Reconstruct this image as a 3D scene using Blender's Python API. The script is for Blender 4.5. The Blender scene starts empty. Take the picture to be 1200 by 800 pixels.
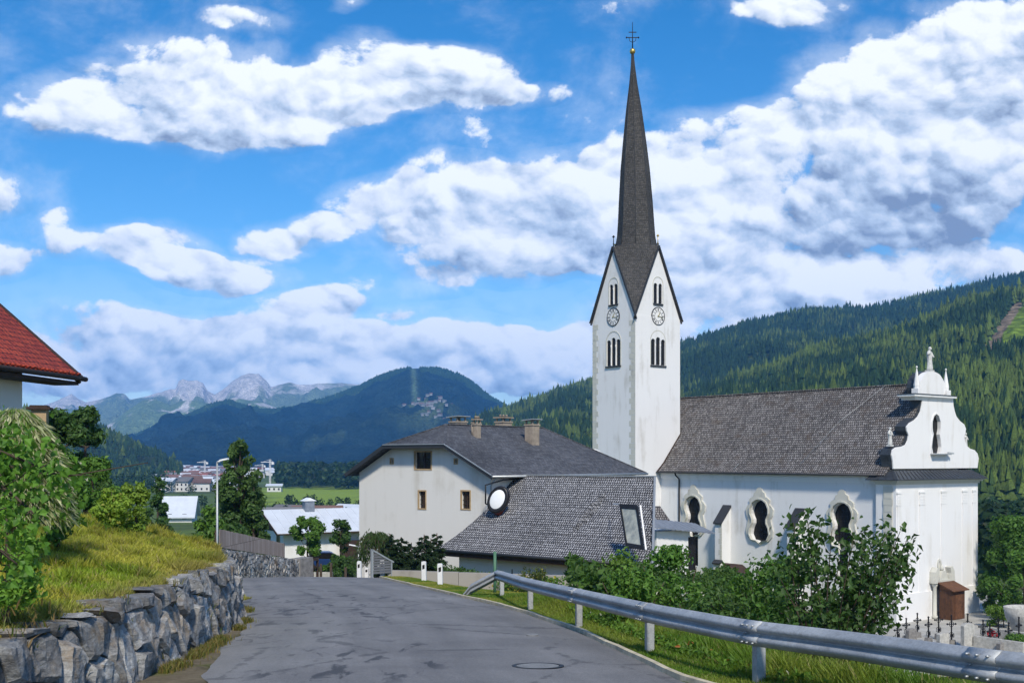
import bpy, bmesh, math, random
import numpy as np
from mathutils import Vector, Matrix, noise as mnoise
R = math.radians
SC = bpy.context.scene
COL = SC.collection
F, CX, HY = 1300.0, 600.0, 537.0
random.seed(7); RNG = np.random.default_rng(7)

# ------------------------------------------------------------------ camera
cam_d = bpy.data.cameras.new('camera')
cam_d.sensor_fit = 'HORIZONTAL'; cam_d.sensor_width = 36.0
cam_d.lens = 36.0 * F / 1200.0
cam_d.shift_y = (HY - 400.0) / 1200.0
cam_d.clip_start = 0.1; cam_d.clip_end = 60000
cam = bpy.data.objects.new('camera', cam_d); COL.objects.link(cam)
cam.location = (0, 0, 0); cam.rotation_euler = (R(90), 0, 0)
SC.camera = cam
SC.render.engine = 'CYCLES'
SC.cycles.use_denoising = True
SC.cycles.max_bounces = 6; SC.cycles.diffuse_bounces = 3; SC.cycles.glossy_bounces = 3
SC.cycles.transmission_bounces = 3; SC.cycles.volume_bounces = 0; SC.cycles.transparent_max_bounces = 6
SC.cycles.caustics_reflective = False; SC.cycles.caustics_refractive = False
SC.view_settings.view_transform = 'Standard'; SC.view_settings.look = 'None'
SC.view_settings.gamma = 1.0; SC.view_settings.use_curve_mapping = False
SC.view_settings.exposure = EXPOSURE = 0.58

# ------------------------------------------------------------------ sun + sky
SUN_AZ, SUN_EL = R(172), R(44)      # azimuth clockwise from +Y
sd = Vector((math.sin(SUN_AZ) * math.cos(SUN_EL), math.cos(SUN_AZ) * math.cos(SUN_EL), math.sin(SUN_EL)))
sun_d = bpy.data.lights.new('sun', 'SUN'); sun_d.energy = 2.9; sun_d.angle = R(6); sun_d.color = (1.0, .92, .78)
sun = bpy.data.objects.new('sun', sun_d); COL.objects.link(sun)
sun.rotation_euler = (-sd).to_track_quat('-Z', 'Y').to_euler()
sun.location = sd * 200

def make_world():
    w = bpy.data.worlds.new('World'); SC.world = w; w.use_nodes = True
    nt = w.node_tree; N = nt.nodes; L = nt.links; N.clear()
    def put(sock, v):
        if v is None: return
        if isinstance(v, bpy.types.NodeSocket): L.new(v, sock)
        else: sock.default_value = v
    def m(op, a, b=None, c=None, clamp=False):
        n = N.new('ShaderNodeMath'); n.operation = op; n.use_clamp = clamp
        put(n.inputs[0], a); put(n.inputs[1], b); put(n.inputs[2], c); return n.outputs[0]
    def vm(op, a, b=None):
        n = N.new('ShaderNodeVectorMath'); n.operation = op
        put(n.inputs[0], a); put(n.inputs[1], b)
        return n.outputs['Value'] if op in ('DOT_PRODUCT', 'LENGTH') else n.outputs[0]
    def noise(vec, scale, detail, rough, dist=0.0):
        n = N.new('ShaderNodeTexNoise'); n.inputs['Scale'].default_value = scale
        n.inputs['Detail'].default_value = detail; n.inputs['Roughness'].default_value = rough
        n.inputs['Distortion'].default_value = dist
        L.new(vec, n.inputs['Vector']); return n.outputs['Fac'], n.outputs['Color']
    tc = N.new('ShaderNodeTexCoord'); sp = N.new('ShaderNodeSeparateXYZ'); L.new(tc.outputs['Generated'], sp.inputs[0])
    ay = m('MAXIMUM', m('ABSOLUTE', sp.outputs[1]), .12)
    u = m('DIVIDE', sp.outputs[0], ay); v = m('DIVIDE', sp.outputs[2], ay)
    cb = N.new('ShaderNodeCombineXYZ'); L.new(u, cb.inputs[0]); L.new(m('MULTIPLY', v, 1.35), cb.inputs[1]); cb.inputs[2].default_value = 3.1
    p = cb.outputs[0]
    _, wc = noise(p, 5.0, 3.0, .5)
    cb2 = N.new('ShaderNodeCombineXYZ'); L.new(u, cb2.inputs[0]); L.new(v, cb2.inputs[1])
    uv = vm('ADD', cb2.outputs[0], vm('MULTIPLY', vm('SUBTRACT', wc, (.5, .5, .5)), (.11, .075, 0)))
    # cloud banks: (x, y, rx, ry, amount, grey) measured on the sky of the place
    E = [(110,125,120,46,1,0.3),(215,112,130,60,1.1,.25),(330,120,150,46,1,.35),(430,95,105,52,1,.2),(520,92,95,42,1,.2),(590,105,50,20,.6,0),
         (285,28,60,16,.75,0),(412,14,32,14,.7,0),(640,108,40,14,.5,0),(300,60,40,20,.5,0),
         (8,232,48,28,.9,0),(5,312,50,26,.9,0),(75,258,20,9,.4,0),(150,294,110,26,.95,.1),(240,316,110,26,1.05,.2),(180,272,60,16,.45,0),(370,348,60,14,.7,.1),(475,354,50,9,.5,0),
         (345,275,75,26,1,0),(465,250,90,44,1.05,.2),(560,235,110,52,1,.2),(665,225,90,55,1,.2),(580,300,120,34,.9,.35),(520,330,55,18,.6,.1),
         (770,200,80,45,1,.15),(830,250,100,60,1,.3),(850,170,70,40,.9,.1),(905,140,40,24,.7,0),(700,280,80,40,.9,.3),(790,300,90,40,.9,.3),
         (1010,110,105,62,1,.15),(1120,80,120,75,1,.3),(1180,60,90,70,1,.3),(1050,185,150,60,1,.45),(1000,255,140,62,1.15,1.25),(1100,225,120,70,1.1,1.0),(1180,170,80,70,1,.7),
         (950,200,80,60,1,.4),(860,330,90,50,1,.4),(950,345,110,46,1.1,.1),(1060,330,110,34,1.1,.0),(1160,310,90,30,1.1,.0),(995,345,55,26,.5,1.0),(880,392,60,30,.9,.3),
         (925,12,85,24,.9,.1),(1090,5,60,14,.3,0),
         (100,400,150,40,.95,.5),(230,405,140,40,.95,.55),(350,395,120,42,1,.35),(460,395,90,38,1,.4),(560,405,110,44,1,.35),(660,420,100,50,1,.3),
         (30,440,150,40,.9,.5),(200,440,200,36,.9,.5),(420,440,220,34,.85,.45),(600,455,160,36,.85,.3),(750,400,90,60,1,.2)]
    tot = None; grey = None; bot = None
    for (x, y, rx, ry, a, g) in E:
        c = ((x - CX) / F, (HY - y) / F, 0); iv = (F / rx / 1.12, F / ry / 1.12, 0)
        q = vm('MULTIPLY', vm('SUBTRACT', uv, c), iv)
        f = m('MAXIMUM', m('SUBTRACT', 1.0, vm('DOT_PRODUCT', q, q)), 0.0)
        f = m('MULTIPLY', f, a)
        tot = f if tot is None else m('ADD', tot, f)
        fg = m('MULTIPLY', f, g); grey = fg if grey is None else m('ADD', grey, fg)
        dn = vm('DOT_PRODUCT', q, (0.0, -1.0, 0)); fb = m('MULTIPLY', f, dn); bot = fb if bot is None else m('ADD', bot, fb)
    totn = m('MAXIMUM', tot, .05)
    greyn = m('DIVIDE', grey, totn); botn = m('DIVIDE', bot, totn)
    cover = m('MINIMUM', tot, 1.0)
    n1, _ = noise(p, 7.0, 14.0, .64, .2)
    p2 = vm('ADD', p, (.012, .022, 0.0))
    n2, _ = noise(p2, 7.0, 6.0, .6, .25)
    def puff(vec, sc):
        n = N.new('ShaderNodeTexVoronoi'); n.feature = 'F1'; n.inputs['Scale'].default_value = sc; L.new(vec, n.inputs['Vector']); return n.outputs['Distance']
    _, wc2 = noise(p, 22.0, 4.0, .6)
    pw = vm('ADD', p, vm('MULTIPLY', vm('SUBTRACT', wc2, (.5, .5, .5)), (.035, .035, 0)))
    pf = m('ADD', m('MULTIPLY', puff(pw, 17.0), .6), m('MULTIPLY', puff(pw, 41.0), .4))
    pf2 = m('ADD', m('MULTIPLY', puff(vm('ADD', pw, (.006, .014, 0)), 17.0), .6), m('MULTIPLY', puff(vm('ADD', pw, (.004, .008, 0)), 41.0), .4))
    dens = m('SUBTRACT', m('ADD', m('MULTIPLY', cover, .92), m('MULTIPLY', m('SUBTRACT', n1, .5), 2.5)), .27)
    dens = m('SUBTRACT', dens, m('MULTIPLY', m('SUBTRACT', pf, .40), .75))
    mr = N.new('ShaderNodeMapRange'); mr.interpolation_type = 'SMOOTHSTEP'
    L.new(dens, mr.inputs[0]); mr.inputs[1].default_value = -.05; mr.inputs[2].default_value = .24
    veil = N.new('ShaderNodeMapRange'); veil.interpolation_type = 'SMOOTHSTEP'; L.new(m('ADD', m('MULTIPLY', m('MINIMUM', tot, .8), .8), m('MULTIPLY', m('SUBTRACT', n1, .5), 2.2)), veil.inputs[0]); veil.inputs[1].default_value = -.15; veil.inputs[2].default_value = .75
    low = m('SUBTRACT', 1.0, m('MULTIPLY', v, 5.2), None, True)
    alpha = m('MAXIMUM', m('MULTIPLY', mr.outputs[0], .95), m('MULTIPLY', veil.outputs[0], .42)); alpha = m('MAXIMUM', alpha, m('MULTIPLY', low, .55))
    # shade: thin edges and sun side bright, thick undersides grey
    sh = m('ADD', m('MULTIPLY', m('SUBTRACT', n1, n2), 2.6), .80)
    sh = m('ADD', sh, m('MULTIPLY', m('SUBTRACT', pf2, pf), 1.5))
    sh = m('SUBTRACT', sh, m('MULTIPLY', greyn, .36))
    sh = m('SUBTRACT', sh, m('MULTIPLY', botn, .42))
    n3, _ = noise(p, 16.0, 8.0, .6, .2)
    sh = m('ADD', sh, m('MULTIPLY', m('SUBTRACT', n3, .5), .28))
    cr = N.new('ShaderNodeValToRGB'); L.new(sh, cr.inputs[0]); e = cr.color_ramp.elements
    e[0].position = .05; e[0].color = (.20, .25, .36, 1)
    e[1].position = .95; e[1].color = (.86, .885, .92, 1)
    k = cr.color_ramp.elements.new(.42); k.color = (.45, .54, .68, 1)
    k = cr.color_ramp.elements.new(.68); k.color = (.68, .73, .82, 1)
    sky = N.new('ShaderNodeTexSky'); sky.sky_type = 'NISHITA'; sky.sun_disc = False
    sky.sun_elevation = SUN_EL; sky.sun_rotation = SUN_AZ; sky.altitude = 1100; sky.air_density = 1.0; sky.dust_density = .3; sky.ozone_density = 2.0
    hs = N.new('ShaderNodeHueSaturation'); hs.inputs['Saturation'].default_value = 1.42; hs.inputs['Value'].default_value = .92
    L.new(sky.outputs[0], hs.inputs['Color'])
    b1 = N.new('ShaderNodeBackground'); L.new(hs.outputs[0], b1.inputs[0]); b1.inputs[1].default_value = .12
    b2 = N.new('ShaderNodeBackground'); L.new(cr.outputs[0], b2.inputs[0]); b2.inputs[1].default_value = .93
    mx = N.new('ShaderNodeMixShader'); L.new(alpha, mx.inputs[0]); L.new(b1.outputs[0], mx.inputs[1]); L.new(b2.outputs[0], mx.inputs[2])
    out = N.new('ShaderNodeOutputWorld'); L.new(mx.outputs[0], out.inputs[0])
    w.cycles.sampling_method = 'MANUAL'; w.cycles.sample_map_resolution = 512
make_world()

# ------------------------------------------------------------------ numpy noise
def _hash(ix, iy, s):
    h = (ix.astype(np.int64) * 374761393 + iy.astype(np.int64) * 668265263 + s * 974711) & 0x7fffffff
    h = ((h ^ (h >> 13)) * 1274126177) & 0x7fffffff
    return ((h ^ (h >> 16)) & 0xffff) / 65535.0
def vnoise(x, y, s=0):
    x = np.asarray(x, float); y = np.asarray(y, float)
    ix = np.floor(x); iy = np.floor(y); fx = x - ix; fy = y - iy
    fx = fx * fx * (3 - 2 * fx); fy = fy * fy * (3 - 2 * fy)
    a = _hash(ix, iy, s); b = _hash(ix + 1, iy, s); c = _hash(ix, iy + 1, s); d = _hash(ix + 1, iy + 1, s)
    return (a + (b - a) * fx) * (1 - fy) + (c + (d - c) * fx) * fy
def fbm(x, y, s=0, o=5, g=.5):
    t = 0; a = 1; n = 0
    for k in range(o):
        t = t + a * vnoise(x * 2 ** k + 17 * k, y * 2 ** k - 9 * k, s + k); n += a; a *= g
    return t / n
def ridged(x, y, s=0, o=5):
    t = 0; a = 1; n = 0
    for k in range(o):
        t = t + a * (1 - abs(2 * vnoise(x * 2 ** k + 11 * k, y * 2 ** k + 5 * k, s + k) - 1)); n += a; a *= .5
    return t / n
def sstep(a, b, x):
    t = np.clip((np.asarray(x, float) - a) / (b - a), 0, 1); return t * t * (3 - 2 * t)

# ------------------------------------------------------------------ materials
MATS = {}
class NB:
    def __init__(s, name):
        s.m = bpy.data.materials.new(name); s.m.use_nodes = True; s.nt = s.m.node_tree; s.N = s.nt.nodes; s.L = s.nt.links
        s.b = s.N['Principled BSDF']; MATS[name] = s.m
        s.b.inputs['Specular IOR Level'].default_value = .3
    def put(s, sock, v):
        if v is None: return
        if isinstance(v, bpy.types.NodeSocket): s.L.new(v, sock)
        elif isinstance(v, tuple) and len(v) == 3 and sock.type == 'RGBA': sock.default_value = (*v, 1)
        else: sock.default_value = v
    def coord(s, kind='Object', scale=(1, 1, 1)):
        tc = s.N.new('ShaderNodeTexCoord'); mp = s.N.new('ShaderNodeMapping'); mp.inputs['Scale'].default_value = scale
        s.L.new(tc.outputs[kind], mp.inputs[0]); return mp.outputs[0]
    def geo(s, scale=(1, 1, 1)):
        g = s.N.new('ShaderNodeNewGeometry'); mp = s.N.new('ShaderNodeMapping'); mp.inputs['Scale'].default_value = scale
        s.L.new(g.outputs['Position'], mp.inputs[0]); return mp.outputs[0]
    def noise(s, vec, scale, detail=6, rough=.6, dist=0):
        n = s.N.new('ShaderNodeTexNoise'); s.L.new(vec, n.inputs['Vector']); n.inputs['Scale'].default_value = scale
        n.inputs['Detail'].default_value = detail; n.inputs['Roughness'].default_value = rough; n.inputs['Distortion'].default_value = dist
        return n.outputs['Fac']
    def voro(s, vec, scale, feature='F1', out='Distance', rnd=1.0):
        n = s.N.new('ShaderNodeTexVoronoi'); s.L.new(vec, n.inputs['Vector']); n.feature = feature
        n.inputs['Scale'].default_value = scale; n.inputs['Randomness'].default_value = rnd; return n.outputs[out]
    def math(s, op, a, b=None, clamp=False):
        n = s.N.new('ShaderNodeMath'); n.operation = op; n.use_clamp = clamp; s.put(n.inputs[0], a); s.put(n.inputs[1], b); return n.outputs[0]
    def ramp(s, fac, stops):
        n = s.N.new('ShaderNodeValToRGB'); s.L.new(fac, n.inputs[0]); e = n.color_ramp.elements
        while len(e) > 1: e.remove(e[-1])
        e[0].position = stops[0][0]; c = stops[0][1]; e[0].color = (*c, 1) if isinstance(c, tuple) else (c, c, c, 1)
        for p, c in stops[1:]:
            k = e.new(p); k.color = (*c, 1) if isinstance(c, tuple) else (c, c, c, 1)
        return n.outputs[0]
    def mix(s, f, a, b, mode='MIX'):
        n = s.N.new('ShaderNodeMix'); n.data_type = 'RGBA'; n.blend_type = mode
        s.put(n.inputs[0], f); s.put(n.inputs[6], a); s.put(n.inputs[7], b); return n.outputs[2]
    def attr(s, name):
        n = s.N.new('ShaderNodeAttribute'); n.attribute_name = name; return n.outputs['Color']
    def bump(s, h, strength=.3, dist=.02):
        n = s.N.new('ShaderNodeBump'); s.L.new(h, n.inputs['Height']); n.inputs['Strength'].default_value = strength
        n.inputs['Distance'].default_value = dist; s.L.new(n.outputs[0], s.b.inputs['Normal']); return n
    def fin(s, col=None, rough=.8, metal=0.0, spec=None):
        s.put(s.b.inputs['Base Color'], col); s.put(s.b.inputs['Roughness'], rough); s.put(s.b.inputs['Metallic'], metal)
        if spec is not None: s.b.inputs['Specular IOR Level'].default_value = spec
        return s.m

def plaster(name, c, dirt=.12, sc=1.0, c2=None):
    b = NB(name); g = b.geo()
    n = b.noise(g, .35 * sc, 8, .65); gs = b.geo((1.3, 1.3, .16)); st = b.noise(gs, 1.2, 4, .5)
    f = b.math('MULTIPLY', b.math('ADD', n, st), .5)
    dk = c2 or tuple(x * (1 - dirt * 2.4) * k for x, k in zip(c, (1, .97, .9)))
    col = b.ramp(f, [(.26, dk), (.47, c), (.72, tuple(min(1, x * 1.03) for x in c))])
    fine = b.noise(g, 14, 5, .7); b.bump(fine, .25, .02)
    return b.fin(col, .9)
plaster('white_plaster', (.73, .73, .735), .13)
plaster('house_plaster', (.71, .695, .665), .10)
plaster('cream_stone', (.55, .545, .49), .22, 3)
plaster('plain_white', (.77, .765, .76), .085)
plaster('grey_concrete', (.33, .31, .28), .2, 3)

def shingle(name, c1, c2, mortar, bw, bh, rough=.85, bumpd=.02, patch=None, wash=(.8, 1.15), mort=.085):
    b = NB(name); uv = b.coord('UV')
    s0 = b.N.new('ShaderNodeSeparateXYZ'); b.L.new(uv, s0.inputs[0]); wob = b.noise(uv, 1.1, 4, .6)
    yy = b.math('ADD', s0.outputs[1], b.math('MULTIPLY', b.math('SUBTRACT', wob, .5), bh * .55))
    ri = b.math('FLOOR', b.math('DIVIDE', yy, bh)); wn = b.N.new('ShaderNodeTexWhiteNoise'); wn.noise_dimensions = '1D'; b.L.new(ri, wn.inputs['W'])
    xx = b.math('ADD', s0.outputs[0], b.math('MULTIPLY', wn.outputs['Value'], bw)); xx = b.math('ADD', xx, b.math('MULTIPLY', b.noise(b.coord('UV', (4.7, .9 / bh, 1)), 1.0, 2, .5), bw * .9))
    cu = b.N.new('ShaderNodeCombineXYZ'); b.L.new(xx, cu.inputs[0]); b.L.new(yy, cu.inputs[1]); uv = cu.outputs[0]
    t = b.N.new('ShaderNodeTexBrick'); b.L.new(uv, t.inputs['Vector']); t.offset = .5
    t.inputs['Scale'].default_value = 1.0; t.inputs['Brick Width'].default_value = bw; t.inputs['Row Height'].default_value = bh
    t.inputs['Mortar Size'].default_value = bh * mort; t.inputs['Mortar Smooth'].default_value = .3; t.inputs['Bias'].default_value = 0
    b.put(t.inputs['Color1'], c1); b.put(t.inputs['Color2'], c2); b.put(t.inputs['Mortar'], mortar)
    g = b.geo(); big = b.noise(g, .28, 6, .6); w = b.ramp(big, [(.3, wash[0]), (.7, wash[1])])
    col = b.mix(1.0, t.outputs['Color'], w, 'MULTIPLY')
    fn = b.noise(b.coord('UV', (3.2, 6, 1)), 2.2, 5, .75)
    col = b.mix(1.0, col, b.ramp(fn, [(.3, .68), (.66, 1.32)]), 'MULTIPLY')
    if patch: col = b.mix(b.ramp(b.noise(g, .8, 7, .7), [(.52, 0.0), (.66, .6)]), col, patch)
    # each course rises toward its butt edge
    sx = b.N.new('ShaderNodeSeparateXYZ'); b.L.new(uv, sx.inputs[0])
    row = b.math('FRACT', b.math('DIVIDE', sx.outputs[1], bh))
    h = b.math('ADD', b.math('MULTIPLY', b.math('SUBTRACT', 1.0, row), 1.0), b.math('MULTIPLY', t.outputs['Fac'], -.5))
    b.bump(b.math('ADD', h, b.math('MULTIPLY', fn, .5)), .9, bumpd)
    return b.fin(col, rough)
shingle('nave_shingles', (.115, .107, .104), (.28, .265, .258), (.015, .012, .012), .21, .28, mort=.13, bumpd=.04, patch=(.085, .062, .045))
shingle('annex_shingles', (.25, .25, .26), (.46, .46, .475), (.016, .016, .019), .15, .225, mort=.17, bumpd=.04)
shingle('slate_shingles', (.06, .064, .076), (.11, .115, .13), (.03, .03, .036), .28, .22, wash=(.7, 1.3))
shingle('spire_shingles', (.045, .044, .044), (.085, .082, .08), (.018, .018, .018), .2, .18)
shingle('red_tiles', (.26, .032, .016), (.40, .062, .026), (.05, .008, .006), .30, .33, .65)

def simple(name, c, rough=.6, metal=0.0, var=.15, sc=3.0, spec=.35, bmp=0):
    b = NB(name); g = b.geo(); n = b.noise(g, sc, 6, .65)
    col = b.ramp(n, [(.3, tuple(x * (1 - var) for x in c)), (.7, tuple(min(1, x * (1 + var)) for x in c))])
    if bmp: b.bump(b.noise(g, sc * 6, 5, .7), bmp, .01)
    return b.fin(col, rough, metal, spec)
simple('dark_metal', (.045, .047, .052), .5, .3)
simple('sheet_metal', (.065, .072, .08), .45, .4, .3)
simple('canopy_metal', (.22, .25, .30), .5, .3, .25)
simple('white_metal_roof', (.56, .60, .66), .55, .0, .08, .6)
simple('dark_wood', (.045, .026, .018), .75, 0, .4, 4, bmp=.3)
simple('brown_wood', (.12, .052, .024), .7, 0, .4, 3, bmp=.3)
simple('black_iron', (.012, .012, .014), .5, .4)
simple('gold', (.55, .40, .12), .35, .8)
simple('white_paint', (.72, .72, .72), .5, 0, .05)
simple('black_paint', (.015, .015, .016), .4)
simple('rust', (.14, .032, .018), .8, 0, .5, 5)
simple('statue_stone', (.56, .56, .54), .8, 0, .2, 6)
simple('grave_stone', (.22, .21, .20), .75, 0, .35, 5, bmp=.4)
simple('light_grave_stone', (.42, .41, .38), .75, 0, .3, 5, bmp=.4)
simple('chimney_render', (.30, .25, .20), .9, 0, .3, 2, bmp=.3)
simple('bark', (.07, .052, .038), .9, 0, .35, 12, bmp=.8)
simple('silvery_twig', (.23, .20, .16), .9, 0, .3, 8)
simple('red_petals', (.42, .012, .016), .6, 0, .3, 8)
simple('window_frame_brown', (.42, .30, .17), .7, 0, .2)
simple('green_paint', (.07, .17, .10), .5, 0, .15)
simple('car_blue', (.02, .05, .16), .25, .2, .05)
simple('tyre', (.02, .02, .02), .8)
simple('planks_grey', (.13, .135, .15), .7, 0, .15, 2)
simple('lamp_grey', (.40, .42, .43), .45, .5, .08)
simple('white_disc', (.80, .82, .84), .35, 0, .03, spec=.5)

def glassy(name, c, rough=.12, spec=.6):
    b = NB(name); n = b.noise(b.geo(), .9, 4, .6); col = b.ramp(n, [(.35, tuple(x * .5 for x in c)), (.65, c)])
    return b.fin(col, rough, 0, spec)
glassy('dark_glass', (.016, .015, .015), .25, .25)
glassy('house_glass', (.03, .028, .028), .15)
b = NB('mirror_glass'); n = b.noise(b.geo(), .9, 4, .7, .6)
b.fin(b.ramp(n, [(.35, (.16, .19, .20)), (.65, (.50, .51, .44))]), .15, .2)

b = NB('galvanised'); g = b.geo(); v = b.voro(b.geo(), 26, out='Color'); n = b.noise(g, 1.6, 6, .6); fs = b.noise(b.geo((2, 2, 9)), 2.5, 7, .7)
c = b.ramp(n, [(.3, (.33, .345, .355)), (.7, (.50, .52, .53))]); c = b.mix(.16, c, b.ramp(v, [(0, .5), (1, 1.4)]), 'MULTIPLY')
c = b.mix(b.ramp(fs, [(.54, 0.0), (.70, .6)]), c, (.19, .185, .175))
c = b.mix(1.0, c, b.ramp(b.noise(g, 30, 6, .8), [(.3, .8), (.7, 1.2)]), 'MULTIPLY')
b.bump(b.noise(g, 5, 4, .6), .12, .02); b.fin(c, b.ramp(n, [(.3, .45), (.7, .62)]), .35)

# weathered vertical boards
b = NB('grey_boards'); uv = b.coord('UV')
t = b.N.new('ShaderNodeTexBrick'); b.L.new(uv, t.inputs['Vector']); t.offset = 0
for k, v in (('Scale', 1.0), ('Brick Width', .14), ('Row Height', 30.0), ('Mortar Size', .008)): t.inputs[k].default_value = v
b.put(t.inputs['Color1'], (.33, .255, .215)); b.put(t.inputs['Color2'], (.50, .41, .36)); b.put(t.inputs['Mortar'], (.03, .025, .02))
gr = b.noise(b.geo((20, 20, 1.5)), 1.0, 6, .7); b.bump(t.outputs['Fac'], -.5, .02)
b.fin(b.mix(1.0, t.outputs['Color'], b.ramp(gr, [(.3, .75), (.7, 1.2)]), 'MULTIPLY'), .85)

# asphalt with worn streaks, tar repairs and a few cracks
b = NB('asphalt'); g = b.geo(); uv = b.coord('UV')
fine = b.noise(g, 95, 4, .8); agg = b.voro(g, 130, out='Color'); big = b.noise(g, .45, 7, .62); lane = b.noise(b.coord('UV', (.9, .05, 1)), 1.6, 6, .6)
c = b.ramp(big, [(.3, (.125, .122, .122)), (.7, (.198, .195, .192))])
c = b.mix(1.0, c, b.ramp(lane, [(.3, .82), (.7, 1.2)]), 'MULTIPLY')
c = b.mix(1.0, c, b.ramp(fine, [(.3, .6), (.7, 1.45)]), 'MULTIPLY'); c = b.mix(1.0, c, b.ramp(b.noise(g, 24, 5, .8), [(.3, .78), (.7, 1.25)]), 'MULTIPLY')
c = b.mix(.35, c, b.ramp(agg, [(.1, .6), (.9, 1.6)]), 'MULTIPLY')
def area(b, g, cx, cy, rx, ry):
    vs = b.N.new('ShaderNodeVectorMath'); vs.operation = 'SUBTRACT'; b.L.new(g, vs.inputs[0]); vs.inputs[1].default_value = (cx, cy, 0)
    vv = b.N.new('ShaderNodeVectorMath'); vv.operation = 'MULTIPLY'; b.L.new(vs.outputs[0], vv.inputs[0]); vv.inputs[1].default_value = (1 / rx, 1 / ry, 0)
    ln = b.N.new('ShaderNodeVectorMath'); ln.operation = 'LENGTH'; b.L.new(vv.outputs[0], ln.inputs[0])
    return b.math('SUBTRACT', 1.0, ln.outputs['Value'], True)
pn = b.noise(b.geo((2.2, .75, 1)), 1.15, 6, .6, .5)
st = b.math('MAXIMUM', area(b, g, -4.2, 23.5, 2.3, 9), b.math('MAXIMUM', area(b, g, -2.1, 14.8, 1.5, 3.2), area(b, g, -5.6, 27, 1.8, 8)))
msk = b.math('MULTIPLY', b.ramp(pn, [(.55, 0.0), (.60, 1.0)]), b.ramp(st, [(.05, 0.0), (.25, 1.0)]))
c = b.mix(b.math('MULTIPLY', msk, .75), c, (.028, .029, .034))
ck = b.voro(b.geo((1, .6, 1)), .33, 'DISTANCE_TO_EDGE'); wob = b.noise(g, 1.7, 8, .75)
ckm = b.ramp(b.math('ADD', ck, b.math('MULTIPLY', b.math('SUBTRACT', wob, .5), .22)), [(.0, 1.0), (.011, 0.0)])
c = b.mix(b.math('MULTIPLY', ckm, .5), c, (.03, .03, .032))
# dust and sand gathered by the left edge
c = b.mix(b.math('MULTIPLY', b.ramp(area(b, g, -4.3, 17.5, 1.7, 7), [(0, 0.0), (.5, .5)]), b.ramp(b.noise(g, 2, 6, .7), [(.4, 0.2), (.7, 1.0)])), c, (.24, .235, .21))
b.bump(b.math('ADD', fine, b.math('MULTIPLY', msk, -.6)), .5, .006); b.fin(c, b.ramp(fine, [(.3, .6), (.7, .85)]), 0, .35)

# soil / grass ground driven by land cover colours of the sheet
b = NB('ground_cover'); g = b.geo(); a = b.attr('Col'); n = b.noise(g, .7, 9, .7); n2 = b.noise(g, 9, 6, .75)
c = b.mix(1.0, a, b.ramp(n, [(.3, .62), (.7, 1.4)]), 'MULTIPLY'); c = b.mix(1.0, c, b.ramp(n2, [(.25, .6), (.75, 1.4)]), 'MULTIPLY')
b.bump(n2, .6, .05); b.fin(c, .95, 0, .1)
b = NB('mountain'); g = b.geo(); a = b.attr('Col'); n = b.noise(g, .02, 10, .72); n2 = b.voro(g, .11, out='Distance')
c = b.mix(1.0, a, b.ramp(n, [(.3, .6), (.7, 1.45)]), 'MULTIPLY'); c = b.mix(.8, c, b.ramp(n2, [(.0, 1.35), (.6, .6)]), 'MULTIPLY')
b.bump(b.math('ADD', n, b.math('MULTIPLY', n2, -.6)), .9, 14); b.fin(c, .95, 0, .05)
b = NB('gravel_paving'); g = b.geo(); n = b.noise(g, .6, 8, .7); n2 = b.noise(g, 22, 5, .8)
c = b.mix(1.0, b.ramp(n, [(.3, (.30, .29, .26)), (.7, (.46, .45, .42))]), b.ramp(n2, [(.3, .75), (.7, 1.25)]), 'MULTIPLY'); b.bump(n2, .5, .02); b.fin(c, .9)

# foliage: colour per leaf
def foliage(name, trans=.3):
    b = NB(name); a = b.attr('Col'); b.fin(a, .55, 0, .3)
    tr = b.N.new('ShaderNodeBsdfTranslucent'); b.L.new(b.mix(1.0, a, (1.3, 1.35, .6), 'MULTIPLY'), tr.inputs[0])
    mx = b.N.new('ShaderNodeMixShader'); mx.inputs[0].default_value = trans
    b.L.new(b.b.outputs[0], mx.inputs[1]); b.L.new(tr.outputs[0], mx.inputs[2]); b.L.new(mx.outputs[0], b.N['Material Output'].inputs[0]); return b.m
foliage('leaves', .32); foliage('grass_blades', .35)
b = NB('conifer_needles'); a = b.attr('Col'); n = b.noise(b.geo(), 1.4, 6, .8)
b.fin(b.mix(1.0, a, b.ramp(n, [(.32, .35), (.68, 1.5)]), 'MULTIPLY'), .9, 0, .08)

# rock
b = NB('rock'); g = b.geo(); g2 = b.geo((1, 1, 1)); n = b.noise(g, 1.1, 10, .68, .6); str_ = b.noise(b.geo((1.2, 1.2, 5)), 2.4, 9, .7, 1.2); sp = b.noise(g, 22, 6, .8)
c = b.ramp(n, [(.25, (.10, .10, .10)), (.45, (.23, .23, .23)), (.62, (.43, .43, .42)), (.8, (.60, .585, .54))])
c = b.mix(1.0, c, b.ramp(str_, [(.3, .5), (.52, 1.0), (.72, 1.45)]), 'MULTIPLY')
c = b.mix(1.0, c, b.ramp(sp, [(.3, .6), (.7, 1.35)]), 'MULTIPLY')
c = b.mix(b.ramp(b.noise(g, 1.9, 7, .75), [(.50, 0.0), (.66, .75)]), c, (.25, .18, .11))
c = b.mix(1.0, c, b.ramp(b.attr('Col'), [(0, .55), (1, 1.5)]), 'MULTIPLY')
b.bump(b.math('ADD', str_, b.math('MULTIPLY', sp, .5)), 1.0, .05); b.fin(c, .85, 0, .2)
b = NB('wall_soil'); g = b.geo(); n = b.noise(g, 5, 8, .75)
b.bump(n, .8, .05); b.fin(b.ramp(n, [(.3, (.035, .028, .018)), (.5, (.10, .075, .04)), (.7, (.10, .12, .035))]), .95)
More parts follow.
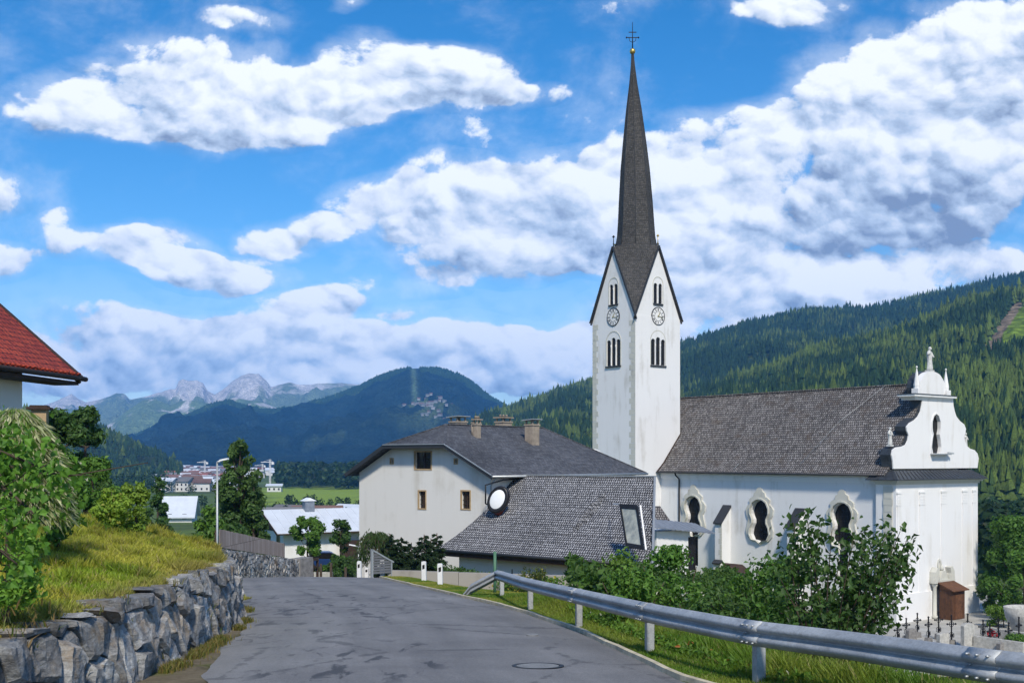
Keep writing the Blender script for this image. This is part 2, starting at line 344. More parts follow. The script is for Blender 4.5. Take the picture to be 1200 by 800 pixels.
b = NB('manhole_iron'); v = b.voro(b.geo(), 22, out='Distance', rnd=0.0); b.bump(v, .5, .01); b.fin(b.ramp(b.noise(b.geo(), 12, 6, .7), [(.3, (.17, .17, .165)), (.7, (.30, .295, .28))]), .6, .2)
def M(n): return MATS[n]
# ------------------------------------------------------------------ building helpers
def P(px, py, Y): return Vector(((px - CX) / F * Y, Y, (HY - py) / F * Y))
def frame(o, xdir, ydir=None):
    x = Vector((xdir[0], xdir[1], 0)).normalized(); y = Vector((-x.y, x.x, 0)) if ydir is None else Vector((ydir[0], ydir[1], 0)).normalized()
    m = Matrix.Identity(4)
    for i in range(3): m[i][0] = x[i]; m[i][1] = y[i]; m[i][3] = o[i]
    return m
def on_y(m, px, py, yl=0.0):
    """where the sight of a survey point meets the plane local y = yl of a frame: gives local (x, z)"""
    n = Vector((m[0][1], m[1][1], 0)); o = m @ Vector((0, yl, 0)); d = Vector(((px - CX) / F, 1, (HY - py) / F))
    t = n.dot(o) / n.dot(d); q = m.inverted() @ (d * t); return q.x, q.z
def on_x(m, px, py, xl=0.0):
    n = Vector((m[0][0], m[1][0], 0)); o = m @ Vector((xl, 0, 0)); d = Vector(((px - CX) / F, 1, (HY - py) / F))
    t = n.dot(o) / n.dot(d); q = m.inverted() @ (d * t); return q.y, q.z
WORLD = {}
def tag(o, label=None, cat=None, group=None, kind=None):
    if label: o['label'] = label
    if cat: o['category'] = cat
    if group: o['group'] = group
    if kind: o['kind'] = kind
    return o
def thing(name, label, cat, loc=(0, 0, 0), group=None, rz=0.0):
    o = bpy.data.objects.new(name, None); COL.objects.link(o); o.location = loc; o.rotation_euler = (0, 0, rz)
    WORLD[o.name] = Matrix.Translation(Vector(loc)) @ Matrix.Rotation(rz, 4, 'Z'); return tag(o, label, cat, group)
def auto_uv(me):
    nl = len(me.loops)
    if nl == 0: return
    uvl = me.uv_layers.new(name='UVMap'); co = np.empty(len(me.vertices) * 3); me.vertices.foreach_get('co', co); co = co.reshape(-1, 3)
    vi = np.empty(nl, np.int64); me.loops.foreach_get('vertex_index', vi)
    npol = len(me.polygons); nr = np.empty(npol * 3); me.polygons.foreach_get('normal', nr); nr = nr.reshape(-1, 3)
    ls = np.empty(npol, np.int64); lt = np.empty(npol, np.int64); me.polygons.foreach_get('loop_start', ls); me.polygons.foreach_get('loop_total', lt)
    pol = np.repeat(np.arange(npol), lt); n = nr[pol]
    t = np.stack([-n[:, 1], n[:, 0], np.zeros(len(n))], 1); ln = np.linalg.norm(t, axis=1); bad = ln < 1e-3
    t[bad] = (1, 0, 0); ln[bad] = 1; t /= ln[:, None]; bb = np.cross(n, t); c = co[vi]
    uv = np.stack([(c * t).sum(1), (c * bb).sum(1)], 1); uvl.data.foreach_set('uv', uv.ravel())
class MB:
    def __init__(s, m=None): s.v = []; s.f = []; s.mi = []; s.M = m; s.cur = 0; s.smooth_faces = []
    def add(s, vs, fs, smooth=False):
        b = len(s.v)
        for p in vs: s.v.append((s.M @ Vector(p)) if s.M is not None else Vector(p))
        for f in fs: s.f.append([b + i for i in f]); s.mi.append(s.cur); s.smooth_faces.append(smooth)
    def box(s, x0, x1, y0, y1, z0, z1):
        v = [(x0, y0, z0), (x1, y0, z0), (x1, y1, z0), (x0, y1, z0), (x0, y0, z1), (x1, y0, z1), (x1, y1, z1), (x0, y1, z1)]
        s.add(v, [(3, 2, 1, 0), (4, 5, 6, 7), (0, 1, 5, 4), (1, 2, 6, 5), (2, 3, 7, 6), (3, 0, 4, 7)])
    def bar(s, a, b, w, h, up=(0, 0, 1)):
        a = Vector(a); b = Vector(b); d = (b - a).normalized(); sx = d.cross(Vector(up))
        if sx.length < 1e-4: sx = d.cross(Vector((0, 1, 0)))
        sx.normalize(); u = sx.cross(d); v = []
        for p in (a, b):
            for i, j in ((-1, -1), (1, -1), (1, 1), (-1, 1)): v.append(p + sx * i * w / 2 + u * j * h / 2)
        s.add(v, [(3, 2, 1, 0), (4, 5, 6, 7), (0, 1, 5, 4), (1, 2, 6, 5), (2, 3, 7, 6), (3, 0, 4, 7)])
    def tube(s, pts, rs, n=8, cap=True, smooth=True):
        pts = [Vector(p) for p in pts]
        if not hasattr(rs, '__len__'): rs = [rs] * len(pts)
        vs = []; fs = []; prev = None
        for i, p in enumerate(pts):
            d = (pts[min(i + 1, len(pts) - 1)] - pts[max(i - 1, 0)]).normalized()
            if prev is None: sx = d.cross(Vector((0, 0, 1))); sx = sx if sx.length > .05 else d.cross(Vector((1, 0, 0)))
            else: sx = prev - d * prev.dot(d)
            sx.normalize(); prev = sx; u = sx.cross(d)
            for k in range(n):
                a = 2 * math.pi * k / n; vs.append(p + (sx * math.cos(a) + u * math.sin(a)) * rs[i])
        for i in range(len(pts) - 1):
            for k in range(n): fs.append((i * n + k, i * n + (k + 1) % n, (i + 1) * n + (k + 1) % n, (i + 1) * n + k))
        if cap: fs.append(tuple(reversed(range(n)))); fs.append(tuple(range((len(pts) - 1) * n, len(pts) * n)))
        s.add(vs, fs, smooth)
    def lathe(s, c, prof, n=16, sq=(1, 1), smooth=True):
        vs = []; fs = []
        for r, z in prof:
            for k in range(n): a = 2 * math.pi * k / n; vs.append((c[0] + r * sq[0] * math.cos(a), c[1] + r * sq[1] * math.sin(a), c[2] + z))
        for i in range(len(prof) - 1):
            for k in range(n): fs.append((i * n + k, i * n + (k + 1) % n, (i + 1) * n + (k + 1) % n, (i + 1) * n + k))
        fs.append(tuple(reversed(range(n)))); fs.append(tuple(range((len(prof) - 1) * n, len(prof) * n))); s.add(vs, fs, smooth)
    def prism(s, poly, axis, a, b):
        """poly: 2D points; axis 'y': (x,z) swept over y a..b; 'x': (y,z); 'z': (x,y)"""
        def mk(p, t): return {'y': (p[0], t, p[1]), 'x': (t, p[0], p[1]), 'z': (p[0], p[1], t)}[axis]
        n = len(poly); v = [mk(p, a) for p in poly] + [mk(p, b) for p in poly]
        s.add(v, [tuple(range(n)), tuple(reversed(range(n, 2 * n)))] + [(i + n, (i + 1) % n + n, (i + 1) % n, i) for i in range(n)])
    def ring(s, outer, inner, axis, a, b):
        def mk(p, t): return {'y': (p[0], t, p[1]), 'x': (t, p[0], p[1]), 'z': (p[0], p[1], t)}[axis]
        n = len(outer); v = [mk(p, t) for t in (a, b) for q in (outer, inner) for p in q]; fs = []
        for i in range(n):
            j = (i + 1) % n
            fs += [(i, j, n + j, n + i), (2 * n + i, 3 * n + i, 3 * n + j, 2 * n + j), (i, 2 * n + i, 2 * n + j, j), (n + i, n + j, 3 * n + j, 3 * n + i)]
        s.add(v, fs)
    def build(s, name, mats, parent=None, origin=None, recalc=True, bevel=0):
        me = bpy.data.meshes.new(name)
        W = Matrix.Identity(4)
        if parent is not None: W = WORLD[parent.name]
        elif origin is None and s.v:
            a = np.array([tuple(v) for v in s.v]); origin = ((a[:, 0].min() + a[:, 0].max()) / 2, (a[:, 1].min() + a[:, 1].max()) / 2, a[:, 2].min())
        if parent is None: W = Matrix.Translation(Vector(origin))
        Wi = W.inverted(); me.from_pydata([Wi @ v for v in s.v], [], s.f)
        if not isinstance(mats, (list, tuple)): mats = [mats]
        for m_ in mats: me.materials.append(MATS[m_])
        if len(mats) > 1: me.polygons.foreach_set('material_index', s.mi)
        if any(s.smooth_faces): me.polygons.foreach_set('use_smooth', s.smooth_faces)
        if recalc or bevel:
            bm = bmesh.new(); bm.from_mesh(me)
            if recalc: bmesh.ops.recalc_face_normals(bm, faces=bm.faces)
            if bevel:
                es = [e for e in bm.edges if len(e.link_faces) == 2 and e.calc_face_angle(0) > .5]
                bmesh.ops.bevel(bm, geom=es, offset=bevel, segments=1, affect='EDGES', profile=.5)
            bm.to_mesh(me); bm.free()
        me.update(); auto_uv(me)
        o = bpy.data.objects.new(name, me); COL.objects.link(o)
        if parent is not None: o.parent = parent
        else: o.location = origin
        WORLD[o.name] = W.copy()
        return o
def raw_mesh(name, verts, faces_flat, nper, mat, cols=None, parent=None, origin=(0, 0, 0), smooth=False):
    """fast mesh from arrays; faces_flat (n, nper)"""
    me = bpy.data.meshes.new(name); W = WORLD[parent.name] if parent is not None else Matrix.Translation(Vector(origin))
    Wi = np.array(W.inverted()); v = verts @ Wi[:3, :3].T + Wi[:3, 3]
    nf = len(faces_flat); me.vertices.add(len(v)); me.vertices.foreach_set('co', v.astype(np.float32).ravel())
    me.loops.add(nf * nper); me.loops.foreach_set('vertex_index', faces_flat.astype(np.int32).ravel())
    me.polygons.add(nf); me.polygons.foreach_set('loop_start', np.arange(nf, dtype=np.int32) * nper)
    try: me.polygons.foreach_set('loop_total', np.full(nf, nper, np.int32))
    except Exception: pass
    me.polygons.foreach_set('use_smooth', np.full(nf, smooth))
    me.update(calc_edges=True); me.validate()
    me.materials.append(MATS[mat])
    if cols is not None:
        a = me.attributes.new('Col', 'FLOAT_COLOR', 'POINT'); c = np.ones((len(v), 4), np.float32); c[:, :3] = cols; a.data.foreach_set('color', c.ravel())
    o = bpy.data.objects.new(name, me); COL.objects.link(o)
    if parent is not None: o.parent = parent
    else: o.location = origin
    WORLD[o.name] = W.copy(); return o
def cut(obj, cutters):
    """real openings: subtract solids (MB given in world space) from obj"""
    objs = []
    for c in cutters:
        me = bpy.data.meshes.new('cutter'); Wi = WORLD[obj.name].inverted(); me.from_pydata([Wi @ v for v in c.v], [], c.f)
        bm = bmesh.new(); bm.from_mesh(me); bmesh.ops.recalc_face_normals(bm, faces=bm.faces); bm.to_mesh(me); bm.free()
        k = bpy.data.objects.new('cutter', me); COL.objects.link(k)
        if obj.parent: k.parent = obj.parent
        else: k.location = obj.location
        md = obj.modifiers.new('cut', 'BOOLEAN'); md.operation = 'DIFFERENCE'; md.solver = 'EXACT'; md.object = k; objs.append(k)
    bpy.context.view_layer.update(); dg = bpy.context.evaluated_depsgraph_get()
    me = bpy.data.meshes.new_from_object(obj.evaluated_get(dg)); obj.modifiers.clear(); old = obj.data; obj.data = me
    for k in objs: bpy.data.objects.remove(k, do_unlink=True)
    while me.uv_layers: me.uv_layers.remove(me.uv_layers[0])
    me.update(); auto_uv(me)
def resample(pts, n):
    pts = [Vector((p[0], p[1])) for p in pts]; L = [0]
    for a, b in zip(pts, pts[1:]): L.append(L[-1] + (b - a).length)
    out = []
    for k in range(n):
        t = L[-1] * k / (n - 1); i = 0
        while i < len(L) - 2 and L[i + 1] < t: i += 1
        f = (t - L[i]) / max(1e-9, L[i + 1] - L[i]); q = pts[i].lerp(pts[i + 1], f); out.append((q.x, q.y))
    return out
def sym(half, n=24, c=(0, 0), sx=1.0, sz=1.0):
    """closed outline from a half profile running bottom centre -> top centre"""
    h = resample(half, n); r = [(c[0] + x * sx, c[1] + z * sz) for x, z in h]; l = [(c[0] - x * sx, c[1] + z * sz) for x, z in reversed(h[1:-1])]
    return r + l
def arch(w, h, n=8, x=0, z=0, pointed=False):
    """round-headed opening, bottom centre at x,z"""
    r = w / 2; p = [(x + r, z)] + [(x + r * math.cos(math.pi * k / n), z + h - r + r * math.sin(math.pi * k / n)) for k in range(n + 1)] + [(x - r, z)]
    return p
def catmull(pts, n=6):
    pts = [Vector(p) for p in pts]; out = []
    for i in range(len(pts) - 1):
        p0 = pts[max(i - 1, 0)]; p1 = pts[i]; p2 = pts[i + 1]; p3 = pts[min(i + 2, len(pts) - 1)]
        for k in range(n):
            t = k / n; out.append(.5 * ((2 * p1) + (p2 - p0) * t + (2 * p0 - 5 * p1 + 4 * p2 - p3) * t * t + (3 * p1 - p0 - 3 * p2 + p3) * t ** 3))
    out.append(pts[-1]); return out

# ------------------------------------------------------------------ the lie of the land (eye level is z = 0)
def ip(x, tab): return np.interp(x, [t[0] for t in tab], [t[1] for t in tab])
T_BASE = [(-400, 24), (0, -1.68), (45, -4.83), (60, -6.5), (75, -8.3), (110, -9.8), (200, -14), (300, -16.8), (500, -20), (700, -22), (9000, -22)]
T_L = [(-300, -2.9), (10, -3.35), (12.7, -3.5), (14.4, -3.95), (19.3, -4.75), (21.2, -5.07), (24.5, -5.9), (31.6, -7.7), (45, -10.9), (60, -11.3), (90, -10)]
T_R = [(-300, 6.5), (0, 6.5), (8.8, 3.4), (12.9, 1.95), (15.6, 1.66), (19.5, 1.15), (25.7, -.02), (35.2, -2.7), (45, -5.4), (60, -7.2), (90, -6)]
T_W = [(-300, -4.4), (5, -4.4), (9.3, -4.3), (12.1, -4.3), (14.8, -4.48), (19.3, -4.98), (21.2, -5.25), (23.1, -5.65), (25, -6.15), (27, -6.75)]
T_WT = [(-20, -1.0), (5, -1.5), (9.3, -1.56), (12, -1.62), (15, -1.70), (19, -1.9), (23, -2.1), (26, -2.3), (28, -2.5)]
T_RX = [(-300, 9), (0, 8), (8.8, 4.7), (12.2, 3.2), (16, 2.4), (20, 1.9), (25, 1.4), (30, 1.5), (35, 4), (42, 8), (50, 9.5), (65, 11), (120, 14)]
T_G = [(0, 0), (1.7, .45), (3, .68), (4, .88), (6, 1.2), (14, 1.75), (40, 3.0)]
def base(Y): return ip(Y, T_BASE)
def land(x, y):
    x = np.asarray(x, float); y = np.asarray(y, float)
    b = base(y); z = b + .0 * x
    # right: fall to the churchyard terrace
    fl = np.minimum(-13.6, b - 1.0 + 0 * x); drop = b - .5 * np.maximum(x - ip(y, T_RX), 0)
    fl = np.where(y > 118, np.minimum(-13.6 - .03 * (y - 118), b), fl); fl = np.maximum(fl, -22.0)
    zr = np.maximum(drop, fl); z = np.where(x > ip(y, T_RX), zr, z)
    # left bank above the boulder wall
    d = np.maximum(ip(y, T_W) - .35 - x, 0)
    yy = np.minimum(y, 25.0); d25 = np.maximum(ip(yy, T_W) - .35 - x, 0)
    bank = ip(yy, T_WT) - .12 + ip(d25, T_G) * np.clip(yy / 25, .25, 1) + (fbm(x * .5, y * .5, 3) - .5) * .25
    beyond = np.maximum(y - 25, 0); pl = sstep(.355, .42, -x / np.maximum(y, 1))
    low = np.maximum(bank - .38 * beyond, b + np.where(y < 62, 1.1, 0)); high = bank - .055 * beyond
    lb = low * (1 - pl) + high * pl; k = sstep(62, 95, y); lb = lb * (1 - k) + b * k
    zl = np.where(y < 27, np.where(d > 0, bank, b + .0), np.where(x < np.minimum(ip(y, T_L) - 1.0, np.where(y < 50, -.268 * y, np.where(y < 63, -12.95, 99))), lb, b))
    z = np.where(x < np.minimum(ip(y, T_L) - .3, -1), zl, z)
    # under the carriageway the sheet sits a hand lower
    on = (x > ip(y, T_L) + .05) & (x < ip(y, T_R) - .05) & (y < 90)
    z = np.where(on, b - .06, z)
    z = z - np.where(x > ip(y, T_R), .75 * sstep(.8, 4.5, x - ip(y, T_R)) * sstep(30, 42, y) * (1 - sstep(60, 80, y)), 0)
    far = sstep(120, 400, y) * (fbm(x * .01, y * .01, 9) - .5) * 3
    return z + far
def zat(x, y): return float(land(np.array([x]), np.array([y]))[0])
def land_cover(x, y, z):
    c = np.zeros(x.shape + (3,)); n = fbm(x * .25, y * .25, 5); n2 = fbm(x * 1.1, y * 1.1, 8)
    dry = np.array([.22, .165, .055]); gr = np.array([.12, .15, .025]); dk = np.array([.045, .065, .02]); soil = np.array([.12, .085, .045])
    t = sstep(.38, .62, n)[..., None]; bank = gr * (1 - t) + dry * t
    t2 = sstep(.6, .75, n2)[..., None]; bank = bank * (1 - .5 * t2) + soil * .5 * t2
    c[:] = dk
    left = (x < ip(y, T_L)) & (y < 30); c[left] = bank[left]; foot = (x > ip(y, T_W) - .1) & (x < ip(y, T_L) + .1) & (y < 30); c[foot] = (np.array([.15, .125, .085]) * (1 - t2) + np.array([.10, .12, .03]) * t2)[foot]
    right = (x > ip(y, T_R)) & (y < 60); v = gr * .75 * (1 - t) + dry * .7 * t; c[right] = v[right]
    # valley: meadows, woods floor
    far = y > 95; v = np.array([.10, .15, .035]) * (1 - t) + np.array([.06, .085, .03]) * t; c[far] = v[far]
    u = x / np.maximum(y, 1); mead = (y > 470) & (y < 860) & (u > -.232) & (u < -.13); c[mead] = np.array([.20, .28, .035])
    md2 = (y > 1500) & (u < -.26); c[md2] = np.array([.20, .26, .09])
    return c
def axis(segs):
    out = []
    for a, b, s in segs: out += list(np.arange(a, b, s))
    return np.array(out + [segs[-1][1]])
xs = np.concatenate([-np.geomspace(5200, 41, 46), axis([(-40, -16, 1.0), (-16, 8, .2), (8, 40, 1.0)]), np.geomspace(41, 5200, 46)])
ys = np.concatenate([-np.geomspace(300, 11, 8), axis([(-10, 4, 1.0), (4, 32, .25), (32, 64, .6), (64, 130, 2.5)]), np.geomspace(133, 7600, 70)])
def grid_faces(nu, nv):
    i = np.arange(nu - 1)[:, None]; j = np.arange(nv - 1)[None, :]; a = i * nv + j
    return np.stack([a, a + nv, a + nv + 1, a + 1], -1).reshape(-1, 4)
Xg, Yg = np.meshgrid(xs, ys, indexing='ij'); Zg = land(Xg, Yg)
g = raw_mesh('ground', np.stack([Xg, Yg, Zg], -1).reshape(-1, 3), grid_faces(len(xs), len(ys)), 4, 'ground_cover', land_cover(Xg, Yg, Zg).reshape(-1, 3), smooth=True)
tag(g, kind='structure')

# road sheet
ry = axis([(-14, 8, 1.0), (8, 46, .2), (46, 90, 2.0)]); rv = []; NW = 14
for y in ry:
    l, r = float(ip(y, T_L)), float(ip(y, T_R)); l += (float(fbm(y * .9, 0, 4)) - .5) * .22; z = float(base(y))
    for k in range(NW + 1):
        t = k / NW; rv.append((l + (r - l) * t, y, z + .012 * math.sin(math.pi * t) * 3))
rd = raw_mesh('road', np.array(rv), grid_faces(len(ry), NW + 1), 4, 'asphalt', smooth=True)
rl = rd.data.uv_layers.new(name='UVMap'); vi = np.empty(len(rd.data.loops), np.int64); rd.data.loops.foreach_get('vertex_index', vi)
arr = np.array(rv); uu = (np.arange(len(rv)) % (NW + 1)) / NW * 5.5
rl.data.foreach_set('uv', np.stack([uu[vi], arr[vi, 1]], 1).ravel()); tag(rd, kind='structure')
# pale narrow kerb along the right edge
mb = MB(); path = []
for y in axis([(6, 46, .7), (46, 60, 2)]):
    wob = (float(fbm(y * .8, 3, 6)) - .5) * .16; path.append((float(ip(y, T_R)) + .05 + wob, y, float(base(y))))
vs = []; fs = []
for i, (x, y, z) in enumerate(path): vs += [(x - .045, y, z - .05), (x - .035, y, z + .06), (x + .035, y, z + .065), (x + .05, y, z - .05)]
for i in range(len(path) - 1):
    for k in range(3): fs.append((i * 4 + k, i * 4 + k + 1, i * 4 + k + 5, i * 4 + k + 4))
mb.add(vs, fs); simple('pale_kerb', (.52, .46, .33), .85, 0, .3, 4, bmp=.4); tag(mb.build('kerb', 'pale_kerb'), kind='structure')
# churchyard paving and the path at its right
mb = MB(); pts = [(22, 70), (60, 70), (64, 112), (45, 112), (38, 96), (30, 90), (22, 88)]
mb.prism(pts, 'z', -13.75, -13.545); tag(mb.build('churchyard_paving', 'gravel_paving'), kind='structure')
mb = MB(); mb.add([(170, 405, -15), (330, 420, -15), (330, 430, -15), (170, 415, -15)], [(0, 1, 2, 3)])
for i, v in enumerate(mb.v): mb.v[i] = Vector((v.x, v.y, zat(v.x, v.y) + 1.2))
mb2 = MB(); q = [(v.x, v.y, v.z) for v in mb.v]; mb2.add(q + [(a, b_, c - 3) for a, b_, c in q], [(0, 1, 2, 3), (0, 1, 5, 4), (1, 2, 6, 5), (2, 3, 7, 6), (3, 0, 4, 7)])
tag(mb2.build('far_road', 'gravel_paving'), kind='structure')

# ------------------------------------------------------------------ hills and mountains
class Ridge:
    def __init__(s, sil, Yc, Yf, zf, p=1.3, amp=20, seed=0, pxr=None, Yc2=None, crest=.15, gul=30, jag=0, drop=0):
        s.jag = jag; s.drop = drop
        s.sil = sil; s.Yc = Yc; s.Yf = Yf; s.zf = zf; s.p = p; s.amp = amp; s.seed = seed; s.Yc2 = Yc2 or Yc; s.crest = crest; s.gul = gul
        s.r = pxr or (sil[0][0], sil[-1][0])
    def at(s, px, v):
        px = np.asarray(px, float); v = np.asarray(v, float); t = (px - s.r[0]) / (s.r[1] - s.r[0])
        Yc = s.Yc + (s.Yc2 - s.Yc) * t; py = ip(px, s.sil) - (ridged(px / 13.0, px * 0 + 3.3, s.seed, 5) - .6) * s.jag; zc = (HY - py) / F * Yc - s.drop
        vv = np.clip(v, 0, 1); Y = s.Yf + (Yc - s.Yf) * v; z = s.zf + (zc - s.zf) * vv ** s.p
        bk = np.maximum(v - 1, 0); z = z - bk * (zc - s.zf) * .9
        X = (px - CX) / F * Y
        env = (4 * vv * (1 - vv)) * .9 + s.crest * vv
        d = (ridged(X / (s.gul * 9), Y / (s.gul * 22), s.seed, 5) - .55) * s.amp * 1.6 + (fbm(X / (s.gul * 3), Y / (s.gul * 3), s.seed + 40, 5) - .5) * s.amp
        z = z + d * env
        return X, Y, z
    def mesh(s, name, nu, nv, colf, back=1.25):
        pxs = np.linspace(s.r[0], s.r[1], nu); vs = np.concatenate([np.linspace(0, 1, nv), [1.06, back]])
        U, V = np.meshgrid(pxs, vs, indexing='ij'); X, Y, Z = s.at(U, V)
        o = raw_mesh(name, np.stack([X, Y, Z], -1).reshape(-1, 3), grid_faces(nu, len(vs)), 4, 'mountain', colf(U, np.clip(V, 0, 1), X, Y, Z).reshape(-1, 3), smooth=True)
        return tag(o, kind='structure')
def blend(a, b, t): t = np.asarray(t)[..., None]; return np.array(a) * (1 - t) + np.array(b) * t
DKF = (.008, .020, .020)
# far limestone peaks
r_peak = Ridge([(-60, 500), (20, 486), (60, 472), (84, 462), (100, 472), (120, 468), (136, 461), (145, 461), (152, 469), (165, 466), (180, 462), (196, 457), (206, 456), (209, 447), (214, 444), (221, 446), (231, 445), (238, 449), (243, 458), (252, 462), (262, 456),
                (272, 447), (284, 440), (292, 438), (303, 438), (312, 446), (318, 454), (326, 451), (340, 448), (352, 451), (372, 449), (400, 449), (430, 452), (480, 470), (560, 500)], 6600, 4300, -22, 1.25, 130, 11, crest=.05, gul=26, jag=1.8)
def c_peak(U, V, X, Y, Z):
    n = ridged(X / 170, Y / 380, 21, 6); n2 = fbm(X / 90, Y / 90, 5, 6)
    rock = np.array([.68, .64, .60]); green = np.array([.20, .25, .12])
    high = np.exp(-((U - 292) / 34) ** 2) * .32 + np.exp(-((U - 222) / 24) ** 2) * .34 + np.exp(-((U - 148) / 12) ** 2) * .12 + np.exp(-((U - 75) / 40) ** 2) * .3
    t = sstep(.80, .93, V * .82 + high * V + (n - .55) * .45 + (n2 - .5) * .22); return green * (1 - t[..., None]) + rock * t[..., None] * (0.75 + .6 * n2[..., None])
r_peak.mesh('distant_peaks', 420, 90, c_peak)
r_alp = Ridge([(60, 540), (110, 515), (125, 500), (150, 480), (168, 469), (182, 468), (200, 474), (220, 468), (250, 474), (275, 466), (300, 470), (330, 480), (360, 490), (460, 520)], 5000, 3600, -22, 1.2, 80, 23, crest=.06, gul=20, jag=1.2)
def c_alp(U, V, X, Y, Z):
    n = ridged(X / 120, Y / 330, 31, 6); t = sstep(.66, .76, n * (.62 + .38 * V)); return blend((.19, .26, .10), (.68, .65, .60), t)
r_alp.mesh('green_foothills', 260, 60, c_alp)
# long dark blue mountain under cloud
r_blue = Ridge([(60, 545), (110, 533), (156, 513), (185, 501), (210, 491), (232, 481), (246, 474.5), (271, 470), (280, 475), (288, 477), (305, 481), (321, 482), (348, 479), (375, 470), (400, 461), (420, 454), (440, 444), (455, 438), (475, 433), (492, 431.5),
                (510, 432), (525, 434), (540, 440), (555, 450), (575, 465), (595, 477), (640, 505), (700, 535)], 3700, 2050, -22, 1.15, 85, 51, crest=.06, gul=22, jag=1.2)
def c_blue(U, V, X, Y, Z):
    n = fbm(X / 60, Y / 60, 61, 5); c = blend(DKF, (.018, .034, .028), sstep(.35, .65, n))
    piste = np.exp(-((U - (484 + 5 * (1 - V))) / 3.2) ** 2) * (V > .45); c = c + piste[..., None] * np.array([.10, .15, .07])
    m = np.exp(-(((U - 492 - (V - .45) * -60) / 34) ** 2) - ((V - .45) / .10) ** 2) * (fbm(X / 40, Y / 90, 77, 4) > .42); c = c * (1 - m[..., None]) + m[..., None] * np.array([.15, .21, .075])
    m2 = np.exp(-(((U - 150) / 40) ** 2) - ((V - .12) / .1) ** 2) + np.exp(-(((U - 400) / 60) ** 2) - ((V - .30) / .03) ** 2) * .5; m2 = m2 * (fbm(X / 50, Y / 120, 79, 4) > .5)
    return c * (1 - m2[..., None] * .5) + m2[..., None] * .5 * np.array([.14, .2, .08])
r_blue.mesh('blue_mountain', 360, 90, c_blue)
# wooded spur at the left
r_left = Ridge([(-120, 470), (-20, 478), (40, 484), (70, 490), (100, 498), (125, 505), (150, 518), (175, 532), (198, 545), (215, 552)], 1300, 950, -22, 1.1, 22, 71, crest=.1, gul=7)
r_left.mesh('wooded_spur', 120, 36, lambda U, V, X, Y, Z: blend((.022, .038, .02), (.05, .075, .035), sstep(.45, .6, fbm(X / 40, Y / 40, 3))))
# big forested slopes at the right
r_far = Ridge([(520, 520), (545, 500), (565, 488), (590, 480), (610, 472), (640, 462), (665, 453), (690, 446), (720, 435), (760, 418), (800, 401), (840, 389), (880, 375), (915, 368), (950, 361), (985, 360), (1020, 358), (1060, 350), (1090, 341), (1130, 336), (1165, 326), (1200, 320), (1290, 300)], 1650, 520, -22, 1.25, 34, 81, crest=.06, gul=11, Yc2=2300, drop=9)
r_far.mesh('far_forest_slope', 220, 70, lambda U, V, X, Y, Z: blend((.03, .05, .02), (.06, .09, .03), sstep(.4, .6, fbm(X / 60, Y / 60, 3))))
r_near = Ridge([(620, 556), (700, 528), (760, 497), (800, 468), (830, 457), (850, 447), (880, 438), (910, 428), (940, 412), (970, 404), (1000, 399), (1030, 391), (1060, 384), (1090, 371), (1120, 356), (1150, 347), (1180, 340), (1200, 336), (1260, 322), (1330, 300)], 1000, 330, -21, 1.2, 16, 91, crest=.06, gul=8, Yc2=1150, drop=8)
def meadow_mask(U, V): q = U - (1155 + (V - .57) * 115); return (q > 5) & (q < 110) & (V > .56) & (V < .89)
def scar_mask(U, V): q = U - (1155 + (V - .57) * 115); return (np.abs(q) < 7) & (V > .55) & (V < .94)
def c_near(U, V, X, Y, Z):
    c = blend((.03, .05, .02), (.055, .08, .03), sstep(.4, .6, fbm(X / 30, Y / 30, 3))); mm = meadow_mask(U, V); c[mm] = (.20, .30, .03)
    sc = scar_mask(U, V); c[sc] = (.30, .24, .17); return c
r_near.mesh('near_forest_slope', 300, 110, c_near)
# ------------------------------------------------------------------ the church
TH = math.atan(1000 / F); AX = (-math.sin(TH), math.cos(TH)); AC = (math.cos(TH), math.sin(TH))
CM = frame((31.5, 91.0, 0), AC); CL = 27.2; CWD = 12.5; GZ = -13.55
church = thing('church', 'white baroque parish church with a long brown shingled roof, beside the tall pointed tower', 'church', CM @ Vector((6, 14, GZ)), rz=math.atan2(AC[1], AC[0]))
EZ = -1.35; RZ = 6.45
# body: nave + facade block, real window openings
mb = MB(CM); mb.prism([(0.3, GZ - .6), (12.2, GZ - .6), (12.2, EZ), (6.25, RZ - .35), (0.3, EZ)], 'y', 1.5, 34)
body = mb.build('nave_wall', 'white_plaster', church)
half_out = [(0, 0), (.45, .25), (1.0, .3), (1.45, .7), (1.6, 1.3), (1.4, 1.95), (1.3, 2.4), (1.52, 2.75), (1.6, 3.3), (1.32, 3.65), (1.12, 3.7), (1.2, 4.15), (.95, 4.35), (.7, 4.42), (.62, 4.8), (.36, 4.88), (.3, 5.2), (0, 5.32)]
half_in = [(0, .12), (.34, .36), (.85, .42), (1.12, .95), (1.02, 1.5), (.78, 1.95), (.78, 2.3), (1.02, 2.75), (1.02, 3.25), (.76, 3.78), (.34, 4.05), (0, 4.1)]
half_in_tall = [(0, -2.7), (.55, -2.7), (.55, .55)] + half_in[3:]
WINS = [(22.7, -7.85, True), (14.4, -7.95, False), (5.4, -7.95, True)]
cs = []
for yc, zb, tall in WINS:
    c = MB(CM); c.prism(sym(half_in_tall if tall else half_in, 30, (yc, zb)), 'x', -.2, .82); cs.append(c)
cut(body, cs)
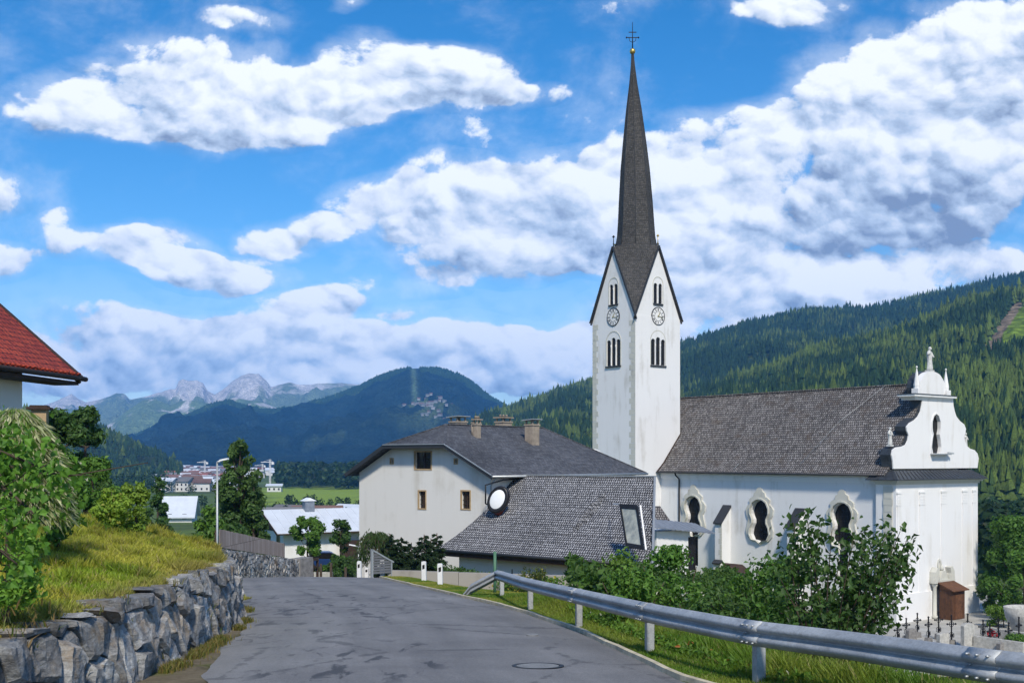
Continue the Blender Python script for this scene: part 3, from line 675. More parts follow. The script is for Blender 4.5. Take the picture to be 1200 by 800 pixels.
for yc, zb, tall in WINS:
    fr = MB(CM); fr.ring(sym(half_out, 40, (yc, zb), 1, 1), sym(half_in, 40, (yc, zb), 1.02, 1.02), 'x', .14, .32)
    inn = sym(half_in, 40, (yc, zb)); o2 = sym(half_in, 40, (yc, zb), 1.14, 1.05); fr.ring(o2, sym(half_in, 40, (yc, zb), 1.03, 1.02), 'x', .02, .14)
    w = fr.build('window', 'cream_stone', church, recalc=True)
    p = MB(CM); p.box(.70, .80, yc - 1.2, yc + 1.2, zb - (2.9 if tall else 0), zb + 4.2)
    p.build('pane', 'dark_glass', w)
    p = MB(CM)
    for k in range(-2, 3): p.box(.675, .698, yc + k * .32 - .012, yc + k * .32 + .012, zb - (2.7 if tall else 0), zb + 4.0)
    for k in range(0, 11 if not tall else 17): p.box(.670, .699, yc - .95, yc + .95, zb + 3.8 - k * .42, zb + 3.822 - k * .42)
    p.build('leading', 'black_iron', w)
# roof slab with a slight bell-cast at the eaves
def slope_poly(x_e, z_e, x_r, z_r, th=.22):
    return [(x_e, z_e), (x_e + .9, z_e + .78), (x_r, z_r), (x_r, z_r - th), (x_e + .95, z_e + .78 - th), (x_e + .02, z_e - .10)]
mb = MB(CM); sl = slope_poly(-.35, EZ + .0, 6.25, RZ)
mb.prism(sl, 'y', .9, CL + .0)                       # near slope, up to the tower face
mb.prism([(3.12, RZ - (6.25 - 3.12) * (RZ - EZ - .78) / 5.7), (6.25, RZ), (6.25, RZ - .25), (3.12, RZ - .25 - (6.25 - 3.12) * 1.24)], 'y', CL, 37)
mb.prism([(12.5 - a, b) for a, b in sl], 'y', .9, 37)
roof = mb.build('roof', 'nave_shingles', church)
mb = MB(CM); mb.bar((6.25, .9, RZ + .04), (6.25, 37, RZ + .04), .3, .1); mb.build('ridge_cap', 'nave_shingles', roof)
mb = MB(CM); mb.tube([(-.42, 1.5, EZ - .02), (-.42, CL - .05, EZ - .02)], .085, 8); mb.build('gutter', 'dark_metal', church)
mb = MB(CM); mb.bar((-.30, CL - .06, EZ + .02), (.62, CL - .06, EZ + .86), .12, .16); mb.bar((.62, CL - .06, EZ + .86), (3.1, CL - .06, EZ + .86 + 2.48 * 1.21), .12, .16); mb.build('verge_flashing', 'dark_wood', church)
mb = MB(CM); mb.box(.12, .3, 1.6, CL - .05, EZ - .55, EZ - .12); mb.box(.2, .3, 1.6, CL - .05, EZ - .72, EZ - .55); mb.build('cornice', 'plain_white', church)
for yy in (24.6, 1.75):
    mb = MB(CM); mb.tube([(-.40, yy, EZ - .05), (-.3, yy, EZ - .3), (.2, yy, EZ - .7), (.2, yy, GZ + .2)], .075, 8); mb.build('downpipe', 'black_iron', church)
# snow rails / lightning line on the roof
mb = MB(CM)
for yy in (17.2, 17.23): mb.bar((-.1, yy, EZ + .35), (.55, yy - .0, EZ + .86), .02, .03)
mb.tube([(.5, 10.0, EZ + .9), (3.0, 7.6, 3.35), (6.1, 5.0, RZ + .1)], .018, 5); mb.build('lightning_conductor', 'lamp_grey', church)
for yc in (18.4, 9.9):
    mb = MB(CM); mb.prism([(.32, GZ - .3), (.32, -4.6), (-.95, -6.1), (-.95, -9.7), (-1.15, -9.95), (-1.15, GZ - .3)], 'y', yc - .42, yc + .42)
    bt = mb.build('buttress', 'white_plaster', church)
    mb = MB(CM); mb.prism([(.28, -4.42), (-1.12, -6.05), (-1.12, -6.22), (.28, -4.62)], 'y', yc - .52, yc + .52)
    mb.build('buttress_cap', 'dark_metal', bt); mb = MB(CM); mb.prism([(-.94, -9.55), (-1.3, -9.86), (-1.3, -10.0), (-.94, -9.74)], 'y', yc - .5, yc + .5); mb.build('buttress_ledge', 'dark_metal', bt)
    mb = MB(CM)
    for k in range(14):
        z0 = GZ + .3 + k * .52; mb.box(-1.168 if z0 < -10.3 else -.962, -.9, yc - .425, yc - .425 + (.25 if k % 2 else .38), z0, z0 + .48)
    mb.build('quoins', 'cream_stone', bt)
# facade block
mb = MB(CM); mb.box(0, CWD, 0, 1.9, GZ - .6, -2.15); mb.box(-.12, CWD + .12, -.12, 1.9, GZ - .6, -11.2 + .0); fb = mb.build('facade', 'plain_white', church)
mb = MB(CM)
for zz, o in ((-2.15, .12), (-1.98, .30), (-1.86, .42)): mb.box(-o, CWD + o, -o, 1.9, zz, zz + (.17 if o < .3 else .12))
mb.build('entablature', 'cream_stone', fb)
for k, xx in enumerate((.25, 3.6, 6.9, 10.2, 11.75)):
    w = .5 if k in (0, 4) else .72
    mb = MB(CM); mb.box(xx - w / 2 + .1, xx + w / 2 + .1, -.07, .05, -11.2, -2.9); mb.box(xx - w / 2 + .02, xx + w / 2 + .18, -.12, .05, -2.9, -2.75); mb.box(xx - w / 2 + .05, xx + w / 2 + .15, -.10, .05, -3.9, -3.78)
    for j in range(3): mb.box(xx - w / 2 + .12 + j * .01, xx + w / 2 + .08, -.09, .05, -3.7 + j * .25, -3.58 + j * .25)
    mb.build('pilaster', 'plain_white', fb)
mb = MB(CM); mb.box(-.07, .05, .3, 1.15, -12, -2.5)
for k in range(16): mb.box(-.095, .05, .3 if k % 2 else .38, 1.15 if k % 2 else 1.05, -11.0 + k * .55, -10.52 + k * .55)
mb.build('side_pilaster', 'cream_stone', fb)
# standing seam skirt roof
mb = MB(CM); o = .62; z0, z1 = -1.72, -1.0
b4 = [(-o, -o), (CWD + o, -o), (CWD + o, 2.5), (-o, 2.5)]; t4 = [(.35, .42), (CWD - .35, .42), (CWD - .35, 2.2), (.35, 2.2)]
mb.add([(x, y, z0) for x, y in b4] + [(x, y, z1) for x, y in t4] + [(x, y, z0 - .07) for x, y in b4], [(0, 1, 5, 4), (1, 2, 6, 5), (2, 3, 7, 6), (3, 0, 4, 7), (4, 5, 6, 7), (8, 9, 1, 0), (9, 10, 2, 1), (10, 11, 3, 2), (11, 8, 0, 3), (11, 10, 9, 8)])
skirt = mb.build('skirt_roof', 'sheet_metal', fb)
mb = MB(CM)
for k in range(24):
    t = (k + .5) / 24; mb.bar((-o + (CWD + 2 * o) * t, -o, z0 + .02), (.35 + (CWD - .7) * t, .42, z1 + .02), .035, .05)
for k in range(4):
    t = (k + .5) / 4; mb.bar((-o, -o + 3.1 * t, z0 + .02), (.35, .42 + 1.78 * t, z1 + .02), .035, .05)
mb.build('seams', 'dark_metal', skirt)
# volute gable, outline surveyed on its plane
GY = .55; GT = 1.0
gl = [(1047, 549), (1046.5, 541), (1045, 533), (1046, 527), (1050, 524), (1057, 523), (1061.5, 521), (1064, 516), (1065, 510), (1063, 505), (1062.5, 500), (1066, 495.5), (1072, 492), (1076, 488), (1079, 482), (1080.5, 475), (1081, 468)]
gr = [(1117, 468), (1117.5, 475), (1119, 482), (1121, 488), (1125, 493), (1130, 497), (1132, 502), (1131.5, 507), (1130, 511), (1131, 517), (1133, 522), (1137, 525.5), (1142, 527), (1145.5, 531), (1147, 537), (1145.5, 549)]
poly = [on_y(CM, x, y, GY) for x, y in gl + gr]; gb = on_y(CM, 1047, 549, GY)[1]
mb = MB(CM); mb.prism([(p[0], min(p[1], 99)) for p in poly[:1]] + poly[1:-1] + [(poly[-1][0], poly[0][1])], 'y', GY, GY + GT); gable = mb.build('gable', 'plain_white', church)
nx, nz = on_y(CM, 1097, 531, GY); ntop = on_y(CM, 1097, 485, GY)[1]
def niche(sx=1.0, grow=0.0): h = ntop - nz; return sym([(0, -grow), (.55 * sx + grow, -grow), (.72 * sx + grow, h * .16), (.60 * sx + grow, h * .36), (.46 * sx + grow, h * .48), (.62 * sx + grow, h * .62), (.62 * sx + grow, h * .8), (.36 * sx + grow, h * .95 + grow * .7), (0, h + grow)], 24, (nx, nz))
c = MB(CM); c.prism(niche(), 'y', GY - .3, GY + .34); cut(gable, [c])
mb = MB(CM); mb.box(nx - .8, nx + .8, GY + .26, GY + .32, nz, ntop); gw = mb.build('gable_window', 'dark_glass', gable)
mb = MB(CM); mb.ring(niche(1, .14), niche(1, .01), 'y', GY - .06, GY + .02); mb.build('surround', 'plain_white', gw)
mb = MB(CM); mb.box(nx - .9, nx + 1.6, GY - .5, GY, nz - .12, nz - .02); mb.bar((nx + 1.5, GY - .2, nz + .05), (nx + 1.9, GY - .5, nz + .0), .2, .14); mb.build('sill', 'lamp_grey', gw)
# metal flashing wrapping the gable's edge
mb = MB(CM); out = [poly[0]] + poly[1:-1] + [(poly[-1][0], poly[0][1])]
vs = []; fs = []
cxm = (poly[0][0] + poly[-1][0]) / 2
for (x, z) in out:
    d = .05 if x > cxm else -.05; vs += [(x + d, GY + .10, z + .03), (x + d, GY + GT + .1, z + .03), (x, GY + GT + .1, z - .06), (x, GY + .10, z - .06)]
for i in range(len(out) - 1):
    for k in range(4): fs.append((i * 4 + k, i * 4 + (k + 1) % 4, i * 4 + 4 + (k + 1) % 4, i * 4 + 4 + k))
mb.add(vs, fs); mb.build('flashing', 'sheet_metal', gable)
cx0, cz0 = on_y(CM, 1071.5, 467, GY - .3); cx1, _ = on_y(CM, 1121, 467, GY - .3); ccx = (cx0 + cx1) / 2; chw = (cx1 - cx0) / 2
mb = MB(CM)
for k, (o, h0, h1) in enumerate(((-.55, -.05, .12), (-.3, .12, .24), (0, .24, .40))): mb.box(cx0 - o * 1, cx1 + o, GY - .28 - o * .5 - .05, GY + GT + .3, cz0 + h0, cz0 + h1)
mb.build('gable_cornice', 'plain_white', gable)
mb = MB(CM); mb.box(cx0 - .05, cx1 + .05, GY - .38, GY + GT + .4, cz0 + .402, cz0 + .47); mb.build('cornice_sheet', 'sheet_metal', gable)
DZ = cz0 + .47; dt = on_y(CM, 1096, 435.5, GY)[1] - DZ
ds = sym([(0, 0), (1.85, 0), (1.95, .5), (1.9, 1.0), (1.62, dt * .68), (1.1, dt * .9), (.5, dt * .985), (0, dt)], 22, (ccx, DZ))
mb = MB(CM); mb.prism(ds, 'y', GY, GY + .5); mb.build('round_pediment', 'plain_white', gable)
ds2 = sym([(0, 0), (1.95, 0), (2.07, .5), (2.02, 1.0), (1.72, dt * .69), (1.17, dt * .92), (.5, dt * 1.02), (0, dt * 1.04)], 22, (ccx, DZ))
mb = MB(CM); mb.prism(ds2, 'y', GY + .5, GY + 1.2); mb.build('pediment_roof', 'sheet_metal', gable)
for xo in (-2.25, 2.2):
    mb = MB(CM); c0 = (ccx + xo, GY + .1, DZ); mb.box(ccx + xo - .3, ccx + xo + .3, GY - .2, GY + .4, DZ, DZ + .45)
    mb.lathe((ccx + xo, GY + .1, DZ + .45), [(.24, 0), (.27, .25), (.12, 1.2), (.02, 1.75)], 8, smooth=False); mb.lathe((ccx + xo, GY + .1, DZ + 2.16), [(.02, 0), (.1, .1), (.02, .2)], 8)
    mb.build('obelisk', 'plain_white', gable)

def statue(name, label, base, h, face, arm=1, group=None, child=False):
    """draped standing figure on a small plinth, carved as one body"""
    t = thing(name, label, 'statue', base, group); m = Matrix.Translation(Vector(base)) @ Matrix.Rotation(face, 4, 'Z') @ Matrix.Scale(h / 1.9, 4)
    mb = MB(m); mb.box(-.28, .28, -.24, .24, -.02, .14); mb.build('plinth', 'statue_stone', t)
    mb = MB(m); n = 22; prof = [(.25, .14), (.27, .25), (.22, .6), (.2, .9), (.23, 1.1), (.25, 1.32), (.24, 1.48), (.16, 1.58), (.075, 1.62), (.07, 1.68)]
    vs = []; fs = []
    for i, (r, z) in enumerate(prof):
        for k in range(n):
            a = 2 * math.pi * k / n; f = 1 + (.10 * math.sin(a * 5 + z * 1.5) + .05 * math.sin(a * 9 - z * 3)) * (1 if z < 1.4 else .3); sway = .035 * math.sin(z * 2.6)
            vs.append((r * f * math.cos(a) + sway, r * .72 * f * math.sin(a), z))
    for i in range(len(prof) - 1):
        for k in range(n): fs.append((i * n + k, i * n + (k + 1) % n, (i + 1) * n + (k + 1) % n, (i + 1) * n + k))
    fs.append(tuple(reversed(range(n)))); fs.append(tuple(range((len(prof) - 1) * n, len(prof) * n))); mb.add(vs, fs, True)
    hx = .02; mb.lathe((hx, -.02, 1.64), [(.05, 0), (.095, .05), (.115, .13), (.11, .2), (.07, .26), (.02, .28)], 12, (1, 1.12)); mb.bar((hx, -.13, 1.76), (hx, -.16, 1.72), .03, .05)
    mb.tube([(.2, 0, 1.48), (.33, -.05, 1.25), (.2, -.22, 1.12)], [.085, .07, .05], 8)
    if arm: mb.tube([(-.2, 0, 1.48), (-.33, -.08, 1.3), (-.22, -.2, 1.42)], [.085, .07, .05], 8)
    else: mb.tube([(-.2, 0, 1.48), (-.32, -.05, 1.25), (-.1, -.24, 1.18)], [.085, .07, .05], 8)
    mb.lathe((.16, -.26, 1.1), [(.03, 0), (.05, .04), (.03, .08)], 8); mb.lathe((-.2, -.24, 1.42), [(.03, 0), (.05, .04), (.03, .1)], 8)
    mb.build('figure', 'statue_stone', t); return t
frz = math.atan2(AC[1], AC[0])
q = CM @ Vector((ccx, GY + .3, DZ + dt - .02)); statue('statue', 'white stone saint standing on top of the round church gable', q, 2.15, frz, 1)
sx, sz = on_y(CM, 1048.5, 522.5, GY); q = CM @ Vector((sx, GY + .45, sz)); statue('statue', 'white stone saint at the left shoulder of the church gable, in front of the shingles', q, 1.55, frz, 0)
sx, sz = on_y(CM, 1137, 526, GY); q = CM @ Vector((sx, GY + .45, sz)); statue('statue', 'white stone saint at the right shoulder of the church gable, against the forest', q, 1.45, frz, 1)

# portal and its wooden storm porch
px0, _ = on_y(CM, 1093, 700); W = 2.0
mb = MB(CM)
for xo in (-.05, W + .15): mb.lathe((px0 + xo - .12, -.3, GZ), [(.24, 0), (.24, .25), (.17, .3), (.16, 2.7), (.24, 2.8), (.26, 3.0)], 12)
mb.prism([(px0 - .55, GZ + 3.0), (px0 + W + .45, GZ + 3.0), (px0 + W + .45, GZ + 3.25), (px0 - .55, GZ + 3.25)], 'y', -.62, 0)
for sgn, xx in ((1, px0 - .6), (-1, px0 + W + .5)):
    pts = [(xx + sgn * (.0 + .05), GZ + 3.25), (xx + sgn * .75, GZ + 3.25), (xx + sgn * .62, GZ + 3.75), (xx + sgn * .75, GZ + 4.25), (xx + sgn * .45, GZ + 4.35), (xx + sgn * .12, GZ + 3.95)]
    mb.prism(pts, 'y', -.6, 0)
mb.prism([(px0 + .3, GZ + 3.25), (px0 + W - .4, GZ + 3.25), (px0 + W / 2 + .15, GZ + 4.0), (px0 + W / 2 - .2, GZ + 4.0)], 'y', -.5, 0)
mb.lathe((px0 + W / 2, -.25, GZ + 4.0), [(.1, 0), (.2, .15), (.12, .35), (.02, .5)], 10)
portal = mb.build('portal', 'cream_stone', fb)
mb = MB(CM); fx, fz = on_y(CM, 1100, 661); mb.ring([(fx + .28 * math.cos(a), fz + .5 * math.sin(a)) for a in np.linspace(0, 6.283, 17)[:-1]], [(fx + .12 * math.cos(a), fz + .3 * math.sin(a)) for a in np.linspace(0, 6.283, 17)[:-1]], 'y', -.1, 0)
mb.build('carved_relief', 'cream_stone', fb)
porch = thing('wooden_porch', 'brown board porch with a lean-to roof against the white church front', 'porch', CM @ Vector((px0 + W / 2, -.9, GZ)), rz=frz)
mb = MB(CM); mb.prism([(-1.75, GZ), (-.64, GZ), (-.64, GZ + 2.95), (-1.75, GZ + 2.5)], 'x', px0, px0 + W); mb.build('porch_wall', 'brown_wood', porch)
mb = MB(CM)
for k in range(9): mb.box(px0 - .02, px0 + .01, -1.74 + k * .125, -1.71 + k * .125, GZ, GZ + 2.5)
for k in range(15): mb.box(px0 + .07 + k * .13, px0 + .085 + k * .13, -1.765, -1.74, GZ, GZ + 2.48)
mb.build('battens', 'dark_wood', porch)
mb = MB(CM); mb.prism([(-2.05, GZ + 2.42), (-.62, GZ + 3.02), (-.62, GZ + 3.1), (-2.05, GZ + 2.50)], 'x', px0 - .22, px0 + W + .22); mb.build('porch_roof', 'brown_wood', porch)
mb = MB(CM); mb.box(px0 + .45, px0 + 1.55, -1.80, -1.76, GZ + .05, GZ + 2.1); d = mb.build('door', 'brown_wood', porch)
mb = MB(CM); mb.tube([(px0 + 1.4, -1.86, GZ + 1.0), (px0 + 1.4, -1.86, GZ + 1.15)], .02, 6); mb.build('handle', 'black_iron', d)

# ------------------------------------------------------------------ the tower
TX0, TX1, TY0, TY1 = -3.28, 3.06, CL + .02, CL + 6.42; TZ = 14.3; TG = 21.4
tcx, tcy = (TX0 + TX1) / 2, (TY0 + TY1) / 2; thw = (TX1 - TX0) / 2
tower = thing('church_tower', 'tall white square bell tower with clock faces and a slender dark pointed spire', 'tower', CM @ Vector((tcx, tcy, GZ)), rz=frz)
mb = MB(CM); mb.box(TX0, TX1, TY0, TY1, GZ - .6, TZ)
shaft = mb.build('shaft', 'white_plaster', tower)
TM = CM @ Matrix.Translation((tcx, tcy, 0))
fm = [TM @ Matrix.Rotation(k * math.pi / 2, 4, 'Z') @ Matrix.Translation((0, -thw, 0)) for k in range(4)]   # each face: local y=0 on the face, x across
mb_g = []
gabs = []
for k in range(4):
    mb = MB(fm[k]); mb.prism([(-thw, TZ), (thw, TZ), (0, TG)], 'y', 0.0, .5); gabs.append(mb.build('gable_wall', 'white_plaster', tower))
def face_openings(k):
    cs_sh, cs_g = [], []
    c = MB(fm[k]); zc = 8.05
    # triple sound window, sill at 9.3 .. top 13
    for i in (-1, 0, 1):
        c = MB(fm[k]); c.prism(arch(.60, 2.85 if i == 0 else 2.65, 8, i * .71, 9.45), 'y', -.3, .16); cs_sh.append(c)
    for i in (-1, 1):
        c = MB(fm[k]); c.prism(arch(.50, 2.05, 8, i * .34, 15.7), 'y', -.3, .16); cs_g.append(c)
    return cs_sh, cs_g
sh_c = []
for k in (0, 3):
    a, b_ = face_openings(k); sh_c += a; cut(gabs[k], b_)
cut(shaft, sh_c)
for k in (0, 3):
    w = MB(fm[k])
    for i in (-1, 0, 1): w.box(i * .71 - .34, i * .71 + .34, .10, .155, 9.4, 12.3)
    wn = w.build('sound_window', 'dark_glass', tower)
    l = MB(fm[k])
    for i in (-1, 1): l.lathe((i * .355, .0, 9.45), [(.07, 0), (.045, .1), (.04, 1.8), (.07, 2.0), (.07, 2.1)], 8)
    l.build('colonette', 'plain_white', wn)
    s_ = MB(fm[k]); s_.box(-1.12, 1.12, -.14, .02, 9.27, 9.42); s_.build('sill', 'dark_metal', wn)
    r_ = MB(fm[k]); o = arch(2.25, 3.55, 14, 0, 9.45); i_ = arch(2.05, 3.45, 14, 0, 9.45); r_.ring(o, i_, 'y', -.035, .0); r_.build('surround', 'cream_stone', wn)
    w = MB(fm[k])
    for i in (-1, 1): w.box(i * .34 - .28, i * .34 + .28, .10, .155, 15.6, 17.8)
    wn = w.build('gable_sound_window', 'dark_glass', tower)
    l = MB(fm[k]); l.lathe((0, .0, 15.7), [(.07, 0), (.045, .1), (.045, 1.4), (.07, 1.55), (.07, 1.65)], 8); l.build('colonette', 'plain_white', wn)
    s_ = MB(fm[k]); s_.box(-.68, .68, -.12, .02, 15.52, 15.66); s_.build('sill', 'dark_metal', wn)
    r_ = MB(fm[k]); r_.ring(arch(1.5, 2.75, 14, 0, 15.7), arch(1.34, 2.66, 14, 0, 15.7), 'y', -.035, .0); r_.build('surround', 'cream_stone', wn)
    # clock
    cz = 14.42; N_ = 36; c = MB(fm[k]); cir = lambda r: [(r * math.cos(a), cz + r * math.sin(a)) for a in np.linspace(0, 2 * math.pi, N_ + 1)[:-1]]
    c.prism(cir(.86), 'y', -.05, .01); ck = c.build('clock', 'plain_white', tower)
    c = MB(fm[k]); c.ring(cir(.93), cir(.85), 'y', -.075, .01); c.ring(cir(.50), cir(.465), 'y', -.062, -.049); c.build('clock_rim', 'black_paint', ck)
    c = MB(fm[k])
    ROM = ['XII', 'I', 'II', 'III', 'IIII', 'V', 'VI', 'VII', 'VIII', 'IX', 'X', 'XI']
    for h in range(12):
        a = math.pi / 2 - h * math.pi / 6; up = Vector((math.cos(a), 0, math.sin(a))); rt = Vector((math.sin(a), 0, -math.cos(a)))
        wd = {'I': .035, 'V': .085, 'X': .09}; tot = sum(wd[ch] for ch in ROM[h]) + .018 * (len(ROM[h]) - 1); p = -tot / 2
        for ch in ROM[h]:
            cc = p + wd[ch] / 2
            def L2(u0, v0, u1, v1, t=.022):
                A = Vector((0, -.058, cz)) + rt * (cc + u0) + up * (.67 + v0); B = Vector((0, -.058, cz)) + rt * (cc + u1) + up * (.67 + v1); c.bar(A, B, t, .012, (0, 1, 0))
            if ch == 'I': L2(0, -.11, 0, .11, .03)
            elif ch == 'V': L2(-.035, .11, 0, -.11, .03); L2(.035, .11, 0, -.11)
            else: L2(-.038, .11, .038, -.11, .03); L2(.038, .11, -.038, -.11)
            p += wd[ch] + .018
    c.build('numerals', 'black_paint', ck)
    c = MB(fm[k])
    for a, ln, w_ in ((R(58), .42, .07), (R(-12), .68, .05)): c.bar((-.12 * math.cos(a), -.09, cz - .12 * math.sin(a)), (ln * math.cos(a), -.09, cz + ln * math.sin(a)), w_, .02, (0, 1, 0))
    c.lathe((0, -.10, cz), [(.06, -.02), (.06, .02)], 8); c.build('clock_hands', 'gold', ck)
# painted corner quoins, alternately long and short
q_ = MB(TM); zz = GZ; k = 0
while zz < TZ - .5:
    for sx in (-1, 1):
        for sy in (-1, 1):
            la, lb = (.85, .6) if k % 2 else (.6, .85); e = .018
            x0, x1 = sorted((sx * (thw + e), sx * (thw - la))); y0, y1 = sorted((sy * (thw + e), sy * (thw - lb)))
            q_.box(x0, x1, min(sy * (thw + e), sy * (thw - .05)), max(sy * (thw + e), sy * (thw - .05)), zz, zz + .52); 
            q_.box(min(sx * (thw + e), sx * (thw - .05)), max(sx * (thw + e), sx * (thw - .05)), *sorted((sy * (thw - .051), sy * (thw - lb))), zz, zz + .52)
    zz += .56; k += 1
q_.build('quoins', 'cream_stone', tower)
# verge boards on the gables
for k in range(4):
    v = MB(fm[k]); off = .16
    for sg in (-1, 1): v.bar((sg * (thw + .26), -off, TZ - .22), (0, -off, TG + .16), .17, .10, (0, 1, 0)); v.bar((sg * (thw + .22), -.04, TZ - .42), (0, -.04, TG + .02), .16, .1, (0, 1, 0))
    v.build('verge', 'dark_metal', tower)
# spire: eight sides, carried down between the gables to the four corners
cw = TM; rc = (thw + .22) * math.sqrt(2); rg = thw + .2
lean = lambda z: -.36 * max(0, (z - 24) / 18.0) ** 1.2
Minv = CM.to_3x3().inverted(); lv = Minv @ Vector((1, 0, 0))
def sp(r, ang, z): return (r * math.cos(ang) + lv.x * lean(z), r * math.sin(ang) + lv.y * lean(z), z)
vs = []; corner = []; gab = []
for k in range(4): a = math.pi / 4 + k * math.pi / 2; vs.append(sp(rc, a, TZ - .25)); corner.append(k)
for k in range(4): a = k * math.pi / 2; vs.append(sp(rg, a, TG + .12)); gab.append(4 + k)
rings = [(2.12, 21.9), (1.93, 23.0), (1.83, 24.4), (1.72, 26.4), (1.47, 29.9), (1.12, 33.2), (.76, 36.2), (.38, 38.8), (.17, 40.7), (.09, 41.9)]
for r, z in rings:
    for k in range(8): vs.append(sp(r, k * math.pi / 4, z))
fs = []
for k in range(4):            # corner k sits between gable k and gable k+1
    c_ = corner[k]; g0, g1 = gab[k], gab[(k + 1) % 4]; rcn = 8 + 2 * k + 1; r0 = 8 + 2 * k; r1 = 8 + (2 * k + 2) % 8
    fs += [(c_, rcn, g0), (c_, g1, rcn), (g0, rcn, r0), (g1, r1, rcn)]
for i in range(len(rings) - 1):
    for k in range(8): a = 8 + i * 8; fs.append((a + k, a + (k + 1) % 8, a + 8 + (k + 1) % 8, a + 8 + k))
fs.append(tuple(range(8 + (len(rings) - 1) * 8, 8 + len(rings) * 8)))
mb = MB(cw); mb.add(vs, fs); spire = mb.build('spire', 'spire_shingles', tower)
mb = MB(cw)
for k in range(8):
    pts = [sp(r + .015, k * math.pi / 4, z) for r, z in rings]; mb.tube(pts, .035, 5)
mb.build('spire_hips', 'dark_metal', spire)
lx = lean(42.2); ct = lambda z, dx=0: (lv.x * (lx + dx), lv.y * (lx + dx), z)
mb = MB(cw); mb.lathe(ct(41.85), [(.05, 0), (.24, .12), (.31, .32), (.24, .52), (.05, .64)], 14); mb.build('gold_ball', 'gold', tower)
mb = MB(cw); mb.tube([ct(42.4), ct(45.2)], [.06, .025], 6)
for z, w_ in ((43.6, .62), (44.15, .4)): mb.bar(ct(z, -w_), ct(z, w_), .07, .07)
for dx in (-.62, .62): mb.lathe(ct(43.5, dx), [(.02, 0), (.1, .1), (.02, .2)], 6)
for sg in (-1, 1): mb.tube([ct(43.1, 0), ct(43.25, sg * .3), ct(43.55, sg * .35)], .03, 5)
mb.build('cross', 'black_iron', tower)
for k in range(4):
    mb = MB(fm[k]); mb.tube([(0, .0, TG + .05), (0, .0, TG + 1.3)], [.06, .03], 6); mb.lathe((0, 0, TG + 1.05), [(.03, 0), (.15, .13), (.03, .28)], 8); mb.lathe((0, 0, TG + .4), [(.05, 0), (.1, .05), (.05, .1)], 8)
    mb.build('finial', 'gold' if k % 2 == 0 else 'black_iron', tower)

# ------------------------------------------------------------------ big farmhouse-like parsonage
HK = frame((-1.3, 68, 0), (.766, -.643)); HG = -8.6
house = thing('parsonage', 'large white house with a clipped hip roof of dark slates and small brown-framed windows', 'house', HK @ Vector((-6, 8, HG)), rz=math.atan2(-.643, .766))
hz = -1.15; hr = 2.25; hx0, hx1, hl = -11.9, 0.0, 15.6; hm = (hx0 + hx1) / 2; sl_ = (hr - (hz + .1)) / (6.65)
jz = .93; jw = (hr - jz) / sl_
def rz_at(x): return hr - abs(x - hm) * sl_
mb = MB(HK); mb.prism([(hx0, HG - .5), (hx1, HG - .5), (hx1, rz_at(hx1) - .25), (hm + jw, jz - .22), (hm - jw, jz - .22), (hx0, rz_at(hx0) - .25)], 'y', 0, hl)
hb = mb.build('wall', 'house_plaster', house)
def hwin(px0, px1, py0, py1):
    a = on_y(HK, px0, py1); b_ = on_y(HK, px1, py0); return a[0], b_[0], a[1], b_[1]
hw = [hwin(486, 505.5, 529, 549.5), hwin(457.5, 461, 537, 543), hwin(532.5, 536, 537.5, 543), hwin(490.5, 499, 575, 595.5), hwin(540.5, 551, 575, 596)]
cs = []
for (x0, x1, z0, z1) in hw: c = MB(HK); c.box(x0, x1, -.3, .35, z0, z1); cs.append(c)
cut(hb, cs)
for i, (x0, x1, z0, z1) in enumerate(hw):
    t = .06 if i in (0, 3, 4) else .05; fr = MB(HK)
    fr.ring([(x0 - t, z0 - t), (x1 + t, z0 - t), (x1 + t, z1 + t), (x0 - t, z1 + t)], [(x0 + .03, z0 + .03), (x1 - .03, z0 + .03), (x1 - .03, z1 - .03), (x0 + .03, z1 - .03)], 'y', -.03, .05)
    w = fr.build('window', 'window_frame_brown', house)
    p = MB(HK); p.box(x0, x1, .2, .22, z0, z1); p.build('pane', 'house_glass', w)
    if i in (0, 3, 4):
        p = MB(HK); xm = (x0 + x1) / 2; p.box(xm - .03, xm + .03, .15, .19, z0, z1)
        if i: 
            for k in range(1, 4): p.box(x0, x1, .155, .185, z0 + (z1 - z0) * k / 4 - .012, z0 + (z1 - z0) * k / 4 + .012)
        p.build('window_bars', 'dark_wood', w)
# roof
ov = .7; yf = -.75; s1 = 2.3; s2 = 12.6; yb = hl + .7; jx = jw + .12; zj = hr - jx * sl_
ex0, ex1 = hx0 - ov, hx1 + ov; ez = rz_at(ex1)
top = [(ex0, yf + .1, ez), (hm - jx, yf, zj), (hm + jx, yf, zj), (ex1, yf + .1, ez), (ex1, yb, ez), (ex0, yb, ez), (hm, s1, hr), (hm, s2, hr)]
bot = [(x, y, z - .14) for x, y, z in top]
fs = [(0, 1, 6, 7, 5), (1, 2, 6), (2, 3, 4, 7, 6), (4, 5, 7)]
fs = [(0, 1, 6), (0, 6, 7, 5), (1, 2, 6), (2, 3, 6), (3, 4, 7, 6), (4, 5, 7)]
mb = MB(HK); mb.add(top + bot, fs + [tuple(8 + i for i in reversed(f)) for f in fs] + [(0, 8, 9, 1), (1, 9, 10, 2), (2, 10, 11, 3), (3, 11, 12, 4), (4, 12, 13, 5), (5, 13, 8, 0)])
hroof = mb.build('roof', 'slate_shingles', house)
mb = MB(HK)
for a, b_ in ((top[0], top[1]), (top[1], top[2]), (top[2], top[3])): mb.bar(Vector(a) + Vector((0, -.03, -.10)), Vector(b_) + Vector((0, -.03, -.10)), .06, .24)
mb.build('fascia', 'dark_metal', hroof)
mb = MB(HK)
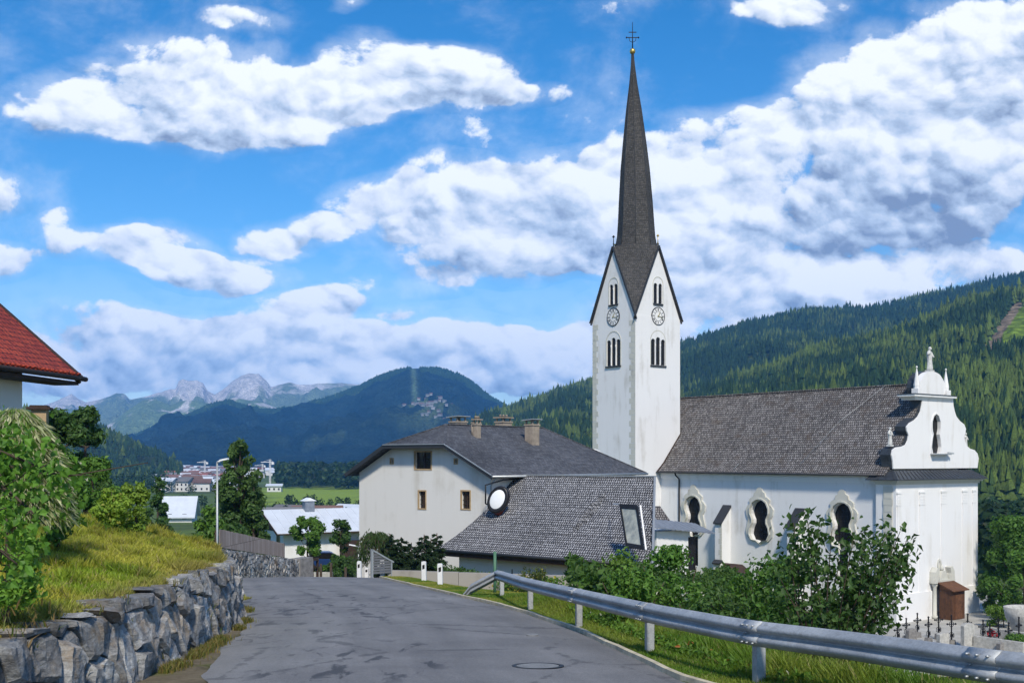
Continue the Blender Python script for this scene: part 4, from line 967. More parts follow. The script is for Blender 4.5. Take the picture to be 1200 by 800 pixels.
for a, b_ in ((top[1], top[2]), (top[2], top[3])): mb.bar(Vector(a) + Vector((0, -.08, .03)), Vector(b_) + Vector((0, -.08, .03)), .08, .05)
mb.tube([(ex1 + .08, yf, ez - .05), (ex1 + .08, yb, ez - .05)], .08, 6); mb.tube([(ex1 + .05, -.3, ez - .1), (.12, -.12, ez - .6), (.12, -.12, -4.2)], .05, 6); mb.build('gutter', 'lamp_grey', hroof)
mb = MB(HK)
for a, b_ in ((top[1], top[6]), (top[2], top[6]), (top[6], top[7]), (top[7], top[4])): mb.bar(Vector(a) + Vector((0, 0, .03)), Vector(b_) + Vector((0, 0, .03)), .22, .06)
mb.build('hip_cap', 'slate_shingles', hroof)
def chimney(x, px, w, dpt, ztop, cap, n=1):
    y, _ = on_x(HK, px, 500, x); zb = rz_at(x) - .5; w *= .72; dpt *= .8; ztop = (HY - ztop) / F * (HK @ Vector((x, y, 0))).y
    mb = MB(HK); mb.box(x - w / 2, x + w / 2, y - dpt / 2, y + dpt / 2, zb, ztop - .35); mb.box(x - w / 2 - .05, x + w / 2 + .05, y - dpt / 2 - .05, y + dpt / 2 + .05, ztop - .45, ztop - .35)
    c = mb.build('chimney', 'chimney_render', hroof)
    mb = MB(HK)
    for i in (-1, 1):
        for j in (-1, 1): mb.box(x + i * w * .4 - .05, x + i * w * .4 + .05, y + j * dpt * .4 - .05, y + j * dpt * .4 + .05, ztop - .35, ztop - .1)
    if cap == 'sheet':
        mb.cur = 1; mb.prism([(x - w / 2 - .16, ztop - .12), (x + w / 2 + .16, ztop - .04), (x + w / 2 + .16, ztop + .02), (x - w / 2 - .16, ztop - .05)], 'y', y - dpt / 2 - .16, y + dpt / 2 + .16)
    else:
        mb.box(x - w / 2 - .1, x + w / 2 + .1, y - dpt / 2 - .1, y + dpt / 2 + .1, ztop - .12, ztop - .04)
        for j in range(3): mb.lathe((x, y - dpt / 3 + j * dpt / 3, ztop - .05), [(.09, 0), (.09, .12), (.12, .14), (.02, .2)], 6)
    mb.build('chimney_cap', ['chimney_render', 'lamp_grey'] if cap == 'sheet' else ['chimney_render', 'rust'], c)
chimney(-3.6, 623.5, .95, .95, 491, 'sheet'); chimney(-4.3, 559, .45, .5, 490, 'pots'); chimney(-7.2, 590, 1.0, 1.3, 488, 'pots'); chimney(-7.6, 537, 1.0, 1.3, 487.5, 'sheet')
mb = MB(HK); y, _ = on_x(HK, 554, 500, -4.6); mb.tube([(-4.6, y, rz_at(-4.6) - .1), (-4.6, y, rz_at(-4.6) + .75)], .12, 8); mb.lathe((-4.6, y, rz_at(-4.6) + .75), [(.16, 0), (.16, .05), (.03, .14)], 8); mb.build('vent_pipe', 'chimney_render', hroof)

# shingled annex in front of the side wall
annex = thing('annex', 'low white annex under a broad grey shingled roof that sweeps down beside the large house', 'building', HK @ Vector((7, -1, -7.6)), rz=math.atan2(-.643, .766))
ty, tz = 2.5, -1.05; by, bz = -4.1, -5.32
mb = MB(HK); mb.prism([(.5, -3.4), (13.5, -3.4), (13.9, by + .1), (10.1, 2.4), (.5, 2.4)], 'z', -8.2, bz + .3); mb.prism([(13.9, by + .1), (14.1, by + .1), (10.3, 2.45), (10.1, 2.4)], 'z', -8.2, bz - .1); mb.build('wall', 'house_plaster', annex)
N1 = 10; vs = []; fs = []
def prof(t):   # slightly concave sweep
    y = ty + (by - ty) * t; z = tz + (bz - tz) * (t * 1.10 - .10 * t * t * t * t * 1.0) if False else tz + (bz - tz) * (1.13 * t - .13 * t ** 3); return y, z
for i in range(N1 + 1):
    t = i / N1; y, z = prof(t); xl = .0 - .75 * t ** 3; xr = 10.25 + 4.1 * t
    vs += [(xl, y, z), (xr, y, z), (xr, y, z - .16), (xl, y, z - .16)]
for i in range(N1):
    a = i * 4
    for k in range(4): fs.append((a + k, a + (k + 1) % 4, a + 4 + (k + 1) % 4, a + 4 + k))
fs += [(0, 3, 2, 1), (N1 * 4, N1 * 4 + 1, N1 * 4 + 2, N1 * 4 + 3)]
mb = MB(HK); mb.add(vs, fs)
mb.add([(10.1, ty - .05, tz - .15), (14.15, by + .05, bz - .12), (14.15, by + .05, -8.2), (10.1, ty - .05, -8.2), (10.2, ty + .05, tz - .15), (14.25, by + .15, bz - .12), (14.25, by + .15, -8.2), (10.2, ty + .05, -8.2)], [(0, 1, 2, 3), (7, 6, 5, 4), (0, 4, 5, 1), (1, 5, 6, 2), (2, 6, 7, 3), (3, 7, 4, 0)])
ar = mb.build('roof', 'annex_shingles', annex)
mb = MB(HK); mb.bar((0, ty, tz + .03), (10.3, ty, tz + .03), .2, .07); mb.bar((10.25, ty, tz + .02), (14.35, by, bz + .03), .12, .06); mb.build('roof_flashing', 'lamp_grey', ar)
mb = MB(HK); mb.tube([(-.8, by - .08, bz - .06), (14.4, by - .08, bz - .06)], .09, 8); mb.build('gutter', 'dark_metal', ar)
mb = MB(HK); mb.box(-.7, 14.3, by + .02, by + .1, bz - .38, bz - .14); mb.build('fascia', 'dark_wood', ar)
# diamond of vertical shingles set in the slope
mb = MB(HK)
for i in range(-6, 7):
    hh = (7 - abs(i)) * .13
    for j in range(-2, 3):
        xx = 7.7 + j * .14
        if abs(j) * .9 + abs(i) * .42 > 3.1: continue
        t = .42 + i * .037; y, z = prof(t); y2, z2 = prof(t + .03); mb.bar((xx + .05, y, z + .015), (xx - .05, y2, z2 + .02), .05, .03)
mb.build('patterned_shingles', 'annex_shingles', ar)
# pivoted roof window standing open
q0 = [(726, 590.5), (747, 592), (754, 644), (734, 640.5)]
rw = thing('roof_window', 'tilted rectangular pane in a dark frame standing on the shingled annex roof', 'window', P(740, 641, 56.5))
pts = [P(726, 590.5, 57.0), P(747, 592, 56.2), P(754.5, 644, 54.9), P(734, 640.5, 55.6)]
c4 = sum(pts, Vector()) / 4; nrm = (pts[1] - pts[0]).cross(pts[3] - pts[0]).normalized()
if nrm.y > 0: nrm = -nrm
ins = [p.lerp(c4, .19) for p in pts]; mb = MB()
vs = [p + nrm * .06 for p in pts] + [p + nrm * .06 for p in ins] + [p - nrm * .06 for p in pts] + [p - nrm * .06 for p in ins]; fs = []
for i in range(4): j = (i + 1) % 4; fs += [(i, j, 4 + j, 4 + i), (8 + i, 12 + i, 12 + j, 8 + j), (i, 8 + i, 8 + j, j), (4 + i, 4 + j, 12 + j, 12 + i)]
mb.add(vs, fs); mb.build('frame', 'black_paint', rw)
mb = MB(); mb.add([p + nrm * .01 for p in ins] + [p - nrm * .02 for p in ins], [(0, 1, 2, 3), (7, 6, 5, 4)] + [(i, 4 + i, 4 + (i + 1) % 4, (i + 1) % 4) for i in range(4)]); mb.build('pane', 'mirror_glass', rw)
mb = MB(); mb.bar(pts[1] + Vector((.14, 0, 0)), pts[2] + Vector((.1, 0, 0)), .08, .1); mb.bar(pts[3], pts[3] + Vector((.0, 1.8, -.35)), .06, .06); mb.bar(pts[0], pts[0] + Vector((0, 3.3, -.1)), .05, .05); mb.build('stay', 'white_paint', rw)
# round mirror on a pipe bracket at the house corner
rm_c = P(583.5, 585, 66.2)
rmr = thing('round_mirror', 'round white-faced mirror in a thick black rim on a pipe bracket by the house corner', 'mirror', rm_c)
md = Vector((-.42, -1, -.05)).normalized(); zq = md.to_track_quat('Z', 'Y').to_matrix().to_4x4(); mm = Matrix.Translation(rm_c) @ zq
sq = (.74, 1.0)
Tm = Matrix.Translation(rm_c) @ Matrix.Rotation(R(28), 4, 'Y') @ Matrix.Translation(-rm_c) @ mm
mb = MB(Tm); mb.lathe((0, 0, 0), [(.72, .04), (.6, .10), (.3, .14), (.02, .155)], 32, sq); mb.build('face', 'white_disc', rmr)
mb = MB(Tm); mb.lathe((0, 0, 0), [(.71, .10), (.80, .12), (.86, .02), (.84, -.25), (.5, -.5), (.1, -.58)], 32, sq); mb.build('rim', 'black_paint', rmr)
mb = MB(Tm); mb.lathe((0.15, -.5, -.32), [(.32, .2), (.4, 0), (.3, -.25), (.05, -.35)], 16); mb.build('housing', 'rust', rmr)
mb = MB(); mb.tube([P(569, 590, 66.4), P(569, 568, 66.6), P(590, 562, 67.2), P(603, 561, 69.3)], .05, 6); mb.tube([P(569, 590, 66.4), P(577, 592, 66.4)], .05, 6); mb.build('bracket', 'black_iron', rmr)

# sacristy and covered passage between annex and nave
sac = thing('sacristy', 'small white sacristy with a thin corrugated metal canopy between annex and church', 'building', P(790, 690, 98))
SM = frame((13.3, 95.5, 0), AC)
sx0, sx1 = -1.0, 3.4
mb = MB(SM); zr = -(620 - HY) / F * 97; mb.box(-1.2, 2.9, 0.0, 8.5, -14, zr - .05); sb = mb.build('wall', 'plain_white', sac)
x0, z1 = on_y(SM, 806.5, 629); x1, z0 = on_y(SM, 818, 668)
c = MB(SM); c.box(x0, x1, -.3, .5, z0, z1); cut(sb, [c])
mb = MB(SM); mb.box(x0, x1, .3, .33, z0, z1); dw = mb.build('window', 'dark_glass', sac); mb = MB(SM); mb.box(x0 + .28, x0 + .34, .24, .29, z0, z1); mb.box(x0, x0 + .07, .2, .29, z0, z1); mb.build('frame', 'dark_wood', dw); mb = MB(SM); mb.box(x0 - .1, x1 + .1, -.12, .1, z0 - .12, z0); mb.build('sill', 'cream_stone', dw)
xa, za = on_y(SM, 752, 616, -.8); xb, zb = on_y(SM, 838, 624, -.8)
mb = MB(SM); vs = []; fs = []; nn = 40
for i in range(nn + 1):
    t = i / nn; x = xa + (xb - xa) * t; z = za + (zb - za) * t + .03 * math.sin(i * 2.2); vs += [(x, -.8, z), (x, 1.6, z + .75), (x, 1.6, z + .65), (x, -.8, z - .10)]
for i in range(nn):
    for k in range(4): fs.append((i * 4 + k, i * 4 + (k + 1) % 4, i * 4 + 4 + (k + 1) % 4, i * 4 + 4 + k))
fs += [(0, 1, 2, 3), tuple(reversed([nn * 4 + k for k in range(4)]))]; mb.add(vs, fs); mb.build('canopy', 'canopy_metal', sac)
p0 = P(768, 594, 101); p1 = P(774, 594, 101); p2 = P(790, 617, 99.5); p3 = P(768, 617, 99.5)
mb = MB(); bk = Vector((.3, 2.5, .0)); mb.add([p0, p1, p2, p3, p0 + bk, p1 + bk, p2 + bk, p3 + bk], [(0, 1, 2, 3), (7, 6, 5, 4), (0, 4, 5, 1), (1, 5, 6, 2), (2, 6, 7, 3), (3, 7, 4, 0)]); mb.build('small_roof', 'nave_shingles', sac)
# little hipped roof by the nave wall
ch = thing('tomb_shelter', 'small dark hipped roof over a tomb niche at the foot of the church wall', 'shelter', P(857, 690, 92))
pts = [P(838, 676, 91.0), P(877, 676, 91.0), P(870, 661, 92.2), P(849, 659, 92.2)]; bk = Vector((0.9, 1.7, 0))
mb = MB(); mb.add(pts + [pts[0] + bk, pts[1] + bk], [(0, 1, 2, 3), (0, 3, 4), (1, 5, 2), (3, 2, 5, 4), (0, 4, 5, 1)]); mb.build('roof', 'dark_wood', ch)
mb = MB(); a = pts[0] + Vector((.3, .15, 0)); b_ = pts[1] + Vector((-.3, .15, 0)); mb.add([a, b_, b_ + bk * .8, a + bk * .8] + [Vector((v.x, v.y, GZ)) for v in (a, b_, b_ + bk * .8, a + bk * .8)], [(0, 1, 5, 4), (1, 2, 6, 5), (2, 3, 7, 6), (3, 0, 4, 7), (0, 3, 2, 1)]); mb.build('wall', 'plain_white', ch)

# ------------------------------------------------------------------ red roofed house at the left edge
LM = frame((-17.5, 45, 0), (.993, -.122))
lh = thing('red_roof_house', 'white house with a steep red tiled roof, cut off by the left edge', 'house', LM @ Vector((-6, -6, -2)), rz=math.atan2(-.122, .993))
mb = MB(LM); mb.prism([(-1.15, -3.6), (-15, -3.6), (-15, 2.9), (-8.1, 9.2), (-1.15, 3.7)], 'y', -14, -2.3); mb.build('wall', 'house_plaster', lh)
ze = 3.34; mb = MB(LM); k_ = math.tan(R(40))
mb.prism([(0, ze), (-8.2, ze + 8.2 * k_), (-16.4, ze), (-16.4, ze - .2), (-8.2, ze + 8.2 * k_ - .22), (0, ze - .2)], 'y', -15, 0); lr = mb.build('roof', 'red_tiles', lh)
mb = MB(LM); mb.bar((.05, .05, ze - .08), (-8.2, .05, ze + 8.2 * k_ - .02), .08, .30, (0, 1, 0)); mb.bar((.02, -.1, ze - .28), (-8.2, -.1, ze + 8.2 * k_ - .3), .1, .16, (0, 1, 0)); mb.build('verge_board', 'dark_wood', lr)
mb = MB(LM); mb.tube([(.1, -15, ze - .12), (.1, .25, ze - .12)], .10, 8); mb.box(-1.1, -.05, -15, -.06, ze - .38, ze - .24); mb.build('gutter', 'dark_wood', lr)
mb = MB(LM)
for i in range(40): mb.lathe((.02, -.2 - i * .33, ze + .03), [(.10, 0), (.11, .06), (.02, .1)], 6)
mb.build('eave_tiles', 'red_tiles', lr)
# small brick outbuilding behind the shrubs
ob = thing('brick_outbuilding', 'small orange-brown outbuilding just right of the white wall under the red roof', 'shed', P(42, 485, 58))
OM = frame(P(36, 487, 58), (.96, .25)); mb = MB(OM); mb.box(0, .75, 0, .9, -2.5, .34); mb.build('wall', 'window_frame_brown', ob)
mb = MB(OM); mb.box(-.2, .95, -.2, 1.1, .34, .46); mb.box(-.05, .8, -.05, 1, .46, .56); mb.build('roof', 'dark_wood', ob)

# ------------------------------------------------------------------ white roofed house below the road
VM = frame((-20.6, 100, 0), (.857, .515)); VZ = -9.9; ve = -6.4; vr = -4.75; vl = 18.0; vd = 7.3; 
vh_ = thing('bungalow', 'low white house with a pale sheet-metal roof, just beyond the road crest', 'house', VM @ Vector((8, 3.6, VZ)), rz=math.atan2(.515, .857))
mb = MB(VM); mb.prism([(0, VZ - .4), (vd, VZ - .4), (vd, ve), (vd / 2, vr - .15), (0, ve)], 'x', 0, vl); vb = mb.build('wall', 'plain_white', vh_)
mb = MB(VM); mb.prism([(-.9, ve - .28), (vd / 2, vr), (vd + .9, ve - .28), (vd + .9, ve - .4), (vd / 2, vr - .14), (-.9, ve - .4)], 'x', -.9, vl + .6); vrf = mb.build('roof', 'white_metal_roof', vh_)
mb = MB(VM)
for k in range(22): mb.bar((-.8 + k * .88, -.88, ve - .255), (-.8 + k * .88, vd / 2, vr + .02), .035, .04)
mb.build('seams', 'white_metal_roof', vrf)
mb = MB(VM); mb.prism([(.3, ve - .25), (vd - .3, ve - .25), (vd / 2, vr - .35)], 'x', -.12, -.01); mb.bar((-.92, -.9, ve - .38), (-.92, vd / 2, vr - .1), .06, .2); mb.tube([(-.9, -.98, ve - .38), (vl + .6, -.98, ve - .38)], .07, 6); mb.build('gable_boards', 'dark_wood', vrf)
mb = MB(VM); mb.box(3.2, 4.1, 3.0, 3.9, vr - .8, vr + .75); mb.cur = 1; mb.prism([(3.0, vr + .75), (4.3, vr + .75), (3.65, vr + 1.05)], 'y', 2.9, 4.0); mb.build('chimney', ['canopy_metal', 'white_disc'], vrf)
for y0, y1, z0, z1, ax in ((1.0, 1.7, -8.6, -7.0, 'x'), (3.6, 4.1, -8.2, -7.4, 'x'), (4.7, 5.2, -8.2, -7.4, 'x'), (9, 10.6, -8.4, -7.2, 'y'), (12.5, 14, -8.4, -7.2, 'y')):
    t = .08; mb = MB(VM)
    if ax == 'x': mb.ring([(y0 - t, z0 - t), (y1 + t, z0 - t), (y1 + t, z1 + t), (y0 - t, z1 + t)], [(y0, z0), (y1, z0), (y1, z1), (y0, z1)], 'x', -.06, .02)
    else: mb.ring([(y0 - t, z0 - t), (y1 + t, z0 - t), (y1 + t, z1 + t), (y0 - t, z1 + t)], [(y0, z0), (y1, z0), (y1, z1), (y0, z1)], 'y', -.06, .02)
    w = mb.build('window', 'window_frame_brown', vh_); mb = MB(VM)
    if ax == 'x': mb.box(-.03, -.004, y0, y1, z0, z1)
    else: mb.box(y0, y1, -.03, -.004, z0, z1)
    mb.build('pane', 'house_glass', w)
mb = MB(VM); mb.box(5.4, 7.4, -.9, -.004, VZ, -7.6); mb.build('porch', 'dark_wood', vh_)
# ------------------------------------------------------------------ guardrail
def rail_z(y): return -.926 - .07 * y
RAIL = [(9.5, 3.2), (6.2, 6.4), (4.85, 7.8), (4.06, 8.8), (3.3, 10.75), (2.66, 12.2), (2.25, 13.8), (1.86, 15.6), (1.12, 19.9), (.33, 24.6), (-.10, 28.0), (-.42, 30.4)]
gp = catmull([(x, y, rail_z(y) + (.0 if y > 8 else 0)) for x, y in RAIL], 6)
guard = thing('guardrail', 'long galvanised steel crash barrier along the right edge of the road', 'guardrail', (2.4, 15, float(base(15))))
PROF = [(-.012, .0), (.010, -.012), (.028, -.032), (.075, -.060), (.080, -.085), (.075, -.110), (.020, -.140), (.004, -.155), (.020, -.170), (.075, -.200), (.080, -.225), (.075, -.250), (.028, -.278), (.010, -.298), (-.012, -.310)]
PROF = [(a_ * .95, b_ * .90) for a_, b_ in PROF]
def sweep_beam(pts, prof, th=.006):
    vs = []; fs = []; n = len(prof)
    for i, p in enumerate(pts):
        d = (pts[min(i + 1, len(pts) - 1)] - pts[max(i - 1, 0)]); d.z = 0; d.normalize(); o = Vector((-d.y, d.x, 0)); 
        for a, b in prof: vs.append(p + o * a + Vector((0, 0, b)))
        for a, b in prof: vs.append(p + o * (a - th) + Vector((0, 0, b)))
    for i in range(len(pts) - 1):
        for k in range(n - 1):
            a = i * 2 * n + k; b = a + 2 * n; fs.append((a, a + 1, b + 1, b)); a += n; b += n; fs.append((a + 1, a, b, b + 1))
        for k in (0, n - 1): a = i * 2 * n + k; b = a + 2 * n; fs.append((a, b, b + n, a + n))
    fs.append(tuple(range(n)) + tuple(reversed(range(n, 2 * n)))); e = (len(pts) - 1) * 2 * n; fs.append(tuple(reversed(range(e, e + n))) + tuple(range(e + n, e + 2 * n)))
    return vs, fs
# orientation: offset side toward the road (left), path runs outward from camera
mb = MB(); v, f = sweep_beam(gp, PROF); mb.add(v, f, True); beam = mb.build('beam', 'galvanised', guard)
lap = [i for i, p in enumerate(gp) if abs(p.y - 10.2) < .45]
def along(y):
    for a, b in zip(gp, gp[1:]):
        if a.y <= y <= b.y: t = (y - a.y) / (b.y - a.y); p = a.lerp(b, t); d = (b - a); d.z = 0; d.normalize(); return p, d
    return gp[-1], Vector((0, 1, 0))
for yc in (9.15, 12.2, 15.6, 19.9):       # overlapped splices with bolts
    pp = [along(yc + dy)[0] + Vector((0, 0, .0)) for dy in (-.16, 0, .16)]
    mb = MB(); v, f = sweep_beam(pp, [(a + .008, b * 1.0) for a, b in PROF]); mb.add(v, f, True); sp_ = mb.build('splice', 'galvanised', guard)
    mb = MB()
    for dy in (-.1, 0, .1):
        for dz in (-.045, -.235):
            p, d = along(yc + dy); o = Vector((-d.y, d.x, 0)); c = p + o * (.075 if dz < -.2 or dz > -.06 else .02) + Vector((0, 0, dz)); mb.tube([c - o * .01, c + o * .028], [.012, .010], 6)
    for dy in (-.13, 0.13):
        p, d = along(yc + dy); o = Vector((-d.y, d.x, 0)); c = p + o * .01 + Vector((0, 0, -.14)); mb.tube([c - o * .01, c + o * .02], [.012, .010], 6)
    mb.build('bolts', 'lamp_grey', sp_)
for yp in (5.4, 8.9, 12.25, 15.65, 19.95, 24.7, 30.0):
    p, d = along(yp); o = Vector((-d.y, d.x, 0)); c = p - o * .09; gz = float(base(yp)) - .5; m = Matrix.Identity(4)
    for i in range(3): m[i][0] = o[i]; m[i][1] = d[i]; m[i][3] = (c.x, c.y, 0)[i]
    mb = MB(m); zt = p.z - .02
    mb.box(-.06, .05, -.05, -.042, gz, zt); mb.box(-.06, .05, .042, .05, gz, zt); mb.box(.044, .052, -.05, .05, gz, zt); mb.box(-.06, -.052, -.05, -.03, gz, zt); mb.box(-.06, -.052, .03, .05, gz, zt)
    mb.box(.052, .09, -.04, .04, zt - .25, zt - .06); mb.build('post', 'galvanised', guard)
# turned-down end
e0 = gp[-1]; e1 = e0 + Vector((-.42, 1.5, -.95)); mb = MB(); PR2 = PROF
dd = (e1 - e0); dd.z = 0; dd.normalize(); oo = Vector((-dd.y, dd.x, 0)); vs = []
pts = [e0, P(560, 690, 30.2)]
v, f = sweep_beam([e0 - Vector((0, .02, 0)), Vector((e0.x - .72, e0.y + .35, e0.z - .42)), Vector((e0.x - 1.0, e0.y + .5, e0.z - .78))], PROF); mb.add(v, f); mb.build('end_ramp', 'galvanised', guard)

# ------------------------------------------------------------------ delineators, pole, low walls beside the crest
def delineator(x, y, label, h=.92):
    z = float(land(np.array([x]), np.array([y]))[0]); t = thing('delineator_post', label, 'roadside post', (x, y, z), 'white delineator posts by the road', rz=R(-8))
    m = Matrix.Translation((x, y, z)) @ Matrix.Rotation(R(-8) + random.uniform(-.1, .1), 4, 'Z') @ Matrix.Rotation(random.uniform(-.02, .02), 4, 'Y')
    mb = MB(m); mb.prism([(-.085, -.1), (.085, -.1), (.085, h * .96), (.06, h), (-.06, h), (-.085, h * .96)], 'y', -.06, .06); mb.build('post', 'white_paint', t, bevel=.008)
    mb = MB(m); mb.prism([(-.045, h * .62), (.045, h * .66), (.045, h * .86), (-.045, h * .82)], 'y', -.066, -.059); mb.build('reflector_band', 'black_paint', t)
for px, py, l in ((497, 681, 'white roadside post before the low concrete wall, left of its twin on the verge'), (516, 686, 'white roadside post nearest to the guardrail end'),
                  (448, 674, 'white roadside post in front of the grey slatted gate panel'), (421, 675, 'white roadside post at the house corner by the road crest'), (430, 674, 'short white roadside post between house corner and slatted gate panel')):
    Y = 1.68 / ((py - HY) / F - .07); Y = min(Y, 47.5); delineator((px - CX) / F * Y, Y, l, .76 if px != 430 else .5)
gw_ = thing('garden_wall', 'low grey concrete garden wall in front of the shrubs and the big house', 'wall', (1, 48, -5.6))
WM_ = frame((-5.3, 47.2, 0), (.985, -.17))
mb = MB(WM_); nseg = 9
for k in range(nseg): mb.box(k * 1.55, k * 1.55 + 1.53, 0, .25, -6.6, -4.76 - .02 * k)
wb = mb.build('wall', 'grey_concrete', gw_)
mb = MB(WM_)
for xx in (5.4, 9.8): mb.bar((xx, -.1, -6), (xx, -.1, -4.6), .04, .04)
mb.build('post', 'black_iron', gw_)
GM = frame((-5.75, 45.9, 0), (.62, .78)); gt = thing('slatted_gate', 'grey slatted board gate panel with white top rail beside the road crest', 'gate', GM @ Vector((1, 0, -5.2)))
GM = frame(P(436, 674, 46.6), (.80, .60)); gx = .95
mb = MB(GM)
for k in range(9): mb.prism([(0, .06 + k * .11), (gx, .06 + k * .11), (gx, .145 + k * .11), (0, .145 + k * .11)] if k < 5 else [(0, .06 + k * .11), (gx - (k - 4) * .2, .06 + k * .11), (gx - (k - 4) * .2 - .12, .145 + k * .11), (0, .145 + k * .11)], 'y', 0, .03)
mb.build('slats', 'planks_grey', gt); mb = MB(GM); mb.bar((0, .015, 1.08), (gx + .1, .015, .5), .09, .06); mb.bar((0, .015, -.3), (0, .015, 1.1), .09, .09); mb.bar((gx, .015, -.3), (gx, .015, .6), .06, .06); mb.build('frame', 'lamp_grey', gt)
gpz = zat(-.5, 32.0); mb = MB(); p = P(580, 668, 32); mb.tube([(p.x, 32, gpz - .2), (p.x, 32, (HY - 646) / F * 32)], .045, 8)
tag(mb.build('green_pole', 'green_paint'), 'thin green metal pole just behind the start of the guardrail', 'pole')
# manhole
mx_, my_ = .33, 14.15; mz = float(base(my_)) + .028
mh = thing('manhole_cover', 'round iron manhole cover set in the asphalt at the bottom of the photo', 'manhole cover', (mx_, my_, mz))
MM = Matrix.Translation((mx_, my_, mz)) @ Matrix.Rotation(-math.atan(.07), 4, 'X')
mb = MB(MM); mb.lathe((0, 0, -.05), [(.27, 0), (.27, .056), (.02, .058)], 28, smooth=False); mb.build('lid', 'manhole_iron', mh)
mb = MB(MM); cr_ = lambda r: [(r * math.cos(a), r * math.sin(a)) for a in np.linspace(0, 2 * math.pi, 29)[:-1]]; mb.ring(cr_(.335), cr_(.285), 'z', -.05, .007); mb.build('ring', 'black_iron', mh)
mb = MB(Matrix.Translation((.34, 18.6, float(base(18.6)) + .03))); mb.lathe((0, 0, -.05), [(.10, 0), (.10, .055), (.01, .056)], 14, smooth=False); tag(mb.build('valve_cover', 'manhole_iron'), 'small round valve cover in the asphalt behind the manhole cover', 'valve cover')

# ------------------------------------------------------------------ walls of fitted stones
def clip(poly, p, n):
    out = []
    for i in range(len(poly)):
        a = poly[i]; b = poly[(i + 1) % len(poly)]; da = (a[0] - p[0]) * n[0] + (a[1] - p[1]) * n[1]; db = (b[0] - p[0]) * n[0] + (b[1] - p[1]) * n[1]
        if da <= 0: out.append(a)
        if (da < 0 < db) or (db < 0 < da): t = da / (da - db); out.append((a[0] + (b[0] - a[0]) * t, a[1] + (b[1] - a[1]) * t))
    return out
def stone_cells(L, Hh, seeds, asp):
    cells = []
    for i, s_ in enumerate(seeds):
        poly = [(max(0, s_[0] - 2.2), -.3), (min(L, s_[0] + 2.2), -.3), (min(L, s_[0] + 2.2), Hh), (max(0, s_[0] - 2.2), Hh)]
        for j, q in enumerate(seeds):
            if i == j or abs(q[0] - s_[0]) > 3.0: continue
            mid = ((s_[0] + q[0]) / 2, (s_[1] + q[1]) / 2); n = (q[0] - s_[0], (q[1] - s_[1]) * asp); poly = clip(poly, mid, n)
            if len(poly) < 3: break
        if len(poly) >= 3: cells.append((s_, poly))
    return cells
def shrink(poly, d):
    cx = sum(p[0] for p in poly) / len(poly); cy = sum(p[1] for p in poly) / len(poly); out = []
    for p in poly: v = Vector((p[0] - cx, p[1] - cy)); l = v.length; out.append((cx + v.x * max(0, l - d) / l, cy + v.y * max(0, l - d) / l))
    return out, (cx, cy)
def stone_wall(o_mat, mapf, L, hf, seeds, asp, gap, bulge, depth, sub, nz, disp, name_parent, partname='stonework', mat='rock'):
    VS = []; FS = []; CC = []; bnum = 0
    for s_, poly in stone_cells(L, 9, seeds, asp):
        top = hf(s_[0]) + random.uniform(-.06, .06) * (1 if gap > .012 else .3)
        poly = clip(poly, (s_[0], top), (random.uniform(-.12, .12) if gap > .012 else 0, 1))
        if len(poly) < 3: continue
        # drop very short edges
        pl = [poly[i] for i in range(len(poly)) if (Vector(poly[i]) - Vector(poly[i - 1])).length > gap * 1.6]
        if len(pl) < 3: continue
        A, c = shrink(pl, gap * .6 * random.uniform(.8, 1.4)); Bp, _ = shrink(pl, gap * 2.0 + random.uniform(.03, .07) * (bulge / .15))
        tone = random.uniform(.1, .95); b0 = random.uniform(.25, 1) * bulge; ta, tb = random.uniform(-.22, .22), random.uniform(-.22, .22)
        bm = bmesh.new(); n = len(A); m1 = [bm.verts.new((p[0], p[1], -depth)) for p in A]; m2 = [bm.verts.new((p[0], p[1], b0 * .25)) for p in A]
        m3 = [bm.verts.new((p[0], p[1], b0 + (p[0] - c[0]) * ta + (p[1] - c[1]) * tb)) for p in Bp]
        for i in range(n):
            j = (i + 1) % n; bm.faces.new((m1[i], m1[j], m2[j], m2[i])); bm.faces.new((m2[i], m2[j], m3[j], m3[i]))
        bm.faces.new(m3); bm.faces.new(list(reversed(m1)))
        if sub:
            bmesh.ops.triangulate(bm, faces=[f for f in bm.faces if len(f.verts) > 4])
            for _ in range(sub): bmesh.ops.subdivide_edges(bm, edges=[e for e in bm.edges if e.calc_length() > .11], cuts=1, use_grid_fill=True)
            bmesh.ops.triangulate(bm, faces=bm.faces)
            off = Vector((s_[0] * 3, s_[1] * 5, tone * 9))
            for v in bm.verts:
                if v.co.z > -depth * .6:
                    q = v.co * 2.6 + off; d_ = mnoise.fractal(q, .9, 2.1, 4) * disp; cel = abs(mnoise.noise(v.co * 5.5 + off)) * disp * 1.1
                    v.co += Vector((mnoise.noise(q * 1.3) * disp * .4, mnoise.noise(q * 1.3 + Vector((5, 5, 5))) * disp * .4, d_ - cel))
        else: bmesh.ops.triangulate(bm, faces=bm.faces)
        bm.verts.ensure_lookup_table(); bm.normal_update()
        for v in bm.verts: VS.append(mapf(v.co.x, v.co.y, v.co.z)); CC.append((tone, tone, tone))
        for f in bm.faces: FS.append([bnum + v.index for v in f.verts])
        bnum += len(bm.verts); bm.free()
    o = raw_mesh(partname, np.array(VS), np.array(FS), 3, mat, np.array(CC), parent=name_parent)
    bm = bmesh.new(); bm.from_mesh(o.data); bmesh.ops.recalc_face_normals(bm, faces=bm.faces); bm.to_mesh(o.data); bm.free(); return o
